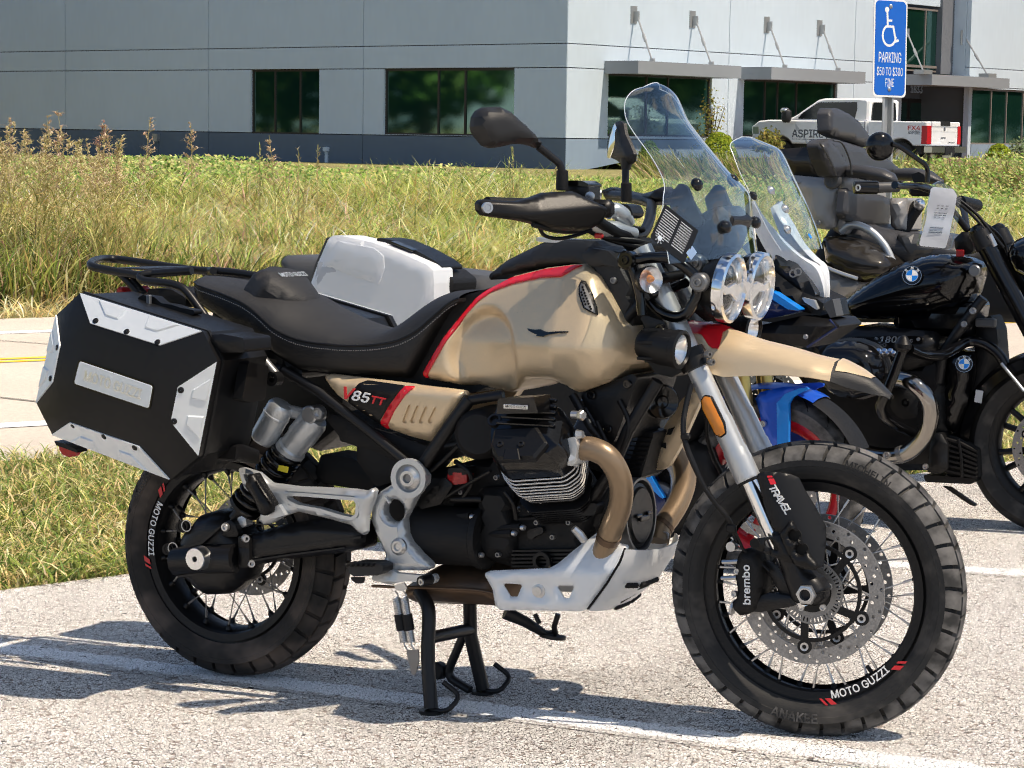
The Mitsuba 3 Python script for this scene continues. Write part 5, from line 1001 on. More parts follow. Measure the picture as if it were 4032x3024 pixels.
p2_ = p3('E', 270, 1030, -.196); M_('foot_peg_bracket__lower_bolt', [lathe([(.008, .004), (.009, .010), (.014, .010), (.020, .004), (.021, 0)], p2_, (0, -1, 0), 20), disc(p2_+A([0, -.003, 0]), (0, -1, 0), .009, .002, 6)], 'steel', 30)
# pillion peg hanger with a window in it
HG = poly(xz('D', [(858, 148), (880, 142), (985, 175), (1060, 240), (1230, 262), (1400, 268), (1560, 275), (1660, 290), (1690, 268), (1712, 285), (1700, 330), (1660, 440), (1655, 540), (1640, 565), (1600, 540), (1560, 500), (1440, 465), (1230, 415), (1140, 445), (1060, 490), (1015, 497), (985, 470), (1000, 420), (960, 330), (895, 270), (870, 200)], -.21), .005)
wi = poly(xz('D', [(1168, 315), (1265, 318), (1590, 345), (1603, 365), (1598, 430), (1570, 448), (1500, 432), (1380, 395), (1240, 370), (1180, 340)], -.21), .005); wi2 = poly(xz('D', [(885, 180), (915, 188), (940, 235), (930, 260), (900, 220)], -.21), .003)
M_('pillion_peg_hanger', slab(HG.difference(wi).difference(wi2), dome(-.225, .010), -.20, .010), 'alu_cast', 40)
M_('pillion_peg_hanger__frame', slab(wi.buffer(.008).difference(wi), dome(-.230, .004), -.215, .02), 'alu_cast', 40)
Pp = Pl('D', (905, 200), -.235, (1080, 380), -.235)
M_('pillion_peg', slab(poly(xz('D', [(925, 185), (965, 178), (1000, 240), (1080, 365), (1075, 420), (1035, 440), (1000, 430), (965, 340), (912, 260)], -.24), .006), dome(-.262, .010), -.225, .012), 'black_satin', 40)
for k in range(9): t = k/8; M_('pillion_peg__tooth', rbox(p3('D', 975+105*t, 205+160*t, -.262), (.007, .014, .012), .002), 'black_matt', 30)
M_('pillion_peg__mount', slab(xz('D', [(1040, 400), (1100, 375), (1140, 440), (1080, 460), (1045, 450)], -.24), dome(-.245, .006), -.21, .02), 'alu_cast', 40)
# rider's peg, rear brake pedal
yq('E', [(-60, 1150), (-20, 1130), (110, 1135), (155, 1155), (150, 1195), (120, 1215), (-30, 1220), (-60, 1200)], -.26, -.20, 'black_grain', 'rider_peg', .006, .012)
for k in range(6): M_('rider_peg__tooth', rbox(p3('E', -30+k*32, 1138, -.235), (.006, .05, .008), .002), 'black_matt', 30)
yq('E', [(-50, 1222), (40, 1225), (35, 1262), (-10, 1262)], -.255, -.24, 'black_satin', 'rider_peg__spring_block', .003)
yq('E', [(85, 1225), (150, 1175), (210, 1180), (250, 1200), (420, 1215), (480, 1205), (492, 1235), (478, 1265), (380, 1255), (300, 1250), (200, 1270), (95, 1245)], -.215, -.19, 'alu_cast', 'brake_pedal', .006, .008)
M_('brake_pedal__toe_tip', tube(path('E', [(405, 1248, -.24), (470, 1230, -.20)]), [.012, .014], 12), 'black_satin', 40); M_('brake_pedal__toe_bolt', ring(p3('E', 412, 1250, -.245), (-.4, -1, 0), .004, .008, .004, 12), 'steel', 40)
# ---- centre stand with springs, side stand
ft, fl = gnd(1690, 2812), gnd(1862, 2748)
ls = [p3('S', 1660, 30, -.12), p3('S', 1700, 90, -.15), p3('S', 1692, 300, -.17), A([ft[0], -.185, gz(ft[0])+.012])]
M_('centre_stand__leg', tube(bent(ls, .06), .0165, 12), 'black_metal', 60)
l2_ = [p3('S', 1860, 60, .02), p3('S', 1862, 200, .045), A([fl[0], .06, gz(fl[0])+.012])]
M_('centre_stand__leg', tube(l2_, .0165, 12), 'black_metal', 60)
M_('centre_stand__cross_bar', tube([p3('S', 1690, 215, -.165), p3('S', 1862, 178, .04)], .0150, 12), 'black_metal', 60)
M_('centre_stand__brace', tube(bent([p3('S', 1840, 190, .06), p3('S', 1765, 365, .06), p3('S', 1862, 420, .055)], .03), .011, 10), 'black_metal', 60)
M_('centre_stand__foot', [tube(bent([ls[-1]+A([0, 0, -.004]), ls[-1]+A([.05, -.012, .0]), ls[-1]+A([.062, .03, .03]), ls[-1]+A([.02, .02, .06])], .02), .006, 8), disc(A([ft[0], -.185, gz(ft[0])]), (0, 0, 1), .028, .008, 16)], 'black_metal', 50)
M_('centre_stand__foot', [tube(bent([l2_[-1]+A([0, 0, -.004]), l2_[-1]+A([.05, -.012, .0]), l2_[-1]+A([.062, .03, .03]), l2_[-1]+A([.02, .02, .06])], .02), .006, 8), disc(A([fl[0], .06, gz(fl[0])]), (0, 0, 1), .028, .008, 16)], 'black_metal', 50)
M_('centre_stand__roller', disc(p3('S', 1748, 340, .07), (-.3, -1, 0), .022, .02, 18, .004), 'black_satin', 40)
for k, (xa, xb) in enumerate([(1575, 1622), (1607, 1650)]):
    a, b = p3('S', xa-6, 55, -.185), p3('S', xb-22, 232, -.185); d = b-a; L_ = np.linalg.norm(d); R_ = frame(d)
    t = np.linspace(0, 1, 300); r_ = .0085; hel = a+t[:, None]*d+r_*(np.cos(t*2*math.pi*26)[:, None]*R_[:, 0]+np.sin(t*2*math.pi*26)[:, None]*R_[:, 1])
    M_('centre_stand__spring', tube(hel, .0018, 5), 'steel', 60); M_('centre_stand__spring_sleeve', tube([a+d*.36, a+d*.72], .0125, 12), 'black_matt', 40)
    M_('centre_stand__spring_hook', tube([a-d*.16, a-d*.05+R_[:, 0]*.006, a], .0022, 5, sp=3), 'steel', 60); M_('centre_stand__spring_hook', tube([b, b+d*.06, b+d*.16+A([.006, 0, 0])], .0022, 5, sp=3), 'steel', 60)
yq('S', [(1608, 262), (1655, 258), (1658, 300), (1650, 340), (1642, 362), (1630, 358), (1612, 290)], -.188, -.184, 'steel_dark', 'centre_stand__spring_plate', .002, .001); yq('E', [(240, 1270), (300, 1255), (320, 1290), (290, 1310), (245, 1300)], -.19, -.184, 'steel', 'centre_stand__spring_anchor', .003, .001)
M_('side_stand', tube(path('E', [(930, 1440, .02), (1060, 1500, .05), (1180, 1575, .10), (1230, 1580, .11)]), [.016, .013, .010, .012], 10), 'black_metal', 50); M_('side_stand__tang', tube(path('E', [(1260, 1450, .10), (1235, 1530, .10), (1245, 1575, .11)]), .007, 8), 'black_metal', 50)
M_('side_stand__foot', disc(p3('E', 1225, 1600, .11), (.1, .1, 1), .032, .008, 16), 'black_metal', 40); M_('side_stand__link', tube(path('E', [(1115, 1450, .06), (1145, 1510, .06)]), .006, 8), 'black_metal', 50)
# ---- swing arm, final drive, rear suspension
SA = poly(xz('N', [(920, 570), (1040, 545), (1250, 490), (1500, 455), (1850, 470), (1850, 660), (1700, 690), (1500, 715), (1250, 745), (1030, 790), (985, 795)], -.12), .01)
M_('swing_arm', slab(SA, dome(-.145, .022), -.07, .015), 'black_metal', 50)
M_('swing_arm__rib', slab(xz('N', [(1000, 668), (1300, 640), (1820, 570), (1820, 585), (1300, 655), (1000, 682)], -.14), -.1475, -.13, .02), 'black_metal', 30); M_('swing_arm__rib', slab(xz('N', [(1010, 745), (1300, 700), (1700, 650), (1700, 660), (1300, 712), (1010, 757)], -.14), -.1465, -.13, .02), 'black_metal', 30)
FD = poly(xz('N', [(470, 720), (490, 600), (520, 540), (610, 430), (740, 390), (860, 400), (880, 470), (950, 560), (985, 620), (1000, 800), (960, 900), (830, 1000), (650, 1005), (540, 900), (480, 830)], -.12), .015)
M_('final_drive', slab(FD, dome(-.150, .045, 1, .05), -.05, .015), 'black_metal', 50)
M_('final_drive__rear_boss', [tube(path('N', q), r, 10) for q, r in (([(470, 760, -.15), (640, 740, -.155), (900, 735, -.15)], .036),)][0], 'black_metal', 50)
for q in ([(510, 650), (660, 610), (800, 500), (815, 505), (680, 625), (520, 665)], [(670, 640), (800, 690), (900, 690), (900, 700), (790, 702), (665, 655)], [(640, 810), (760, 750), (900, 745), (900, 755), (770, 762), (650, 825)], [(500, 855), (700, 825), (900, 810), (900, 822), (700, 838), (505, 868)]):
    M_('final_drive__rib', slab(xz('N', q, -.15), dome(-.168, .004), -.12, .03), 'black_metal', 30)
ab = p3('N', 618, 737, -.200); M_('final_drive__axle_cap', lathe([(.0065, .004), (.007, .010), (.026, .010), (.0285, .006), (.030, -.02)], ab, (0, -1, 0), 30), 'alu_bright', 30); M_('final_drive__axle_socket', disc(ab+A([0, -.003, 0]), (0, -1, 0), .008, .002, 6), 'hole_black', 30)
for q in ((445, 660), (543, 498)): M_('final_drive__plug', [ring(p3('N', *q, -.13), (0, -1, 0), .0125, .015, .02, 22), disc(p3('N', *q, -.12), (0, -1, 0), .0135, .028, 20)], 'black_satin', 40); M_('final_drive__plug_ring', ring(p3('N', *q, -.151), (0, -1, 0), .0125, .0145, .002, 22), 'steel', 40)
yq('N', [(905, 580), (960, 570), (985, 600), (990, 800), (920, 805)], -.165, -.06, 'black_satin', 'final_drive__clamp', .006); M_('final_drive__clamp_bolt', screw(p3('N', 968, 590, -.16), (.8, -.6, 0), .010, .008), 'steel', 30); M_('final_drive__clamp_bolt', screw(p3('N', 1008, 772, -.15), (.8, -.6, 0), .010, .008), 'steel', 30)
yq('N', [(800, 480), (850, 455), (885, 490), (910, 580), (790, 580)], -.16, -.13, 'black_satin', 'shock_lower_mount', .006); M_('shock_lower_mount__bolt', screw(p3('N', 826, 508, -.163), (0, -1, 0), .011, .006), 'steel', 30)
yq('N', [(845, 455), (885, 395), (960, 440), (970, 500), (925, 520), (880, 480)], -.135, -.10, 'alu_cast', 'shock_absorber__lower_eye', .006)
s0, s1 = p3('A', 1790, 1120, -.115), p3('N', 900, 450, -.115); ds = s1-s0; Ls = np.linalg.norm(ds); Rs_ = frame(ds); us = ds/Ls
M_('shock_absorber__damper', tube([s0+us*.05, s1], .019, 14), 'black_satin', 50)
M_('shock_absorber__body', lathe([(.001, -.012), (.030, -.012), (.036, .0), (.037, .05), (.034, .055), (.034, .085), (.038, .09), (.038, .105), (.02, .106)], s0, us, 28), 'alu_cast', 35)
t = np.linspace(0, 1, 420); sl = Ls-.035; hel = s0+us*.105+t[:, None]*us*(sl-.115)+.037*(np.cos(t*2*math.pi*8.2)[:, None]*Rs_[:, 0]+np.sin(t*2*math.pi*8.2)[:, None]*Rs_[:, 1])
M_('shock_absorber__spring', tube(hel, .0075, 8), 'black_gloss', 60); M_('shock_absorber__spring_seat', lathe([(.02, -.01), (.043, -.006), (.043, .004), (.02, .008)], s0+us*(sl-.008), us, 24), 'black_satin', 40)
M_('shock_absorber__sticker', Pl('A', (1570, 1420), -.155, (1640, 1430), -.155).slab('A', [(1575, 1392), (1635, 1405), (1628, 1442), (1568, 1425)], 0, .003, .02), 'sticker_yellow', 30)
rs0, rs1 = p3('A', 1600, 1010, -.135), p3('A', 1480, 1225, -.135); M_('shock_absorber__reservoir', lathe([(.001, 0), (.026, 0), (.033, .010), (.033, .030), (.0345, .032), (.0345, .036), (.033, .038), (.033, np.linalg.norm(rs1-rs0)), (.028, np.linalg.norm(rs1-rs0)+.008), (.001, np.linalg.norm(rs1-rs0)+.008)], rs0, rs1-rs0, 26), 'alu_cast', 35)
M_('shock_absorber__reservoir_arm', tube(path('A', [(1610, 1050, -.12), (1700, 1070, -.115), (1790, 1090, -.115)]), .016, 10, flat=.7), 'alu_cast', 50); M_('shock_absorber__top_bolt', [screw(p3('A', 1828, 1070, -.15), (0, -1, 0), .016, .010), disc(p3('A', 1828, 1070, -.10), (0, -1, 0), .022, .05, 20, .004)], 'steel', 30)
yq('D', [(1360, 60), (1560, 90), (1700, 180), (1860, 270), (1700, 300), (1400, 250), (1300, 240)], -.02, .1, 'black_matt', 'inner_mudguard', .01)
yq('D', [(1440, 170), (1530, 120), (1600, 165), (1460, 235)], .10, .13, 'red_plastic', 'far_reflector', .005)
# ---- front fork
fa, fb2 = p3('C', 1175, 1180, -.103), p3('O', 962, 522, -.103); fd = unit(fb2-fa)
fl_ = A([0, .203, 0])+A([-.203*math.sin(ST)*1.0, 0, 0]); 
for k, o_ in enumerate((A([0, 0, 0]), fl_)):
    a, b = fa+o_, fb2+o_; L_ = np.linalg.norm(b-a)
    M_('fork__outer_tube', lathe([(.001, -.12), (.024, -.12), (.024, L_-.15), (.0255, L_-.145), (.0255, L_-.075), (.0275, L_-.07), (.0275, L_-.055), (.0285, L_-.05), (.0285, L_-.005), (.027, L_), (.012, L_)], a, fd, 36), 'silver_paint' if k == 2 else 'alu_cast', 35)
    M_('fork__dust_seal', lathe([(.012, 0), (.0262, 0), (.0255, .006), (.012, .007)], b, fd, 30), 'black_satin', 35)
    M_('fork__stanchion', tube([b, b+fd*.30], .0205, 22), 'chrome', 60)
    cl = p3('C', 1325, 1545, -.103)+o_; t_ = (cl-a)@fd
    M_('fork__clamp', lathe([(.024, -.024), (.033, -.022), (.034, 0), (.033, .022), (.024, .024)], a+fd*t_, fd, 30), 'black_satin', 40)
labels[MC+'__fork__outer_tube'] = {'label': 'near silver fork tube'}
yk = -.103
M_('fork__clamp_bolt', screw(p3('C', 1420, 1508, yk-.02), (1, -.3, 0), .008, .008), 'steel_dark', 30); M_('fork__clamp_bolt', screw(p3('C', 1440, 1552, yk-.02), (1, -.3, 0), .008, .008), 'steel_dark', 30)
M_('fork__lower_yoke', slab(poly(xz('C', [(1120, 1440), (1250, 1470), (1420, 1500), (1440, 1560), (1330, 1620), (1240, 1600)], 0), .006), -.11, .11, .02), 'black_satin', 40)
# reflector on the fork tube
rr = A([p3('E', x, y, yk-.030) for x, y in [(2155, 120), (2200, 90), (2320, 400)]])
rq = poly(xz('U', [(1516, 865), (1522, 856), (1534, 858), (1562, 915), (1566, 936), (1556, 943), (1546, 938), (1518, 884)], yk-.028), .004)
M_('fork__reflector_case', slab(rq.buffer(.003), dome(yk-.031, .004), yk-.010, .01), 'black_satin', 40); M_('fork__reflector', slab(rq, dome(yk-.034, .004), yk-.02, .01), 'amber', 40)
# fork leg casting, axle clamp, guard
ay = -.112; an = p3('F', 866, 880, -.128)
LG = poly(xz('F', [(690, 560), (760, 545), (870, 760), (930, 800), (962, 850), (955, 900), (930, 930), (880, 938), (830, 935), (790, 900), (745, 770), (700, 650)], ay), .008)
M_('fork__lower_leg', slab(LG, dome(ay-.020, .014), ay+.030, .012), 'black_metal', 50); M_('fork__far_lower_leg', xf(slab(LG, ay-.005, ay+.020, .03), None, A([-.027, .222, 0])), 'black_metal', 50)
M_('fork__axle_nut', [lathe([(.0145, .004), (.016, .014), (.0215, .013), (.0235, .009), (.0235, -.004), (.0145, -.004)], an, (0, -1, 0), 6)], 'steel', 30); M_('fork__axle', [ring(an, (0, -1, 0), .0125, .0155, .016, 24), disc(an, (0, -1, 0), .0130, .002, 20)], 'steel', 40)
M_('fork__pinch_slot', slab(xz('F', [(905, 872), (958, 868), (958, 873), (905, 878)], ay-.02), ay-.0215, ay, .02), 'hole_black', 30)
GD = poly(xz('F', [(624, 272), (660, 263), (700, 264), (765, 280), (800, 300), (832, 370), (880, 460), (925, 555), (934, 640), (936, 745), (900, 760), (830, 740), (790, 650), (740, 560), (715, 560), (690, 520), (650, 390)], -.135), .006)
gdx0, gdx1 = p3('F', 640, 300, -.135)[0], p3('F', 935, 650, -.135)[0]
gy = lambda k: (lambda x, z, d: -.150+k+.055*np.clip((x-gdx0-(p3('F', 640, 300, -.135)[2]-z)*.42)/.085, 0, 1.3)**2)
M_('fork_guard', slab(GD, gy(0), gy(.004), .01), 'black_satin', 60)
LW = poly(xz('F', [(735, 568), (762, 540), (792, 500), (806, 530), (860, 650), (925, 735), (915, 758), (835, 748), (802, 722), (745, 606)], -.15), .005)
for q in ((805, 585), (840, 655)): LW = LW.difference(sg.Point(*p3('F', *q, -.15)[[0, 2]]).buffer(.0125))
M_('fork_guard__bracket', slab(LW, dome(-.166, .006), -.150, .008), 'black_satin', 40)
for q in ((805, 585), (840, 655)): M_('fork_guard__bracket_recess', disc(p3('F', *q, -.150)+A([0, .006, 0]), (0, -1, 0), .0135, .003, 18), 'hole_black', 30)
AR = poly(xz('F', [(580, 612), (600, 602), (735, 585), (752, 612), (805, 725), (770, 722), (600, 650), (584, 640)], -.15), .004); tri = poly(xz('F', [(650, 615), (690, 600), (705, 625), (730, 668), (690, 655), (655, 640)], -.15), .003)
M_('fork_guard__arm', slab(AR.difference(tri), dome(-.158, .005), -.145, .01), 'black_satin', 40); M_('fork_guard__arm_hole', disc(p3('F', 603, 625, -.1595), (0, -1, 0), .011, .002, 18), 'hole_black', 30)
Rt_ = ori('F', (688, 330), (760, 480), -.15); Rt_ = Rt_@A([[1, .0, 0], [0, 1, 0], [0, 0, 1]])
def on_guard(v, x, y): p = p3(v, x, y, -.150); return p+A([0, gy(0)(p[0], p[2], 0)-(-.150)-.0012, 0])
for ch, t in zip('TRAVEL', np.linspace(0, 1, 6)):
    x_, y_ = 694+t*70, 348+t*118; p = on_guard('F', x_, y_); nn = .6*np.clip((p[0]-gdx0-(p3('F', 640, 300, -.135)[2]-p[2])*.42)/.085, 0, 1)
    M_('fork_guard__lettering', text(ch, .016, Rt_@A([[1, .2, 0], [0, 1, 0], [0, -nn*.0, 1]]), p+A([0, -.0015, 0]), .002, True, 1.15), 'white_print', False)
for q in ([(662, 286), (683, 286), (687, 294), (665, 295)], [(668, 301), (692, 300), (704, 328), (680, 330)]):
    M_('fork_guard__red_mark', slab(xz('F', q, -.150), lambda x, z, d: gy(0)(x, z, d)-.0015, lambda x, z, d: gy(0)(x, z, d)+.002, .01), 'red_paint', 30)
# brake caliper, hose, sensor wires
CP = poly(xz('F', [(512, 690), (530, 662), (575, 655), (622, 682), (640, 760), (630, 860), (602, 962), (560, 985), (520, 992), (488, 960), (482, 925), (505, 900), (508, 850), (498, 800), (500, 740)], -.12), .006)
M_('brake_caliper', slab(CP, dome(-.128, .018), -.03, .010), 'black_matt', 45)
Rb_ = ori('F', (565, 895), (562, 770), -.128); M_('brake_caliper__lettering', text('brembo', .0165, Rb_, p3('F', 560, 832, -.1295), .002, True, 1.08), 'white_print', False)
M_('brake_caliper__bracket', slab(poly(xz('F', [(600, 900), (680, 870), (800, 890), (830, 925), (800, 938), (640, 968), (590, 965)], -.10), .005), dome(-.112, .005), -.085, .015), 'black_metal', 40)
M_('brake_caliper__bracket_arm', slab(poly(xz('F', [(640, 700), (760, 760), (800, 900), (740, 890), (690, 800), (650, 760)], -.09), .005), dome(-.098, .004), -.08, .015), 'black_metal', 40)
for q in ((515, 765), (500, 878)): M_('brake_caliper__bolt', screw(p3('F', *q, -.12), (0, -1, 0), .0075, .006), 'steel', 30)
M_('brake_caliper__end_bolt', tube(path('F', [(488, 945, -.10), (500, 950, -.10)]), .018, 14), 'steel', 30); M_('brake_caliper__pin', tube(path('F', [(440, 718, -.09), (520, 714, -.09)]), .0055, 8), 'steel', 40); M_('brake_caliper__pin', tube(path('F', [(435, 800, -.09), (512, 796, -.09)]), .005, 8), 'steel', 40)
M_('brake_caliper__banjo', [tube(path('O', [(765, 1195, -.10), (800, 1260, -.10)]), .010, 8), disc(p3('O', 800, 1240, -.115), (0, -1, 0), .011, .02, 12)], 'steel', 40)
M_('brake_hose', tube(path('O', [(330, -520, -.13), (270, -260, -.15), (245, -80, -.165), (255, 60, -.17), (290, 190, -.17), (350, 340, -.17), (430, 510, -.165), (520, 670, -.16), (640, 830, -.15), (740, 950, -.14), (790, 1080, -.125), (830, 1200, -.115), (800, 1250, -.11)]), .0055, 8, sp=5), 'black_satin', 60)
M_('brake_hose', tube(path('O', [(345, -500, -.13), (285, -250, -.15), (262, -80, -.165), (270, 60, -.165), (310, 190, -.165), (380, 360, -.165), (470, 560, -.16), (600, 760, -.15), (730, 910, -.14), (800, 1060, -.13), (860, 1190, -.12), (920, 1300, -.115), (1080, 1420, -.11), (1190, 1520, -.11)]), .0038, 8, sp=5), 'black_satin', 60)
M_('brake_hose', tube(path('O', [(560, -400, -.05), (510, -180, -.02), (505, 0, .0), (530, 130, .02), (580, 280, .04), (640, 400, .06), (690, 500, .07)]), .0055, 8, sp=5), 'black_satin', 60)
M_('brake_hose__clip', [rbox(p3('O', 275, 50, -.17), (.02, .014, .014), .003)], 'black_satin', 40); M_('brake_hose__clip', [rbox(p3('O', 775, 1050, -.135), (.022, .014, .018), .003)], 'black_satin', 40)
# ---- front mudguard (beak)
crest = col('H', [(-290, 205), (-93, 230), (60, 282), (200, 334), (400, 385), (560, 437), (740, 475), (850, 540), (945, 604), (1015, 668), (1068, 718)], 0.03)
topE = col('H', [(-240, 300), (-178, 398), (0, 414), (120, 425), (200, 440), (350, 480), (480, 520), (590, 557), (720, 580), (850, 628), (945, 606)], -.055); 
botE = col('H', [(-200, 560), (-93, 588), (0, 582), (150, 578), (300, 577), (480, 595), (600, 622), (700, 666), (850, 716), (960, 745), (1060, 735)], -.07)
def beak(x0, x1, n):
    out = []
    for x in np.linspace(x0, x1, n):
        zc = ip(crest, x); zt_ = min(ip(topE, x), zc-.004); zb_ = min(ip(botE, x), zt_-.004); k = np.clip((crest[-1, 0]-x)/.16, 0, 1)**.6; yo = .02*np.clip((x-1.3)/.3, 0, 1)+.01
        wt, wb = .006+.058*k, .008+.066*k
        out.append([(x, yo-wb, zb_), (x, yo-(wb+wt)/2, zb_+(zt_-zb_)*.5), (x, yo-wt, zt_), (x, yo-wt*.60, zt_+(zc-zt_)*.80), (x, yo, zc), (x, yo+wt*.60, zt_+(zc-zt_)*.80), (x, yo+wt, zt_), (x, yo+(wb+wt)/2, zb_+(zt_-zb_)*.5), (x, yo+wb, zb_)])
    return out
bx0, bx1, bxt = crest[0, 0], crest[-1, 0]-.002, p3('H', 600, 590, -.06)[0]
b_ = beak(bx0, bx1, 60); xs_ = [q[0][0] for q in b_]; kt = int(np.searchsorted(xs_, bxt))
def both_sides(m): return cat([m, offp(m, -.003)])
M_('front_mudguard', both_sides(loft(b_[:kt+1], False, False)), 'sand_paint', 28)
tip_ = b_[kt:]; M_('front_mudguard__tip', both_sides(loft([q[0:3]+q[6:9] if False else q for q in tip_], False, False)), 'black_grain', 28)
up_ = [[A(p)+A([0, 0, .0065]) for p in q[2:7]] for q in b_[kt+1:kt+int((len(b_)-kt)*.72)]]
n_ = len(up_); M_('front_mudguard__top_tongue', loft([[p*1.0 if True else p for p in ([(q[2]+(p-q[2])*(1-max(0, (i/n_-.0))**3*.6)) for p in q])] for i, q in enumerate(up_)], False, False), 'sand_paint', 40)
redq = poly(xz('C', [(1345, 1322), (1508, 1330), (1590, 1404), (1470, 1402), (1385, 1398)], -.03))
M_('front_mudguard__red_flash', loft([[A(p)+A([0, 0, .0050])+A([0, -.004 if i < 4 else .004, 0]) for i, p in list(enumerate(q))[2:7]] for q in b_[0:int(np.searchsorted(xs_, p3('C', 1550, 1368, 0)[0]))]], False, False), 'red_paint', 50)
for q in ((1445, 1330), ): pass
# sand coloured lower cowl and horn beside the radiator
yq('E', [(2085, 40), (2150, 60), (2130, 140), (2010, 410), (1940, 530), (1900, 555), (1800, 560), (1845, 440), (1920, 270), (2010, 130)], .10, .13, 'sand_paint', 'lower_cowl', .006, .01)
for q in ([(1945, 300), (1985, 285), (1960, 335), (1935, 335)], [(1905, 385), (1930, 385), (1930, 420), (1890, 405)]): M_('lower_cowl__opening', slab(xz('E', q, .098), .0975, .11, .02), 'hole_black', 30)
M_('horn', [lathe([(.001, .004), (.012, .006), (.016, .002), (.028, .006), (.036, .010), (.040, .004), (.038, -.02)], p3('E', 1905, 130, -.03), (.7, -.75, 0), 26)], 'black_gloss', 40)
yq('E', [(1700, 500), (1760, 320), (1850, 320), (1770, 600), (1680, 640)], .02, .14, 'black_matt', 'oil_cooler', .004)
for k in range(9): M_('oil_cooler__fin', rbox(p3('E', 1790-k*11, 350+k*28, .018), (.05, .003, .003), .001), 'black_satin', 30)
yq('C', [(740, 1080), (1000, 1020), (1100, 1240), (1200, 1330), (1230, 1500), (1130, 1420), (1060, 1400), (960, 1500), (930, 1320), (860, 1180)], -.05, .08, 'black_matt', 'headstock', .015, .02)
yq('C', [(1330, 1020), (1480, 1000), (1520, 1100), (1500, 1300), (1400, 1330), (1300, 1250)], -.07, .09, 'black_matt', 'headlight_carrier', .02, .02)
# ---- headlights
for k, (hx, hy, yy) in enumerate([(1548, 1132, -.074), (1712, 1120, .074)]):
    o = p3('C', hx, hy, yy); a_ = unit([1, 0, -.10])
    kk = MC+'__headlight'+('' if k == 0 else '_001')
    add(kk, lathe([(.001, -.06), (.05, -.055), (.070, -.03), (.073, -.012)], o, a_, 40), 'black_satin', 40)
    add(kk+'__bezel', lathe([(.073, -.016), (.0765, -.013), (.0775, .0), (.0765, .010), (.070, .013), (.0665, .009), (.063, -.006)], o, a_, 56), 'chrome', 40)
    add(kk+'__reflector', lathe([(.063, -.006), (.056, -.022), (.035, -.040), (.012, -.048), (.001, -.048)], o, a_, 40), 'steel', 40)
    add(kk+'__lens', lathe([(.0665, .007), (.055, .012), (.03, .017), (.001, .0185)], o, a_, 40), 'clear_lens', True)
    add(kk+'__inner_ring', ring(o+a_*-.012, a_, .050, .056, .006, 40), 'steel', 40); add(kk+'__bulb_cap', lathe([(.001, .0), (.012, -.004), (.016, -.02)], o+a_*-.02, a_, 18), 'steel_dark', 40)
    s_ = 1 if k else -1
    wing = poly([(s_*-.074, -.012), (s_*-.055, .004), (s_*-.02, .012), (s_*.02, .004), (s_*.060, .012), (s_*.060, -.004), (s_*.03, -.014), (s_*0, -.012), (s_*-.04, -.030), (s_*-.066, -.034)])
    Rh = A([[0, 1, 0], np.cross(a_, [0, 1, 0]), a_]).T
    add(kk+'__running_light', prism(wing, Rh, o-a_*.004, .009, .003, .002), 'alu_bright', 30)
hm = (p3('C', 1548, 1132, -.074)+p3('C', 1712, 1120, .074))/2
M_('headlight_bridge', [hull([hm+A([.004, sy*.022, .012+sz]) for sy in (-1, 1) for sz in (0, .008)]+[hm+A([.018, 0, .006]), hm+A([.012, .0, -.022]), hm+A([-.02, .02, 0]), hm+A([-.02, -.02, 0])])], 'chrome', 20)
# ---- windscreen
ROWS = [((1132, 948), (1775, 1010)), ((1088, 880), (1778, 905)), ((1082, 800), (1752, 800)), ((1110, 715), (1715, 700)), ((1165, 620), (1660, 612)), ((1188, 560), (1618, 560)), ((1168, 480), (1545, 500)), ((1105, 382), (1455, 385)), ((1000, 285), (1365, 270)), ((950, 200), (1300, 180)), ((943, 120), (1272, 100)), ((965, 62), (1252, 52)), ((1003, 22), (1215, 12)), ((1060, -2), (1140, -6))]
scr = []
for (n0, f0) in ROWS:
    best = min(((abs(p3('C', *n0, -w)[0]-p3('C', *f0, w)[0])+.3*abs(p3('C', *n0, -w)[2]-p3('C', *f0, w)[2]), w) for w in np.linspace(.01, .26, 126)))
    w = best[1]; a, b = p3('C', *n0, -w), p3('C', *f0, w); x_ = (a[0]+b[0])/2; z_ = (a[2]+b[2])/2; scr.append((x_, z_, w))
scr = A(scr); scr[:, 2] = np.convolve(np.pad(scr[:, 2], 1, 'edge'), [.25, .5, .25], 'valid'); scr[:, 0] = np.convolve(np.pad(scr[:, 0], 1, 'edge'), [.25, .5, .25], 'valid'); scr[-1, 2] = max(.02, scr[-1, 2]*.8)
def screen(inset=0., off_=0., bulge=.055):
    R_ = spline(scr, 4); out = []
    for x_, z_, w in R_:
        th = np.linspace(-1, 1, 25); out.append([(x_+off_+bulge*(w/.2)*(1-t*t), w*t*(1-inset), z_+.012*(1-t*t)) for t in th])
    return out
SG = screen(); M_('windscreen', loft(SG, False, False), 'screen_plastic', True)
ed_ = [q[0] for q in SG]+SG[-1][1:-1]+[q[-1] for q in SG[::-1]]
M_('windscreen__edge', tube(ed_, .0011, 5), 'clear_edge' if False else 'alu_plate', 60)
def on_screen(v, x, y):
    best = None
    S = A(SG).reshape(-1, 3); d = S-CAM; w = d@BL[2]; P_ = np.c_[2016+FOC*(d@BL[0])/w, 1512-FOC*(d@BL[1])/w]; i = np.argsort(((P_-A(px(v, x, y)))**2).sum(1))[:3]
    return S[i].mean(0)
for q in ((1358, 542), (1518, 785), (1702, 760), (1548, 522)): p = on_screen('C', *q); M_('windscreen__rubber_bolt', lathe([(.001, .012), (.008, .011), (.014, .005), (.0155, 0), (.013, -.006), (.001, -.006)], p+A([.004, 0, 0]), (.8, -.1, .5), 20), 'black_gloss', 50)
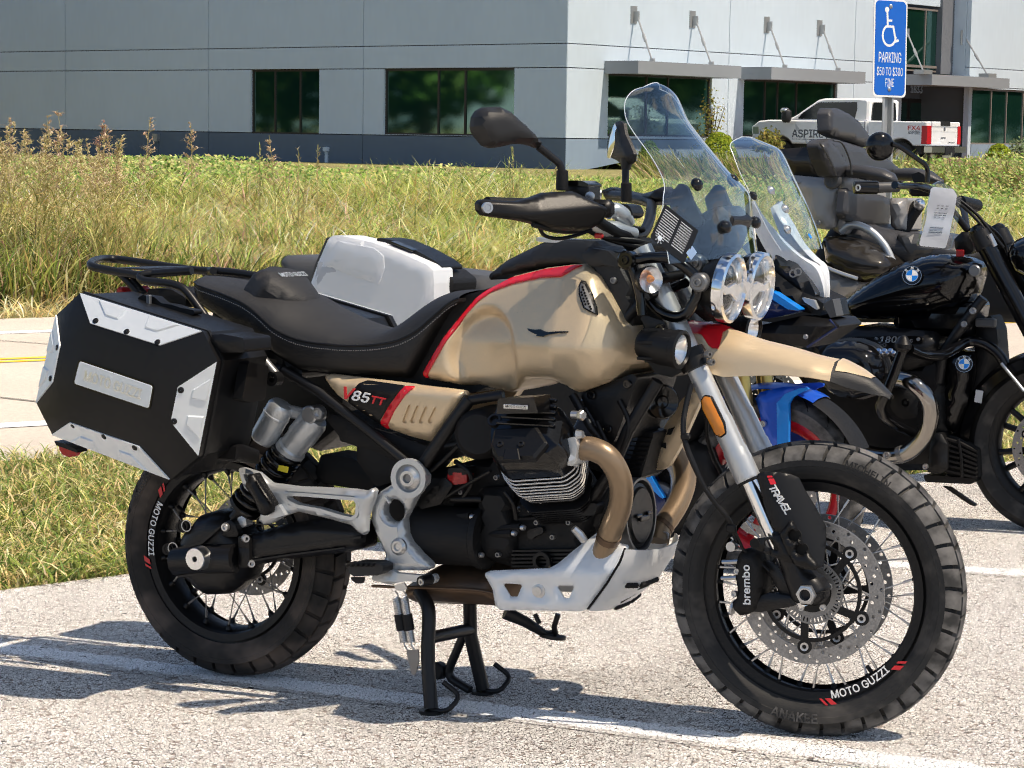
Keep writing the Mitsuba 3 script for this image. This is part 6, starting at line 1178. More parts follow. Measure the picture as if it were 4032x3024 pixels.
def screen_tag(part, v, c, w, h, ang_, m, lift=.003):
    p = on_screen(v, *c); p2 = on_screen(v, c[0]+40*math.cos(math.radians(ang_)), c[1]+40*math.sin(math.radians(ang_))); e = unit(p2-p); up = on_screen(v, c[0], c[1]-45)-p; n = unit(np.cross(e, up)); up = np.cross(n, e); R_ = A([e, up, n]).T
    return M_(part, prism(sg.box(-w/2, -h/2, w/2, h/2), R_, p+n*lift, .0006, .002), m, False), R_, p+n*(lift+.0008)
_, R_, p_ = screen_tag('windscreen__warning_sticker', 'C', (1228, 830), .105, .085, 30, 'black_satin')
for j in range(2):
    for i in range(11): M_('windscreen__sticker_print', prism(sg.box(-.047+.05*j, .032-.0058*i, -.047+.05*j+(.042-.007*((i*3+j) % 3)), .0338-.0058*i), R_, p_, .0003), 'decal_grey_light', False)
M_('windscreen__sticker_sun', [prism(sg.Point(-.030, -.030).buffer(.006, quad_segs=6), R_, p_, .0003)]+[prism(sg.LineString([(-.03+.008*math.cos(a), -.03+.008*math.sin(a)), (-.03+.012*math.cos(a), -.03+.012*math.sin(a))]).buffer(.0008), R_, p_, .0003) for a in np.linspace(0, 5.5, 8)], 'alu_plate', False)
_, R_, p_ = screen_tag('windscreen__white_label', 'C', (1660, 815), .058, .026, 5, 'white_print'); M_('windscreen__label_print', text('ug', .010, R_, p_, .0003, True), 'black_satin', False)
screen_tag('windscreen__hologram', 'C', (1322, 940), .020, .026, 20, 'alu_bright')
yq('C', [(1300, 760), (1400, 690), (1480, 660), (1560, 740), (1500, 900), (1420, 1000), (1330, 960), (1240, 900)], -.06, .07, 'black_satin', 'instrument_panel', .01, .02)
yq('C', [(1190, 620), (1260, 530), (1300, 560), (1330, 640), (1400, 760), (1330, 800), (1230, 760)], -.12, -.10, 'black_grain', 'screen_mount', .01); M_('screen_mount', mir(slab(poly(xz('C', [(1190, 620), (1260, 530), (1300, 560), (1330, 640), (1400, 760), (1330, 800), (1230, 760)], -.12), .01), dome(-.12, .006), -.10, .02)), 'black_grain', 30)
# ---- tubular light frame, indicators, fog lamps
lt = [([(975, 972, -.17), (1100, 958, -.17), (1220, 955, -.16), (1320, 1030, -.15), (1385, 1098, -.14), (1375, 1150, -.13), (1310, 1275, -.13), (1250, 1300, -.13), (1170, 1280, -.13), (1090, 1210, -.13)], .0125), ([(985, 985, -.17), (1010, 1060, -.17), (1040, 1170, -.16), (1050, 1285, -.16)], .011), ([(1100, 1170, -.13), (1200, 1140, -.10), (1300, 1100, -.05)], .011), ([(1190, 950, -.16), (1300, 990, -.02), (1390, 985, .0)], .011)]
for q, r in lt: M_('light_frame', tube(bent(path('C', q), .03), r, 10), 'black_gloss', 60)
for q in ((975, 972, -.17), (1385, 1098, -.145), (1370, 992, -.06)): M_('light_frame__bolt', [disc(p3('C', *q)+A([0, .010, 0]), (0, -1, 0), .021, .03, 22, .004), screw(p3('C', *q)+A([0, -.02, 0]), (0, -1, 0), .010, .006)], 'black_gloss' if q[0] < 1300 else 'steel_dark', 30)
ti = p3('C', 1102, 1085, -.19); ta = unit([.80, -.6, 0]); Ri = frame(ta, (0, 0, 1))
M_('indicator', lathe([(.001, -.050), (.016, -.045), (.027, -.03), (.031, -.006), (.0295, 0)], ti, ta, 30), 'black_satin', 45); M_('indicator__lens', lathe([(.0295, -.001), (.027, .007), (.018, .013), (.001, .015)], ti, ta, 30), 'clear_lens', True); M_('indicator__reflector', lathe([(.029, .0), (.017, -.010), (.001, -.014)], ti, ta, 26), 'alu_bright', 40); M_('indicator__bulb', lathe([(.001, .006), (.006, .004), (.009, -.006), (.001, -.010)], ti+A([0, 0, .002]), ta, 16), 'amber', 40)
M_('indicator__stalk', tube([ti+A([.0, .03, 0]), ti+A([.03, .10, .01])], [.014, .010], 10), 'black_satin', 40)
fo = p3('C', 1262, 1480, -.17); fa_ = unit([1, -.10, -.10])
def fog(o, n_):
    k = MC+'__fog_lamp'+('' if n_ == 0 else '_001')
    add(k, lathe([(.001, -.095), (.030, -.095), (.036, -.08), (.036, -.05), (.040, -.048), (.041, -.01), (.043, -.008), (.043, .006), (.036, .009), (.033, .004)], o, fa_, 30), 'black_satin', 35)
    add(k+'__lens', lathe([(.034, .003), (.02, .007), (.001, .008)], o, fa_, 26), 'clear_lens', True); add(k+'__reflector', lathe([(.034, .001), (.022, -.012), (.008, -.018), (.001, -.018)], o, fa_, 26), 'chrome', 40)
    for j in range(6): a = j*math.pi/3+.3; R_ = frame(fa_); add(k+'__cooling_rib', rbox(o-fa_*.062+.037*(math.cos(a)*R_[:, 0]+math.sin(a)*R_[:, 1]), (.05, .008, .008), .002), 'black_satin', 30)
fog(fo, 0); fog(p3('C', 1672, 1368, .16), 1)
yq('C', [(1035, 1300), (1060, 1285), (1175, 1325), (1190, 1370), (1165, 1400), (1100, 1415), (1085, 1390)], -.165, -.155, 'black_satin', 'fog_lamp__bracket', .005, .003)
for q in ((1155, 1362), (1092, 1390)): M_('fog_lamp__bracket_bolt', screw(p3('C', *q, -.167), (0, -1, 0), .011, .007), 'black_gloss', 30)
# ---- handlebar, guards, levers, mirrors
Pg2 = Pl('C', (140, 672), -.44, (810, 700), -.215)
hgz = Pg2.p('C', 480, 712)[2]
M_('hand_guard', Pg2.slab('C', [(112, 650), (125, 632), (160, 626), (235, 634), (330, 638), (420, 615), (485, 590), (560, 585), (640, 580), (700, 610), (760, 645), (805, 672), (816, 700), (810, 735), (795, 768), (745, 798), (680, 808), (600, 806), (520, 798), (480, 785), (420, 765), (330, 745), (200, 728), (140, 718), (116, 690)], lambda x, z, d: -.010*np.sqrt(np.clip(1-(1-np.clip(d/.008, 0, 1))**2, 0, 1))-.034*np.clip(1.12-np.sqrt(((z-hgz-.018*np.clip((x-.1)/.2, 0, 1))/.050)**2+.014), 0, 1)*np.clip(x/.12, .25, 1), .012, .006, .006), 'black_satin', 40)
0 and M_('hand_guard__crease', tube([Pg2.p('C', x, y, .037) for x, y in [(330, 690), (480, 715), (600, 735), (720, 740), (800, 700)]], .003, 6, sp=3), 'black_satin', 60)
M_('hand_guard__bar_end', [ring(Pg2.p('C', 145, 674, .019), -Pg2.m, .007, .012, .008, 18), disc(Pg2.p('C', 145, 674, .022), -Pg2.m, .007, .004, 6)], 'steel', 40)
Ph = Pl('C', (850, 600), .42, (1180, 610), .22)
M_('hand_guard', Ph.slab('C', [(832, 600), (840, 570), (870, 558), (930, 575), (1040, 600), (1110, 580), (1170, 555), (1230, 600), (1200, 660), (1100, 660), (1000, 645), (880, 625), (840, 622)], lambda x, z, d: -.03*np.sqrt(np.clip(1-(1-np.clip(d/.03, 0, 1))**2, 0, 1)), .02, .015, .005), 'black_satin', 45)
M_('hand_guard__bar_end', [ring(Ph.p('C', 853, 600, .022), -Ph.m, .008, .015, .008, 18), disc(Ph.p('C', 853, 600, .022), -Ph.m, .008, .004, 6)], 'steel', 40)
hb0 = p3('C', 160, 672, -.42)
M_('handlebar', tube(path('C', [(150, 672, -.43), (560, 690, -.27), (740, 720, -.20), (860, 790, -.14), (960, 830, -.09), (1040, 830, -.02), (1080, 780, .05), (1100, 700, .14), (1080, 640, .24), (860, 602, .40)]), .0125, 12, sp=4), 'black_metal', 60)
M_('handlebar__grip', tube(path('C', [(170, 660, -.42), (420, 668, -.31)]), .018, 14), 'black_matt', 50)
M_('brake_master_cylinder', slab(poly(xz('C', [(632, 545), (700, 540), (768, 550), (768, 638), (740, 650), (640, 600)], -.21), .004), dome(-.235, .006), -.17, .02), 'black_metal', 40); M_('brake_master_cylinder__cap', slab(poly(xz('C', [(626, 528), (650, 520), (735, 522), (772, 540), (772, 558), (700, 550), (632, 548)], -.21), .003), dome(-.24, .004), -.165, .02), 'black_gloss', 40); M_('brake_master_cylinder__sight_glass', lathe([(.001, .004), (.008, .004), (.011, .003), (.011, -.002)], p3('C', 755, 612, -.236), (0, -1, 0), 18), 'steel', 40)
M_('brake_lever', tube(path('C', [(740, 760, -.18), (680, 800, -.24), (560, 800, -.30), (430, 770, -.37)]), [.009, .008, .006], 8, sp=4), 'black_satin', 50)
for q in ([(765, 770, -.17), (830, 790, -.14), (900, 800, -.11), (1010, 825, -.06)], [(850, 720, -.13), (890, 690, -.11), (940, 720, -.09), (980, 770, -.07)]): M_('steering_damper_clamp' if False else 'handlebar_clamp', tube(path('C', q), [.010, .018, .02, .014], 12, sp=4), 'alu_cast', 60)
for k, q in enumerate([[(760, 800, -.16), (820, 815, -.12), (900, 820, -.10), (1000, 850, -.06), (1090, 860, -.02)], [(740, 800, -.17), (800, 830, -.14), (900, 850, -.12), (1010, 860, -.09), (1100, 880, -.06)], [(470, 795, -.33), (500, 835, -.30), (580, 850, -.26), (680, 830, -.22), (760, 800, -.18)], [(760, 810, -.15), (850, 850, -.12), (950, 880, -.10), (1060, 900, -.08)], [(780, 790, -.16), (860, 800, -.13), (960, 790, -.08), (1060, 800, -.03)]]):
    M_('control_cable', tube(path('C', q), .0042 if k == 2 else .0062, 8, sp=5), 'black_satin', 60)
M_('switch_block', [rbox(p3('C', 825, 680, -.20), (.05, .04, .04), .01)], 'black_satin', 40); M_('kill_switch', rbox(p3('C', 805, 835, -.19), (.02, .012, .012), .003), 'red_plastic', 40)
yq('C', [(820, 670), (900, 650), (960, 660), (990, 720), (940, 740), (860, 710)], -.10, -.02, 'black_satin', 'switch_housing', .01, .015); yq('C', [(890, 860), (1000, 850), (1100, 880), (1060, 960), (960, 930)], -.09, .08, 'black_matt', 'upper_yoke', .01, .015); yq('C', [(900, 925), (960, 905), (1030, 960), (1000, 1000)], -.06, .06, 'alu_plate', 'upper_yoke__plate', .006)
# right mirror: back of the housing; left mirror: its glass seen edge on
Pm = Pl('C', (95, 240), -.44, (475, 330), -.30)
M_('mirror', Pm.slab('C', [(93, 215), (100, 160), (122, 125), (160, 104), (240, 101), (300, 128), (370, 190), (445, 260), (474, 305), (478, 325), (465, 338), (430, 322), (380, 312), (320, 312), (250, 328), (200, 336), (160, 322), (120, 275), (100, 245)], lambda x, z, d: -.030*np.sqrt(np.clip(1-(1-np.clip(d/.030, 0, 1))**2, 0, 1)), .018, .010, .004), 'black_grain', 30)
M_('mirror__glass', Pm.slab('C', [(105, 215), (115, 160), (160, 118), (240, 112), (370, 205), (430, 275), (320, 300), (200, 322), (160, 310)], .0185, .021, .03, .006), 'mirror_glass', False)
M_('mirror__stem', [tube(bent([Pm.p('C', 462, 328, .0), p3('C', 585, 425, -.27), p3('C', 600, 480, -.265)], .03), .0085, 12)], 'black_metal', 60); M_('mirror__boot', lathe([(.001, .0), (.0125, 0), (.0135, .005), (.0130, .043), (.009, .045)], p3('C', 596, 578, -.262), (0, 0, 1), 22), 'black_matt', 40)
Pn = Pl('C', (862, 330), .315, (1000, 400), .225)
M_('mirror', Pn.slab('C', [(862, 345), (868, 290), (880, 225), (905, 186), (925, 182), (945, 195), (955, 255), (985, 320), (1005, 370), (998, 412), (975, 430), (935, 428), (905, 405), (868, 388)], lambda x, z, d: -.014*np.sqrt(np.clip(1-(1-np.clip(d/.03, 0, 1))**2, 0, 1)), .008, .010, .004), 'black_grain', 30)
gl = [Pn.p('C', x+16, y, .016+(y-190)*.00002-.0045) for x, y in [(868, 345), (874, 290), (886, 230), (905, 196), (915, 220), (912, 290), (902, 350), (885, 398), (870, 390)]]
M_('mirror__glass', tm(gl+[sum(gl)/9+A([-.004, -.004, 0])], [[i, (i+1) % 9, 9] for i in range(9)]), 'mirror_glass', True)
M_('mirror__stem', tube(bent([p3('C', 960, 410, .25), p3('C', 956, 470, .245), p3('C', 956, 560, .24)], .02), .0085, 12), 'black_metal', 60); M_('mirror__boot', lathe([(.001, .0), (.0125, 0), (.0135, .005), (.0130, .043), (.009, .045)], p3('C', 960, 640, .24), (0, 0, 1), 22), 'black_matt', 40); M_('mirror__neck', tube(path('C', [(965, 400, .25), (957, 460, .248)]), [.017, .010], 14), 'black_grain', 50)
# ---------------------------------------------------------------- the other machines of the row
VW.update(a=(1150, 880, 750/1270), b=(2820, 500, 500/529), c=(3500, 500, 532/633), d=(3200, 1250, 832/932))
def maker(k):
    return (lambda part, mesh, m, smooth=35, **kw: add(k+'__'+part, mesh, m, smooth, **kw)), (lambda v, pts, y, y1, m, part, r=.006, b=.012, sm_=35, h=.03: add(k+'__'+part, slab(poly(xz(v, pts, y), r), dome(y, b), y1, h), m, sm_))
def mirY(m, yc): return xf(m, np.diag([1, -1, 1]), (0, 2*yc, 0))
def cast_wheel(pre, o, R, hw, rf, m_rim, arms, steer=0., disc_r=.16, groove=True):
    M = rotm(o, steer); W = lambda part, mesh, m, smooth=40: add(pre+'__'+part, mesh, m, smooth, to_world=T(M)); AX = (0, 1, 0)
    pr = [(rf-.006, -hw*.62), (rf+.02, -hw*.92), (R*.55+rf*.45, -hw), (R-.04, -hw*.95), (R-.018, -hw*.72), (R-.004, -hw*.35), (R, 0)]; pr = pr+[(r, -y) for r, y in pr[::-1][1:]]
    W('tyre', lathe(pr, (0, 0, 0), AX, 72), 'rubber_tread' if groove else 'rubber', 60)
    if groove:
        for k in range(22):
            for s in (-1, 1):
                q = []
                for t in np.linspace(0, 1, 6): y = s*hw*(.12+.68*t); r = np.interp(abs(y)/hw, [0, .35, .72, .95], [R, R-.004, R-.018, R-.04])+.0004; a = 2*math.pi*(k+.5*(s > 0))/22+.16*t; q.append([r*math.sin(a), y, r*math.cos(a)])
                n_ = pre+'__tyre_groove'; j = 0
                W('tyre_groove', tube(q, [.0012, .0034, .0030, .001], 4), 'hole_black')
    W('rim', lathe([(rf, -hw*.66), (rf-.012, -hw*.66), (rf-.03, -hw*.5), (rf-.04, -hw*.3), (rf-.04, hw*.3), (rf-.03, hw*.5), (rf-.012, hw*.66), (rf, hw*.66)], (0, 0, 0), AX, 60), m_rim)
    W('hub', lathe([(.001, -.05), (.03, -.05), (.045, -.035), (.045, .035), (.03, .05), (.001, .05)], (0, 0, 0), AX, 24), m_rim)
    for k in range(arms):
        a = 2*math.pi*k/arms+.3
        for s in (-1, 1):
            p0 = A([.04*math.cos(a), s*.012, .04*math.sin(a)]); p1 = A([(rf-.035)*math.cos(a+s*.16), s*.014, (rf-.035)*math.sin(a+s*.16)]); W('wheel_spoke', tube([p0, p1], [.015, .011], 8), m_rim)
    brake_disc(pre, M, -.065, disc_r-.035, disc_r, 14, 'brake_disc', True, 5, .2, disc_r-.06)
# ---- blue and white sport tourer
B1 = 'sport_touring_motorcycle'; lab(B1, 'blue and white sport touring motorcycle with a red front wheel behind the sand coloured one', 'motorcycle'); yb = 2.105
b1, b1q = maker(B1)
mat('white_paint', (.66, .68, .70), .16, clearcoat=1., clearcoat_gloss=.95); mat('blue_paint', (.004, .075, .50), .22, .2, clearcoat=.8); mat('bright_blue', (.005, .22, .72), .22, .2, clearcoat=.8); mat('navy_paint', (.004, .012, .075), .16, clearcoat=.9); mat('red_rim', (.42, .004, .012), .25, clearcoat=.7); mat('pannier_grey', (.45, .47, .50), .3); mat('headlamp_dark', (.02, .022, .026), .05, specular=.8); mat('dark_grey', (.055, .056, .058), .5)
b1q('a', [(262, 80), (330, 84), (540, 130), (720, 200), (890, 275), (930, 310), (937, 400), (935, 530), (860, 640), (760, 760), (600, 770), (150, 560), (100, 440), (165, 260), (215, 140), (235, 100)], yb-.50, yb-.36, 'white_paint', 'pannier', .006, .010, 30, .02)
b1q('a', [(300, 118), (540, 165), (605, 215), (610, 300), (575, 405), (380, 340), (200, 270)], yb-.507, yb-.46, 'white_paint', 'pannier__raised_panel', .008, .004, 30, .02)
b1('pannier__seam', tube([p3('a', *q, yb-.425) for q in [(100, 440), (165, 262), (235, 100), (330, 84), (540, 130), (720, 200), (892, 277), (936, 320), (938, 530)]], .004, 6), 'dark_grey', 60); b1q('a', [(170, 250), (330, 300), (440, 345), (560, 395), (550, 402), (420, 360), (300, 330), (240, 345), (190, 400), (160, 440), (140, 430)], yb-.5015, yb-.48, 'pannier_grey', 'pannier__lower_moulding', .004, .003, 30, .02)
b1q('a', [(915, 285), (985, 318), (1050, 370), (1058, 400), (1050, 450), (960, 560), (900, 700), (800, 780), (700, 760)], yb-.40, yb-.22, 'black_matt', 'pannier__base', .01, .02); b1q('a', [(528, 110), (555, 97), (640, 110), (790, 172), (930, 248), (978, 288), (980, 320), (900, 280), (720, 202), (600, 148)], yb-.44, yb-.28, 'black_satin', 'pannier__handle', .006, .02)
b1q('a', [(640, 112), (800, 178), (790, 190), (650, 132)], yb-.445, yb-.40, 'black_gloss', 'pannier__handle_recess', .003, .004)
b1q('a', [(-200, 200), (300, 250), (985, 318), (1230, 350), (1500, 420), (1800, 600), (1500, 800), (600, 700), (0, 450)], yb-.14, yb+.14, 'dark_grey', 'seat', .03, .05)
b1('frame', slab(poly(xz('a', [(900, 500), (1800, 400), (2500, 600), (2850, 900), (2750, 1400), (2300, 1900), (1200, 1500)], yb), .03), yb-.13, yb+.13, .06), 'black_matt', 35)
# nose
R1 = [((270, 470), (438, 545)), ((215, 392), (415, 455)), ((165, 302), (378, 355)), ((130, 242), (345, 270)), ((95, 180), (312, 190)), ((70, 112), (283, 128)), ((58, 70), (256, 101)), ((72, 52), (205, 74)), ((108, 39), (148, 46))]
q1 = []
for n0, f0 in R1:
    w = min(((abs(p3('b', *n0, yb-w)[0]-p3('b', *f0, yb+w)[0])+.3*abs(p3('b', *n0, yb-w)[2]-p3('b', *f0, yb+w)[2]), w) for w in np.linspace(.01, .26, 80)))[1]
    a_, c_ = p3('b', *n0, yb-w), p3('b', *f0, yb+w); q1.append(((a_[0]+c_[0])/2, (a_[2]+c_[2])/2, w))
S1 = [[(x_+.05*(w/.2)*(1-t*t), yb+w*t, z_) for t in np.linspace(-1, 1, 17)] for x_, z_, w in spline(q1, 3)]
b1('windscreen', loft(S1, False, False), 'screen_plastic', True); b1('windscreen__edge', tube([q[0] for q in S1]+S1[-1][1:-1]+[q[-1] for q in S1[::-1]], .0014, 5), 'alu_plate', 60)
S1f = A(S1).reshape(-1, 3)
def on1(x, y):
    d = S1f-CAM; w = d@BL[2]; P_ = np.c_[2016+FOC*(d@BL[0])/w, 1512-FOC*(d@BL[1])/w]; return S1f[np.argsort(((P_-A(px('b', x, y)))**2).sum(1))[:3]].mean(0)
for q in ((228, 262), (295, 430), (152, 295), (295, 342)): b1('windscreen__bolt', lathe([(.001, .010), (.009, .008), (.016, 0), (.012, -.006)], on1(*q), (.8, -.2, .5), 18), 'steel' if q[0] > 200 else 'black_gloss', 40)
b1('windscreen__blue_dot', disc(on1(381, 457)+A([.004, -.002, .002]), (.85, -.1, .5), .009, .002, 16), 'bright_blue', 40)
NR = [((135, 312), (165, 321), .13), ((152, 352), (200, 380), .125), ((190, 422), (250, 432), .115), ((235, 502), (310, 494), .10), ((300, 562), (372, 545), .085), ((368, 622), (432, 578), .065), ((398, 680), (455, 640), .045), ((412, 716), (459, 690), .03), ((438, 738), (447, 734), .008)]
nl = []
for lo_, hi_, w in NR:
    a_, c_ = p3('b', *lo_, yb-w), p3('b', *hi_, yb-max(.010, w*.98-.030)); m_ = a_*.45+c_*.55+A([.012, -.01, .008]); mr = lambda q: A([q[0], 2*yb-q[1], q[2]]); nl.append([a_+A([-.02, .012, -.02]), a_, m_, c_, c_+A([-.012, .012, -.006])])
nl = [spline([r_[k] for r_ in nl], 3) for k in range(5)]; nl = [[c_[i_] for c_ in nl] for i_ in range(len(nl[0]))]
b1('nose_fairing', loft(nl, False, False), 'white_paint', 50); b1('nose_fairing', mirY(loft(nl, False, False), yb), 'white_paint', 50)
b1('nose_centre_panel', loft([[q[3], q[3]*A([1, 0, 1])+A([.004, yb, .002]), A([q[3][0], 2*yb-q[3][1], q[3][2]])] for q in nl[len(nl)*5//8:]], False, False), 'white_paint', 50)
b1('nose_core', slab(poly(xz('b', [(190, 440), (300, 540), (400, 620), (430, 690), (420, 720), (380, 700), (230, 640), (120, 500)], yb)), yb-.028, yb+.028, .05), 'black_satin', 35)
b1q('b', [(232, 512), (262, 522), (330, 572), (378, 640), (402, 690), (405, 710), (350, 692), (280, 642), (232, 602)], yb-.10, yb, 'headlamp_dark', 'headlight', .006, .02)
for q in ((320, 610), (340, 603)): b1('headlight__projector', ring(p3('b', *q, yb-.104), (.5, -1, 0), .008, .013, .004, 18), 'steel_dark', 40)
b1q('b', [(150, 560), (232, 600), (350, 692), (410, 716), (440, 738), (480, 715), (497, 790), (462, 797), (350, 770), (230, 690), (150, 650)], yb-.12, yb+.02, 'black_satin', 'front_fairing', .004, .02); b1q('b', [(440, 738), (480, 716), (497, 790), (470, 796)], yb-.13, yb-.05, 'dark_grey', 'front_fairing__tip', .003, .01); b1q('b', [(350, 708), (405, 722), (425, 768), (365, 730)], yb-.126, yb-.08, 'alu_cast', 'front_fairing__insert', .003, .006)
b1q('b', [(100, 640), (230, 690), (348, 768), (210, 798), (100, 812)], yb-.17, yb-.02, 'navy_paint', 'side_fairing', .004, .03); b1q('b', [(205, 682), (232, 690), (350, 768), (290, 760), (230, 722)], yb-.19, yb-.12, 'bright_blue', 'side_fairing__blue_flash', .003, .015)
b1q('H', [(-200, 200), (100, 240), (430, 165), (640, 190), (692, 240), (480, 385), (130, 330), (-200, 420)], yb-.15, yb+.1, 'black_satin', 'lower_fairing', .006, .03); b1('lower_fairing__trim', tube(path('H', [(640, 190, yb-.15), (690, 243, yb-.15), (485, 380, yb-.14)]), .004, 6), 'navy_paint', 60); b1('lower_fairing__screw', screw(p3('H', 475, 307, yb-.155), (0, -1, 0), .008), 'steel', 30)
b1q('E', [(1740, 620), (1780, 530), (1812, 560), (1915, 745), (1905, 830), (1840, 900), (1740, 760)], yb-.16, yb-.1, 'navy_paint', 'belly_fairing', .004, .015); b1q('E', [(1778, 532), (1800, 545), (1918, 745), (1880, 720), (1800, 640)], yb-.175, yb-.14, 'bright_blue', 'belly_fairing__blue_flash', .003, .01)
b1q('E', [(1400, 560), (1800, 300), (2200, 420), (2250, 700), (2000, 960), (1600, 1100), (1000, 1000)], yb-.10, yb+.1, 'black_matt', 'engine', .02, .03)
b1('exhaust_pipe', tube(path('E', [(1850, 560, yb-.13), (1930, 500, yb-.14), (1990, 560, yb-.14), (1990, 700, yb-.13), (1900, 850, yb-.1)]), .022, 12, sp=4), 'steel_dark', 60); b1('exhaust_pipe', tube(path('E', [(1780, 700, yb-.11), (1880, 660, yb-.12), (1960, 690, yb-.12)]), .02, 12, sp=4), 'steel_dark', 60)
BA = A([.66, yb, .27]); cast_wheel(B1+'__front_wheel', BA, .300, .060, .228, 'red_rim', 5, .02)
for s, q in ((-1, [(20, 480), (65, 660), (88, 745), (128, 900)]), ):
    for s_ in (-1, 1):
        pp_ = [p3('H', *w_, yb-.10)+A([0, .10+s_*.10, 0]) for w_ in q]; ax_ = unit(BA+A([-.03, s_*.10, 0])-pp_[0]); L_ = np.linalg.norm(BA+A([-.03, s_*.10, 0])-pp_[0])
        b1('fork__outer_tube', tube([pp_[0], pp_[0]+ax_*L_*.38], .027, 18), 'gold_anodised', 60); b1('fork__collar', tube([pp_[0]+ax_*L_*.36, pp_[0]+ax_*L_*.39], .029, 18), 'gold_anodised', 60); b1('fork__stanchion', tube([pp_[0]+ax_*L_*.38, pp_[0]+ax_*L_*.75], .021, 14), 'chrome', 60); b1('fork__lower_leg', tube([pp_[0]+ax_*L_*.74, pp_[0]+ax_*L_], [.026, .03], 12), 'black_satin', 50)
FG = poly(xz('H', [(118, 735), (150, 690), (300, 655), (430, 648), (520, 660), (430, 690), (375, 728), (352, 770), (352, 1062), (290, 1085), (180, 1092), (168, 1000), (150, 850)], yb-.10), .006)
b1('front_mudguard', slab(FG, dome(yb-.105, .02), yb-.07, .02), 'blue_paint', 45); b1('front_mudguard', mirY(slab(FG, dome(yb-.105, .02), yb-.07, .02), yb), 'blue_paint', 45)
b1('front_mudguard__crown', [xf(lathe([(.318, -.085), (.330, -.05), (.334, 0), (.330, .05), (.318, .085)], (0, 0, 0), (0, 1, 0), 24, arc=(math.radians(-120), math.radians(-62))), None, BA)], 'blue_paint', 60); b1('front_mudguard__front_lip', [xf(lathe([(.312, -.08), (.322, -.05), (.326, 0), (.322, .05), (.312, .08)], (0, 0, 0), (0, 1, 0), 24, arc=(math.radians(-64), math.radians(-25))), None, BA)], 'black_matt', 60)
b1q('H', [(272, 765), (330, 700), (430, 662), (520, 660), (440, 690), (378, 728), (353, 770), (353, 1062), (275, 1085)], yb-.112, yb-.09, 'bright_blue', 'front_mudguard__bright_edge', .003, .006); b1('front_mudguard__bolt', screw(p3('H', 182, 905, yb-.112), (0, -1, 0), .011, .006), 'steel', 30)
b1q('O', [(640, 420), (760, 360), (800, 480), (800, 620), (700, 660), (620, 560)], yb-.11, yb-.04, 'black_satin', 'brake_caliper', .01, .015); Rq = ori('O', (715, 490), (750, 380), yb-.11); b1('brake_caliper__lettering', text('brembo', .022, Rq, p3('O', 745, 415, yb-.113), .002, True), 'white_print', False)
# ---- black cruiser
B2 = 'cruiser_motorcycle'; lab(B2, 'gloss black cruiser motorcycle with big boxer cylinders, cut by the right edge', 'motorcycle'); yc = 3.465
b2, b2q = maker(B2)
TK2 = poly(xz('G', [(735, 1580), (820, 1490), (950, 1395), (1050, 1330), (1200, 1250), (1350, 1200), (1480, 1178), (1600, 1183), (1720, 1215), (1800, 1255), (1800, 1350), (1760, 1480), (1690, 1590), (1500, 1640), (1100, 1680), (850, 1680)], yc-.16), .02)
b2('fuel_tank', slab(TK2, lambda x, z, d: yc-.06-.12*np.sqrt(np.clip(1-(1-np.clip(d/.11, 0, 1))**2, 0, 1)), yc+.06, .018), 'black_gloss', 60); b2('fuel_tank', mirY(slab(TK2, lambda x, z, d: yc-.06-.12*np.sqrt(np.clip(1-(1-np.clip(d/.11, 0, 1))**2, 0, 1)), yc, .03), yc), 'black_gloss', 60)
def roundel(part, o, R_, r):
    P_ = lambda g, h, m, lift: b2(part, prism(g, R_, o+R_[:, 2]*lift, h), m, False)
    b2(part, lathe([(r, -.004), (r*1.03, .0), (r*.97, .003), (.001, .003)], o, R_[:, 2], 36), 'black_gloss', 40)
    rg = sg.Point(0, 0).buffer(r, quad_segs=12); P_(rg.buffer(-.002*r/.03).difference(rg.buffer(-.09*r)), .0008, 'alu_bright', .003); P_(sg.Point(0, 0).buffer(r*.62, quad_segs=12).difference(sg.Point(0, 0).buffer(r*.56, quad_segs=12)), .0008, 'alu_bright', .003)
    for k in range(4):
        a0 = math.pi/2*k; q = sg.Polygon([(0, 0)]+[(r*.56*math.cos(a0+t), r*.56*math.sin(a0+t)) for t in np.linspace(0, math.pi/2, 9)]); P_(q, .0008, 'white_print' if k % 2 == 0 else 'bright_blue', .003)
    for ch, a in (('B', 138), ('M', 90), ('W', 42)):
        a = math.radians(a); b2(part+'__lettering', text(ch, r*.23, rotf(R_, math.degrees(a)-90), o+R_@A([r*.78*math.cos(a), r*.78*math.sin(a), .0035]), .0008, True), 'white_print', False)
lo = p3('G', 1352, 1337, yc-.185); Rr = frame((.25, -1, .18), (1, 0, 0)); Rr = A([unit([1, .25, 0]), unit(np.cross(unit([.25, -1, .18]), unit([1, .25, 0]))), unit([.25, -1, .18])]).T; roundel('fuel_tank__roundel', lo+A([0, -.006, 0]), Rr, .036)
b2q('H', [(460, 400), (640, 285), (820, 235), (1100, 255), (1345, 275), (1385, 350), (1330, 500), (1100, 560), (600, 480)], yc-.17, yc+.1, 'black_metal', 'engine_cover', .02, .03); b2q('H', [(480, 300), (820, 235), (1500, 80), (1640, 60), (1590, 340), (1380, 300), (1000, 230)], yc-.12, yc+.1, 'black_gloss', 'frame_cover', .02, .03)
b2q('H', [(945, 318), (965, 303), (1240, 303), (1278, 318), (1272, 350), (950, 356)], yc-.185, yc-.15, 'black_gloss', 'engine_plate', .006, .004); Rw = ori('H', (990, 330), (1230, 328), yc-.19); b2('engine_plate__lettering', text('1800', .022, Rw@A([[1, .2, 0], [0, 1, 0], [0, 0, 1]]), p3('H', 1065, 326, yc-.187), .003, True, 1.15), 'alu_bright', False); b2('engine_plate__lettering', text('cc', .014, Rw, p3('H', 1190, 332, yc-.187), .003, True, 1.15), 'alu_bright', False)
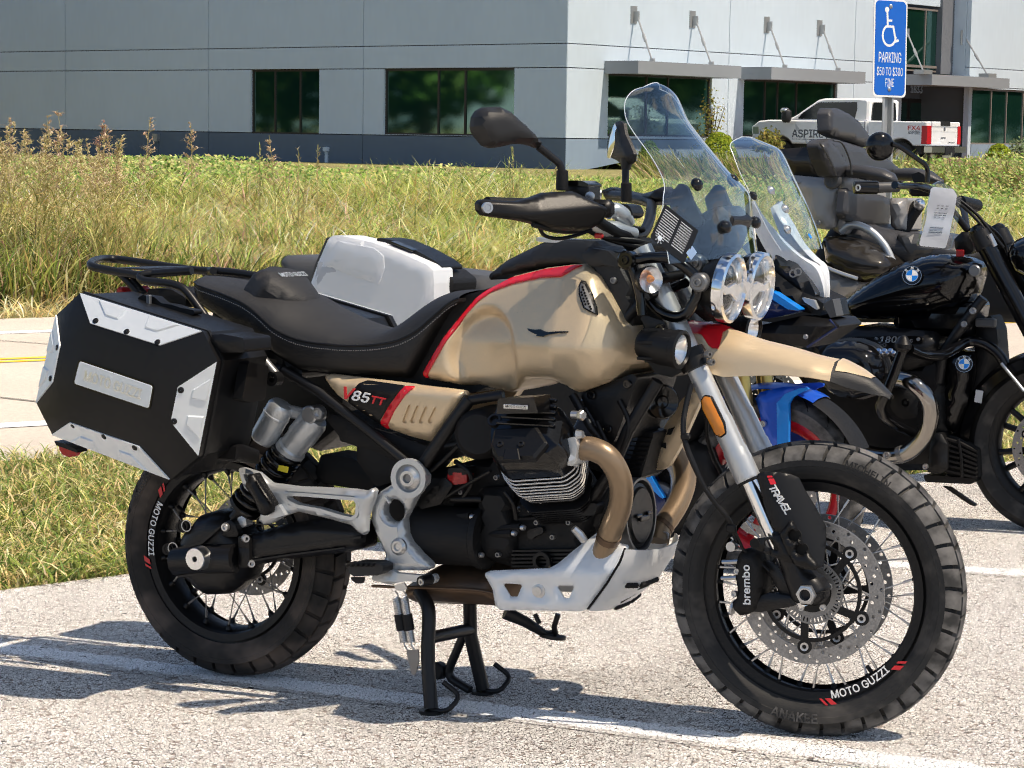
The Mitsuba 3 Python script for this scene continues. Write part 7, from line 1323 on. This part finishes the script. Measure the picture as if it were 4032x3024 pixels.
for q in ((962, 322), (1250, 325)): b2('engine_plate__screw', screw(p3('H', *q, yc-.187), (0, -1, 0), .007), 'steel', 30)
# right-hand cylinder, towards the viewer
CY = poly(xz('H', [(545, 400), (600, 360), (700, 340), (800, 345), (890, 378), (950, 430), (985, 520), (985, 620), (930, 700), (800, 740), (640, 720), (540, 620), (520, 500)], yc-.40), .02)
b2('cylinder_head', slab(CY, dome(yc-.42, .07, 1, .06), yc-.33, .02), 'black_gloss', 50)
for k in range(9): b2('cylinder_fin', slab(CY.buffer(-.004+.012*(k > 1)), yc-.322+k*.018, yc-.313+k*.018, .04), 'black_gloss' if k > 2 else 'steel_dark', 30)
b2('cylinder', slab(CY.buffer(-.02), yc-.34, yc-.1, .04), 'black_matt', 30); b2('far_cylinder', mirY(slab(CY, dome(yc-.42, .07, 1, .06), yc-.1, .04), yc), 'black_gloss', 50)
for k in range(6): b2('cylinder__chrome_stud', disc(p3('H', 985+k*20, 415+(k % 2)*14, yc-.30), (0, -1, .6), .010, .02, 10, .003), 'chrome', 30)
b2q('H', [(480, 640), (1000, 560), (1420, 420), (1440, 900), (1380, 1230), (900, 1240), (560, 1100)], yc-.14, yc+.14, 'black_satin', 'crankcase', .03, .04); b2('crankcase__bolt', screw(p3('H', 1165, 760, yc-.15), (0, -1, 0), .016, .008), 'black_gloss', 30); b2q('H', [(1060, 640), (1180, 620), (1260, 720), (1240, 880), (1120, 900), (1040, 800)], yc-.155, yc-.1, 'black_matt', 'alternator_cover', .02, .02)
b2('exhaust_pipe', tube(path('H', [(1050, 610, yc-.34), (1130, 600, yc-.38), (1230, 640, yc-.40), (1310, 730, yc-.39), (1335, 850, yc-.36), (1300, 980, yc-.32), (1220, 1075, yc-.28), (1130, 1120, yc-.26), (1000, 1125, yc-.25), (860, 1100, yc-.25)]), .0295, 20, sp=5), 'chrome_dark' if mat('chrome_dark', (.34, .32, .30), .07, 1.) else '', 60); b2('exhaust_pipe__clamp', [tube(path('H', [(1148, 1112, yc-.263), (1120, 1122, yc-.26)]), .032, 16)], 'steel_dark', 50); b2('exhaust_pipe__bolt', screw(p3('H', 1032, 1120, yc-.285), (0, -1, 0), .014, .008), 'steel', 30)
for k, q in enumerate(([(1145, 345, yc-.46), (1140, 400, yc-.46), (1085, 560, yc-.46), (1030, 690, yc-.46), (985, 780, yc-.44), (1010, 860, yc-.38), (1100, 920, yc-.30), (1205, 970, yc-.2)], [(1190, 395, yc-.44), (1290, 435, yc-.34), (1410, 440, yc-.25), (1500, 390, yc-.18), (1590, 335, yc-.1), (1700, 350, yc-.1), (1800, 420, yc-.1), (1850, 500, yc-.1)])): b2('engine_guard', tube(bent(path('H', q), .05), .019, 14), 'black_gloss', 60)
b2('engine_guard__knob', lathe([(.001, .04), (.012, .035), (.03, .008), (.03, -.006), (.02, -.02)], p3('H', 1145, 372, yc-.46), (.1, 0, 1), 20), 'black_satin', 30)
b2q('H', [(1405, 560), (1440, 430), (1510, 400), (1620, 420), (1612, 560), (1565, 800), (1490, 985), (1410, 930)], yc-.13, yc+.13, 'black_gloss', 'front_frame_cover', .01, .03); lo = p3('H', 1565, 495, yc-.135); roundel('front_frame_cover__roundel', lo, Rr, .032)
b2('front_frame_cover__label', slab(xz('H', [(1648, 670), (1698, 680), (1685, 765), (1635, 755)], yc-.10), yc-.103, yc-.10, .03), 'decal_grey_light', False)
b2q('H', [(1300, 1245), (1330, 980), (1395, 970), (1442, 1050), (1440, 1225), (1400, 1250)], yc-.20, yc-.05, 'black_satin', 'oil_cooler__cheek', .008, .02)
b2q('H', [(1400, 975), (1520, 1010), (1650, 1085), (1662, 1280), (1450, 1268)], yc-.13, yc+.1, 'hole_black', 'oil_cooler', .006, .01)
for k in range(7): b2('oil_cooler__slat', tube(path('H', [(1440, 1010+k*36, yc-.155), (1540, 1040+k*35, yc-.15), (1655, 1098+k*30, yc-.145)]), .007, 6), 'black_satin', 40)
b2('oil_cooler__rib', tube(path('H', [(1525, 1010, yc-.16), (1545, 1140, yc-.165), (1550, 1275, yc-.16)]), .006, 6), 'black_satin', 40); b2q('H', [(1270, 1260), (1660, 1290), (1600, 1325), (1290, 1310)], yc-.16, yc+.1, 'black_satin', 'lower_tray', .006, .02); b2('crankcase__sump_bolt', screw(p3('H', 1300, 1200, yc-.21), (0, -1, 0), .011, .008), 'steel', 30)
b2('side_stand', slab(poly(xz('H', [(1425, 1335), (1470, 1340), (1650, 1462), (1640, 1472), (1600, 1455)], yc-.1)), yc-.11, yc-.085, .03), 'black_satin', 30)
f0, f1 = p3('G', 1880, 1040, yc-.13), p3('G', 2300, 1830, yc-.13); fu = unit(f1-f0)
for s_ in (0, .26):
    o_ = f0+A([0, s_, 0]); b2('fork', tube([o_-fu*.03, o_+fu*.62], .033, 20), 'black_gloss', 60); b2('fork__collar', lathe([(.033, -.02), (.038, -.018), (.038, .04), (.034, .045)], o_, fu, 24), 'black_metal', 40); b2('fork__top_cap', lathe([(.001, -.045), (.02, -.045), (.03, -.035), (.033, -.02)], o_, fu, 20), 'black_gloss', 40); b2('fork__lower_leg', tube([o_+fu*.62, o_+fu*.95], .027, 16), 'black_satin', 50)
b2('steering_link', tube(path('H', [(1820, 490, yc-.15), (1977, 680, yc-.16)]), .006, 8), 'steel', 50)
CA = A([1.236, yc, .303]); cast_wheel(B2+'__front_wheel', CA, .325, .062, .245, 'black_satin', 8, .05, .15, False)
b2('front_mudguard', [xf(cat([lathe([(.335, -.095), (.352, -.075), (.360, 0), (.352, .075), (.335, .095)], (0, 0, 0), (0, 1, 0), 40, arc=(math.radians(-178), math.radians(-30))), lathe([(.300, -.098), (.335, -.095)], (0, 0, 0), (0, 1, 0), 40, arc=(math.radians(-178), math.radians(-30)))]), None, CA)], 'black_gloss', 60)
b2q('c', [(540, 560), (570, 530), (640, 505), (720, 540), (720, 700), (640, 720), (560, 680), (530, 620)], yc-.10, yc+.12, 'black_gloss', 'headlight', .03, .07)
# bars, mirror, levers
b2('handlebar', tube(path('G', [(925, 660, yc-.47), (1050, 660, yc-.44), (1240, 650, yc-.36), (1400, 650, yc-.26), (1520, 690, yc-.16), (1650, 830, yc-.08), (1770, 980, yc-.02)]), .0125, 10, sp=4), 'black_metal', 60); b2('handlebar__grip', tube(path('G', [(1040, 664, yc-.44), (1240, 655, yc-.36)]), .019, 14), 'dark_grey', 50); b2('handlebar__bar_end', lathe([(.001, -.012), (.022, -.01), (.0235, 0), (.0235, .07), (.02, .075)], p3('G', 925, 660, yc-.48), p3('G', 1050, 660, yc-.44)-p3('G', 925, 660, yc-.47), 22), 'black_gloss', 40); b2('handlebar__bar_end_screw', ring(p3('G', 938, 662, yc-.505), (-.5, -1, 0), .007, .012, .004, 14), 'steel', 40)
b2('brake_lever', tube(path('G', [(1215, 640, yc-.48), (1260, 650, yc-.44), (1380, 655, yc-.34), (1480, 680, yc-.25)]), [.014, .009, .012], 10, sp=4), 'black_gloss', 60); b2('brake_reservoir', [hull([p3('G', x, y, yc+k) for x, y in [(1340, 560), (1400, 540), (1440, 560), (1450, 620), (1360, 620)] for k in (-.25, -.18)])], 'black_satin', 30); b2('handlebar__clamp', [rbox(p3('G', 1440, 690, yc-.2), (.10, .05, .035), .01)], 'black_satin', 40); b2('handlebar__grip', tube(path('G', [(1720, 770, yc+.30), (1850, 800, yc+.42)]), .024, 14), 'black_satin', 50); b2('handlebar', tube(path('G', [(1770, 980, yc-.02), (1750, 850, yc+.12), (1720, 770, yc+.30)]), .0125, 10, sp=4), 'black_metal', 60)
mo = p3('G', 1105, 345, yc-.42); b2('mirror', lathe([(.001, -.028), (.03, -.026), (.046, -.014), (.051, 0), (.051, .008), (.047, .010), (.001, .010)], mo, (-.55, .75, .1), 36), 'black_gloss', 50); b2('mirror__glass', disc(mo+unit([-.55, .75, .1])*.010, (-.55, .75, .1), .046, .001, 32), 'mirror_glass', 40); b2('mirror__stem', tube(bent(path('G', [(1195, 325, yc-.42), (1260, 350, yc-.40), (1455, 485, yc-.33), (1470, 530, yc-.32), (1470, 620, yc-.32)]), .03), .0085, 10), 'black_gloss', 60)
for q in ([(1560, 690, yc-.2), (1700, 750, yc-.16), (1850, 870, yc-.14), (1960, 1010, yc-.13), (2050, 1120, yc-.1)], [(1480, 700, yc-.22), (1680, 770, yc-.18), (1800, 860, yc-.15), (1930, 1010, yc-.14), (2000, 1150, yc-.12)], [(1900, 930, yc-.1), (2000, 1010, yc-.05), (2060, 1100, yc), (2090, 1180, yc)]): b2('control_cable', tube(path('G', q), .006, 8, sp=5), 'black_satin', 60)
b2('cable_fitting', tube(path('G', [(1940, 1020, yc-.15), (1985, 1110, yc-.14)]), .011, 10), 'steel', 40); b2q('G', [(1660, 1060), (1720, 1000), (1800, 1010), (1810, 1150), (1740, 1180), (1670, 1140)], yc-.06, yc+.06, 'black_satin', 'steering_head', .01, .02); b2('ignition_switch', disc(p3('G', 1838, 1300, yc-.15), (0, -1, 0), .022, .02, 20, .004), 'steel_dark', 40); b2('ignition_tag', rbox(p3('G', 1718, 1165, yc-.08), (.03, .004, .025), .002), 'red_plastic', 30)
b2('frame_tube', tube(path('H', [(1700, 40, yc-.14), (1560, 220, yc-.14), (1420, 420, yc-.13), (1390, 620, yc-.12)]), .02, 12), 'black_metal', 60); b2('frame_tube__bolt', screw(p3('H', 1625, 130, yc-.165), (0, -1, 0), .013, .008), 'steel', 30); b2('frame_tube__bolt', screw(p3('H', 1565, 220, yc-.165), (0, -1, 0), .012, .008), 'steel', 30)
b2q('H', [(1640, 200), (1740, 160), (1780, 260), (1800, 500), (1700, 700), (1640, 900), (1580, 980), (1560, 800), (1620, 560)], yc-.06, yc+.1, 'black_matt', 'front_down_tube', .01, .02); b2('electrical_box', rbox(p3('H', 1715, 212, yc-.1), (.07, .04, .03), .004), 'dark_grey', 30)
b2('rear_seat', slab(poly(xz('H', [(-400, 60), (0, -60), (400, -80), (700, 60), (640, 300), (300, 420), (-300, 400)], yc), .03), yc-.15, yc+.15, .05), 'black_matt', 40)
rwl = CA-A([1.73, 0, .0]); cast_wheel(B2+'__rear_wheel', rwl, .320, .085, .22, 'black_satin', 8, 0, .14, False)
# the papers in their clear sleeve, hung on the bars
yd = yc-.34; Pd = Pl('G', (1400, 620), yd, (1720, 700), yd+.10)
sl = Pd.uv('G', [(1500, 640), (1560, 606), (1680, 690), (1722, 735), (1700, 900), (1640, 1142), (1385, 1120), (1440, 900), (1490, 700)])
scene['sleeve_film'] = {'type': 'thindielectric', 'specular_transmittance': {'type': 'rgb', 'value': [.80, .82, .85]}}
add('document_sleeve__film', xf(slab(poly(sl, .01), lambda x, z, d: -.009+.002*np.sin(z*40), .007, .03), Pd.R, Pd.o), 'sleeve_film', 40)
mat('paper', proc(lambda p, n, uv: mi.Color3f(.74, .74, .75)*(.90+.14*fbm(p.x*40, p.y*40, p.z*40, 3))), .8)
wav = lambda x, z, d: -.0015+.0025*np.sin(z*55+x*20)
add('document_sleeve__paper', xf(slab(poly(Pd.uv('G', [(1490, 665), (1520, 655), (1665, 672), (1692, 720), (1672, 850), (1608, 1128), (1400, 1108), (1455, 900)]), .008), wav, lambda x, z, d: wav(x, z, d)+.0006, .02), Pd.R, Pd.o), 'paper', 40)
for k, (y_, w_) in enumerate([(800, .035), (820, .03), (855, .05), (872, .045), (890, .02), (968, .06), (990, .055), (1003, .065)]):
    for j in range(3): q_ = Pd.p('G', 1575-(y_-800)*.28-30+j*34, y_+j*2, .0062); add('document_sleeve__print', xf(rbox((0, 0, 0), (w_*.27, .0006, .0025+.001*(k % 2)), .0002), Pd.R, q_), 'decal_grey', False)
lab('document_sleeve', 'printed paper in a clear plastic sleeve hanging from the black handlebar', 'document')
# ---- grey and black touring trike with a big pillion backrest
B3 = 'touring_motorcycle'; lab(B3, 'grey and black touring motorcycle with leather pillion backrest and armrests, behind the cruiser', 'motorcycle'); yt = 4.85
b3, b3q = maker(B3)
mat('touring_grey', (.30, .29, .28), .32, .25, clearcoat=.5); mat('brown_black', (.022, .018, .014), .14, .4, clearcoat=.9); mat('leather_black', (.035, .035, .038), .42, bump=(leather, .001, .0008))
def xslab(v, pts, x, dep, m, part, r=.02, b=.04, tilt=0., h=.02, z0=None):
    """a cushion whose face looks forward, on the plane x = const"""
    g = poly([(-(q[1]), q[2]) for q in [at(*px(v, a, c), (1, 0, 0), x) for a, c in pts]], r)
    m_ = slab(g, dome(-x, b), -x+dep, h); V_ = A(m_.vertices); zz = V_[:, 2].min() if z0 is None else z0
    m_.vertices = np.stack([-V_[:, 1]-tilt*(V_[:, 2]-zz), -V_[:, 0], V_[:, 2]], 1); return b3(part, m_, m, 55)
xb_ = p3('G', 860, 500, yt-.25)[0]
xslab('G', [(735, 240), (745, 90), (770, 50), (820, 48), (900, 85), (980, 150), (1035, 240), (1062, 330), (1000, 350), (900, 300), (800, 275)], xb_, .06, 'leather_black', 'backrest__headrest', .015, .014, .10)
xslab('G', [(690, 330), (730, 290), (800, 285), (1000, 345), (1180, 420), (1270, 500), (1330, 590), (1290, 640), (860, 600), (760, 570), (710, 450)], xb_+.02, .075, 'leather_black', 'backrest', .015, .016, .08)
xslab('G', [(690, 335), (740, 300), (790, 330), (860, 440), (885, 520), (870, 580), (760, 570), (715, 460)], xb_+.030, .03, 'leather_black', 'backrest__side_bolster', .02, .012, .08)
for q in ([(745, 300), (810, 320), (870, 450), (885, 560)], [(640, 320), (690, 400), (740, 500), (768, 566)]): b3('backrest__seam', tube([at(*px('G', a, c), (1, 0, 0), xb_+.085) for a, c in q], .004, 6, sp=4), 'dark_grey', 60)
b3q('G', [(300, 365), (480, 352), (600, 345), (645, 420), (705, 582), (560, 575), (420, 565), (330, 450)], yt-.36, yt+.3, 'brown_black', 'luggage_trunk', .012, .02); b3q('G', [(380, 560), (440, 566), (560, 577), (705, 588), (772, 640), (772, 720), (735, 965), (690, 985), (590, 972), (540, 840), (480, 700)], yt-.38, yt+.3, 'touring_grey', 'luggage_trunk__lower_shell', .012, .02)
b3('luggage_trunk__hinge', lathe([(.001, .012), (.010, .012), (.012, .008), (.028, .010), (.036, .004), (.036, -.02)], p3('G', 735, 606, yt-.41), (0, -1, 0), 24), 'dark_grey', 40); b3('luggage_trunk__screw', screw(p3('G', 628, 932, yt-.39), (0, -1, 0), .011), 'steel_dark', 30)
b3q('G', [(760, 580), (850, 575), (1025, 612), (900, 655), (830, 700), (790, 690)], yt-.38, yt-.33, 'touring_grey', 'armrest__bracket', .008, .015)
b3('armrest', loft([[q+A([0, w*math.cos(a)*.055, w*math.sin(a)*.030]) for a in np.linspace(0, 6.28, 13)[:-1]] for q, w in zip(path('G', [(850, 545, yt-.34), (870, 540, yt-.34), (1000, 545, yt-.34), (1140, 570, yt-.34), (1210, 595, yt-.34), (1235, 605, yt-.34)]), (.5, .95, 1, 1, .8, .2))]), 'leather_black', 60)
b3('armrest', loft([[q+A([0, w*math.cos(a)*.055, w*math.sin(a)*.030]) for a in np.linspace(0, 6.28, 13)[:-1]] for q, w in zip(path('G', [(850, 545, yt-.34), (1000, 545, yt-.34), (1140, 570, yt-.34), (1235, 605, yt-.34)])+A([0, .68, .0]), (.9, 1, 1, .3))]), 'leather_black', 60)
xslab('G', [(835, 860), (850, 680), (880, 660), (1150, 725), (1205, 755), (1180, 960), (1150, 1000), (1000, 960), (850, 900)], xb_+.05, .04, 'leather_black', 'lower_backrest', .015, .012, .0)
b3q('G', [(775, 700), (840, 680), (850, 880), (830, 960), (790, 1030), (720, 985), (750, 880)], yt-.33, yt-.1, 'touring_grey', 'seat_side', .01, .03); b3q('G', [(1160, 740), (1300, 740), (1290, 990), (1230, 1000), (1170, 960)], yt-.05, yt+.2, 'touring_grey', 'far_side', .01, .03)
b3q('G', [(780, 1040), (830, 960), (900, 930), (1010, 965), (1200, 1005), (1450, 1020), (1700, 1070), (1830, 1200), (1600, 1300), (1200, 1280), (1000, 1200)], yt-.22, yt+.22, 'leather_black', 'seat', .02, .08); b3q('G', [(1180, 1010), (1450, 1025), (1560, 1100), (1500, 1200), (1300, 1215)], yt-.235, yt-.1, 'dark_grey', 'seat__insert', .02, .04)
b3('grab_rail', tube(path('G', [(800, 1000, yt-.30), (860, 950, yt-.30), (950, 955, yt-.30), (1050, 1010, yt-.30), (1140, 1110, yt-.30), (1200, 1235, yt-.30)]), .017, 12, sp=4), 'alu_cast', 60)
b3q('G', [(610, 1030), (700, 1040), (860, 1070), (1000, 1125), (1120, 1200), (1190, 1270), (1100, 1350), (940, 1395), (780, 1350), (640, 1250)], yt-.45, yt+.3, 'brown_black', 'side_pannier', .02, .08); b3q('G', [(640, 1250), (780, 1345), (930, 1395), (900, 1450), (700, 1550), (620, 1450)], yt-.42, yt+.3, 'touring_grey', 'side_pannier__lower', .012, .03); b3('side_pannier__trim', tube(path('G', [(650, 1255, yt-.455), (780, 1310, yt-.46), (930, 1360, yt-.455)]), .008, 6, sp=3), 'alu_cast', 60)
b3q('G', [(700, 960), (1200, 1000), (1800, 1100), (2300, 1300), (2300, 1700), (600, 1700), (560, 1200)], yt-.15, yt+.15, 'black_matt', 'body', .03, .05)
b3('seat_belt_strap' if False else 'far_grip', tube(path('G', [(1270, 1010, yt), (1340, 880, yt+.02), (1400, 790, yt+.03)]), .03, 10), 'black_satin', 50); b3('far_grip__knob', lathe([(.001, .03), (.02, .02), (.026, 0), (.02, -.02)], p3('G', 1405, 790, yt-.02), (.3, -1, .2), 18), 'chrome', 50)
BT = A([p3('G', 900, 900, yt)[0]-.35, yt, .30]); cast_wheel(B3+'__rear_wheel', BT, .32, .1, .2, 'black_satin', 6, 0, .14, False); cast_wheel(B3+'__front_wheel', BT+A([1.75, 0, .0]), .31, .075, .2, 'black_satin', 6, 0, .14, False)
# ---- accessible parking sign
SD = 13.0; sc_ = at(3505, 190, (HD[0], HD[1], 0), HD@CAM[:2]+SD); th = math.radians(33); se = HR*math.cos(th)+HD*math.sin(th); sn = A([se[1], -se[0], 0]); se = A([*se, 0]); Rg = A([se, [0, 0, 1], sn]).T
pxm = FOC/SD; SW, SH = 142/pxm/math.cos(th)*1.02, 379/pxm
mat('sign_blue', (.004, .12, .56), .35); mat('sign_white', (.84, .85, .85), .4)
def sgb(part, g, z, h, m): return add('parking_sign__'+part, prism(g, Rg, sc_+sn*z, h), m, False)
rb_ = lambda k: sg.box(-SW/2+k, -SH/2+k, SW/2-k, SH/2-k).buffer(-.028).buffer(.028, quad_segs=6)
sgb('panel', rb_(0), -.004, .004, 'sign_white'); sgb('blue_face', rb_(.010), .0005, .001, 'sign_blue')
U_ = lambda x, y: ((x-1573)/172*SW, (229-y)/458*SH)           # in the pixels of view I
L_ = lambda pts, w: sg.LineString([U_(*q) for q in pts]).buffer(w*SW/172/2, cap_style=2, join_style=2)
sy = sg.Point(*U_(1552, 50)).buffer(11*SW/172).union(L_([(1553, 60), (1556, 92), (1557, 128), (1586, 128), (1600, 196), (1615, 190)], 9)).union(L_([(1556, 100), (1580, 100)], 8))
cw = A(U_(1566, 170)); rw_ = 34*SW/172; arc = [(cw[0]+rw_*math.cos(a)*1.0, cw[1]+rw_*math.sin(a)*1.15) for a in np.linspace(math.radians(118), math.radians(350), 30)]
sy = sy.union(sg.LineString(arc).buffer(4.5*SW/172))
sgb('wheelchair_symbol', sy, .0016, .0008, 'sign_white')
for t_, y_, h_, w_ in (('PARKING', 272, 48, 116), ('$50 TO $300', 338, 38, 134), ('FINE', 390, 38, 46)):
    hh_ = h_/458*SH; m_ = meshkit.text_mesh(t_, hh_, .0008, False); v_ = A(m_.vertices); ww = v_[:, 0].max()-v_[:, 0].min(); v_[:, 0] = (v_[:, 0]-v_[:, 0].min()-ww/2)*(w_/172*SW/ww); v_[:, 1] -= hh_/2; m_.vertices = v_
    add('parking_sign__lettering', xf(m_, Rg, sc_+Rg@A([*U_(1572, y_), .0016])), 'sign_white', False)
for y_ in (33, 420): a_, b_ = U_(1571, y_); add('parking_sign__bolt', lathe([(.001, .008), (.006, .008), (.010, .004), (.013, .003), (.013, 0)], sc_+Rg@A([a_, b_, .0015]), sn, 14), 'steel', 40)
zg = gz(sc_[0])-.3; ph_ = sc_[2]+SH/2-.02-zg
cs = sg.Polygon([(-.040, 0), (-.026, 0), (-.018, .024), (.018, .024), (.026, 0), (.040, 0), (.040, .004), (.029, .004), (.021, .028), (-.021, .028), (-.029, .004), (-.040, .004)])
add('parking_sign__post', xf(trimesh.creation.extrude_polygon(cs, ph_, engine='earcut'), A([se, -sn, [0, 0, 1]]).T, A([sc_[0], sc_[1], zg])-sn*.006), 'steel_galv', 30)
lab('parking_sign', 'blue and white accessible parking sign on a galvanised post', 'sign')
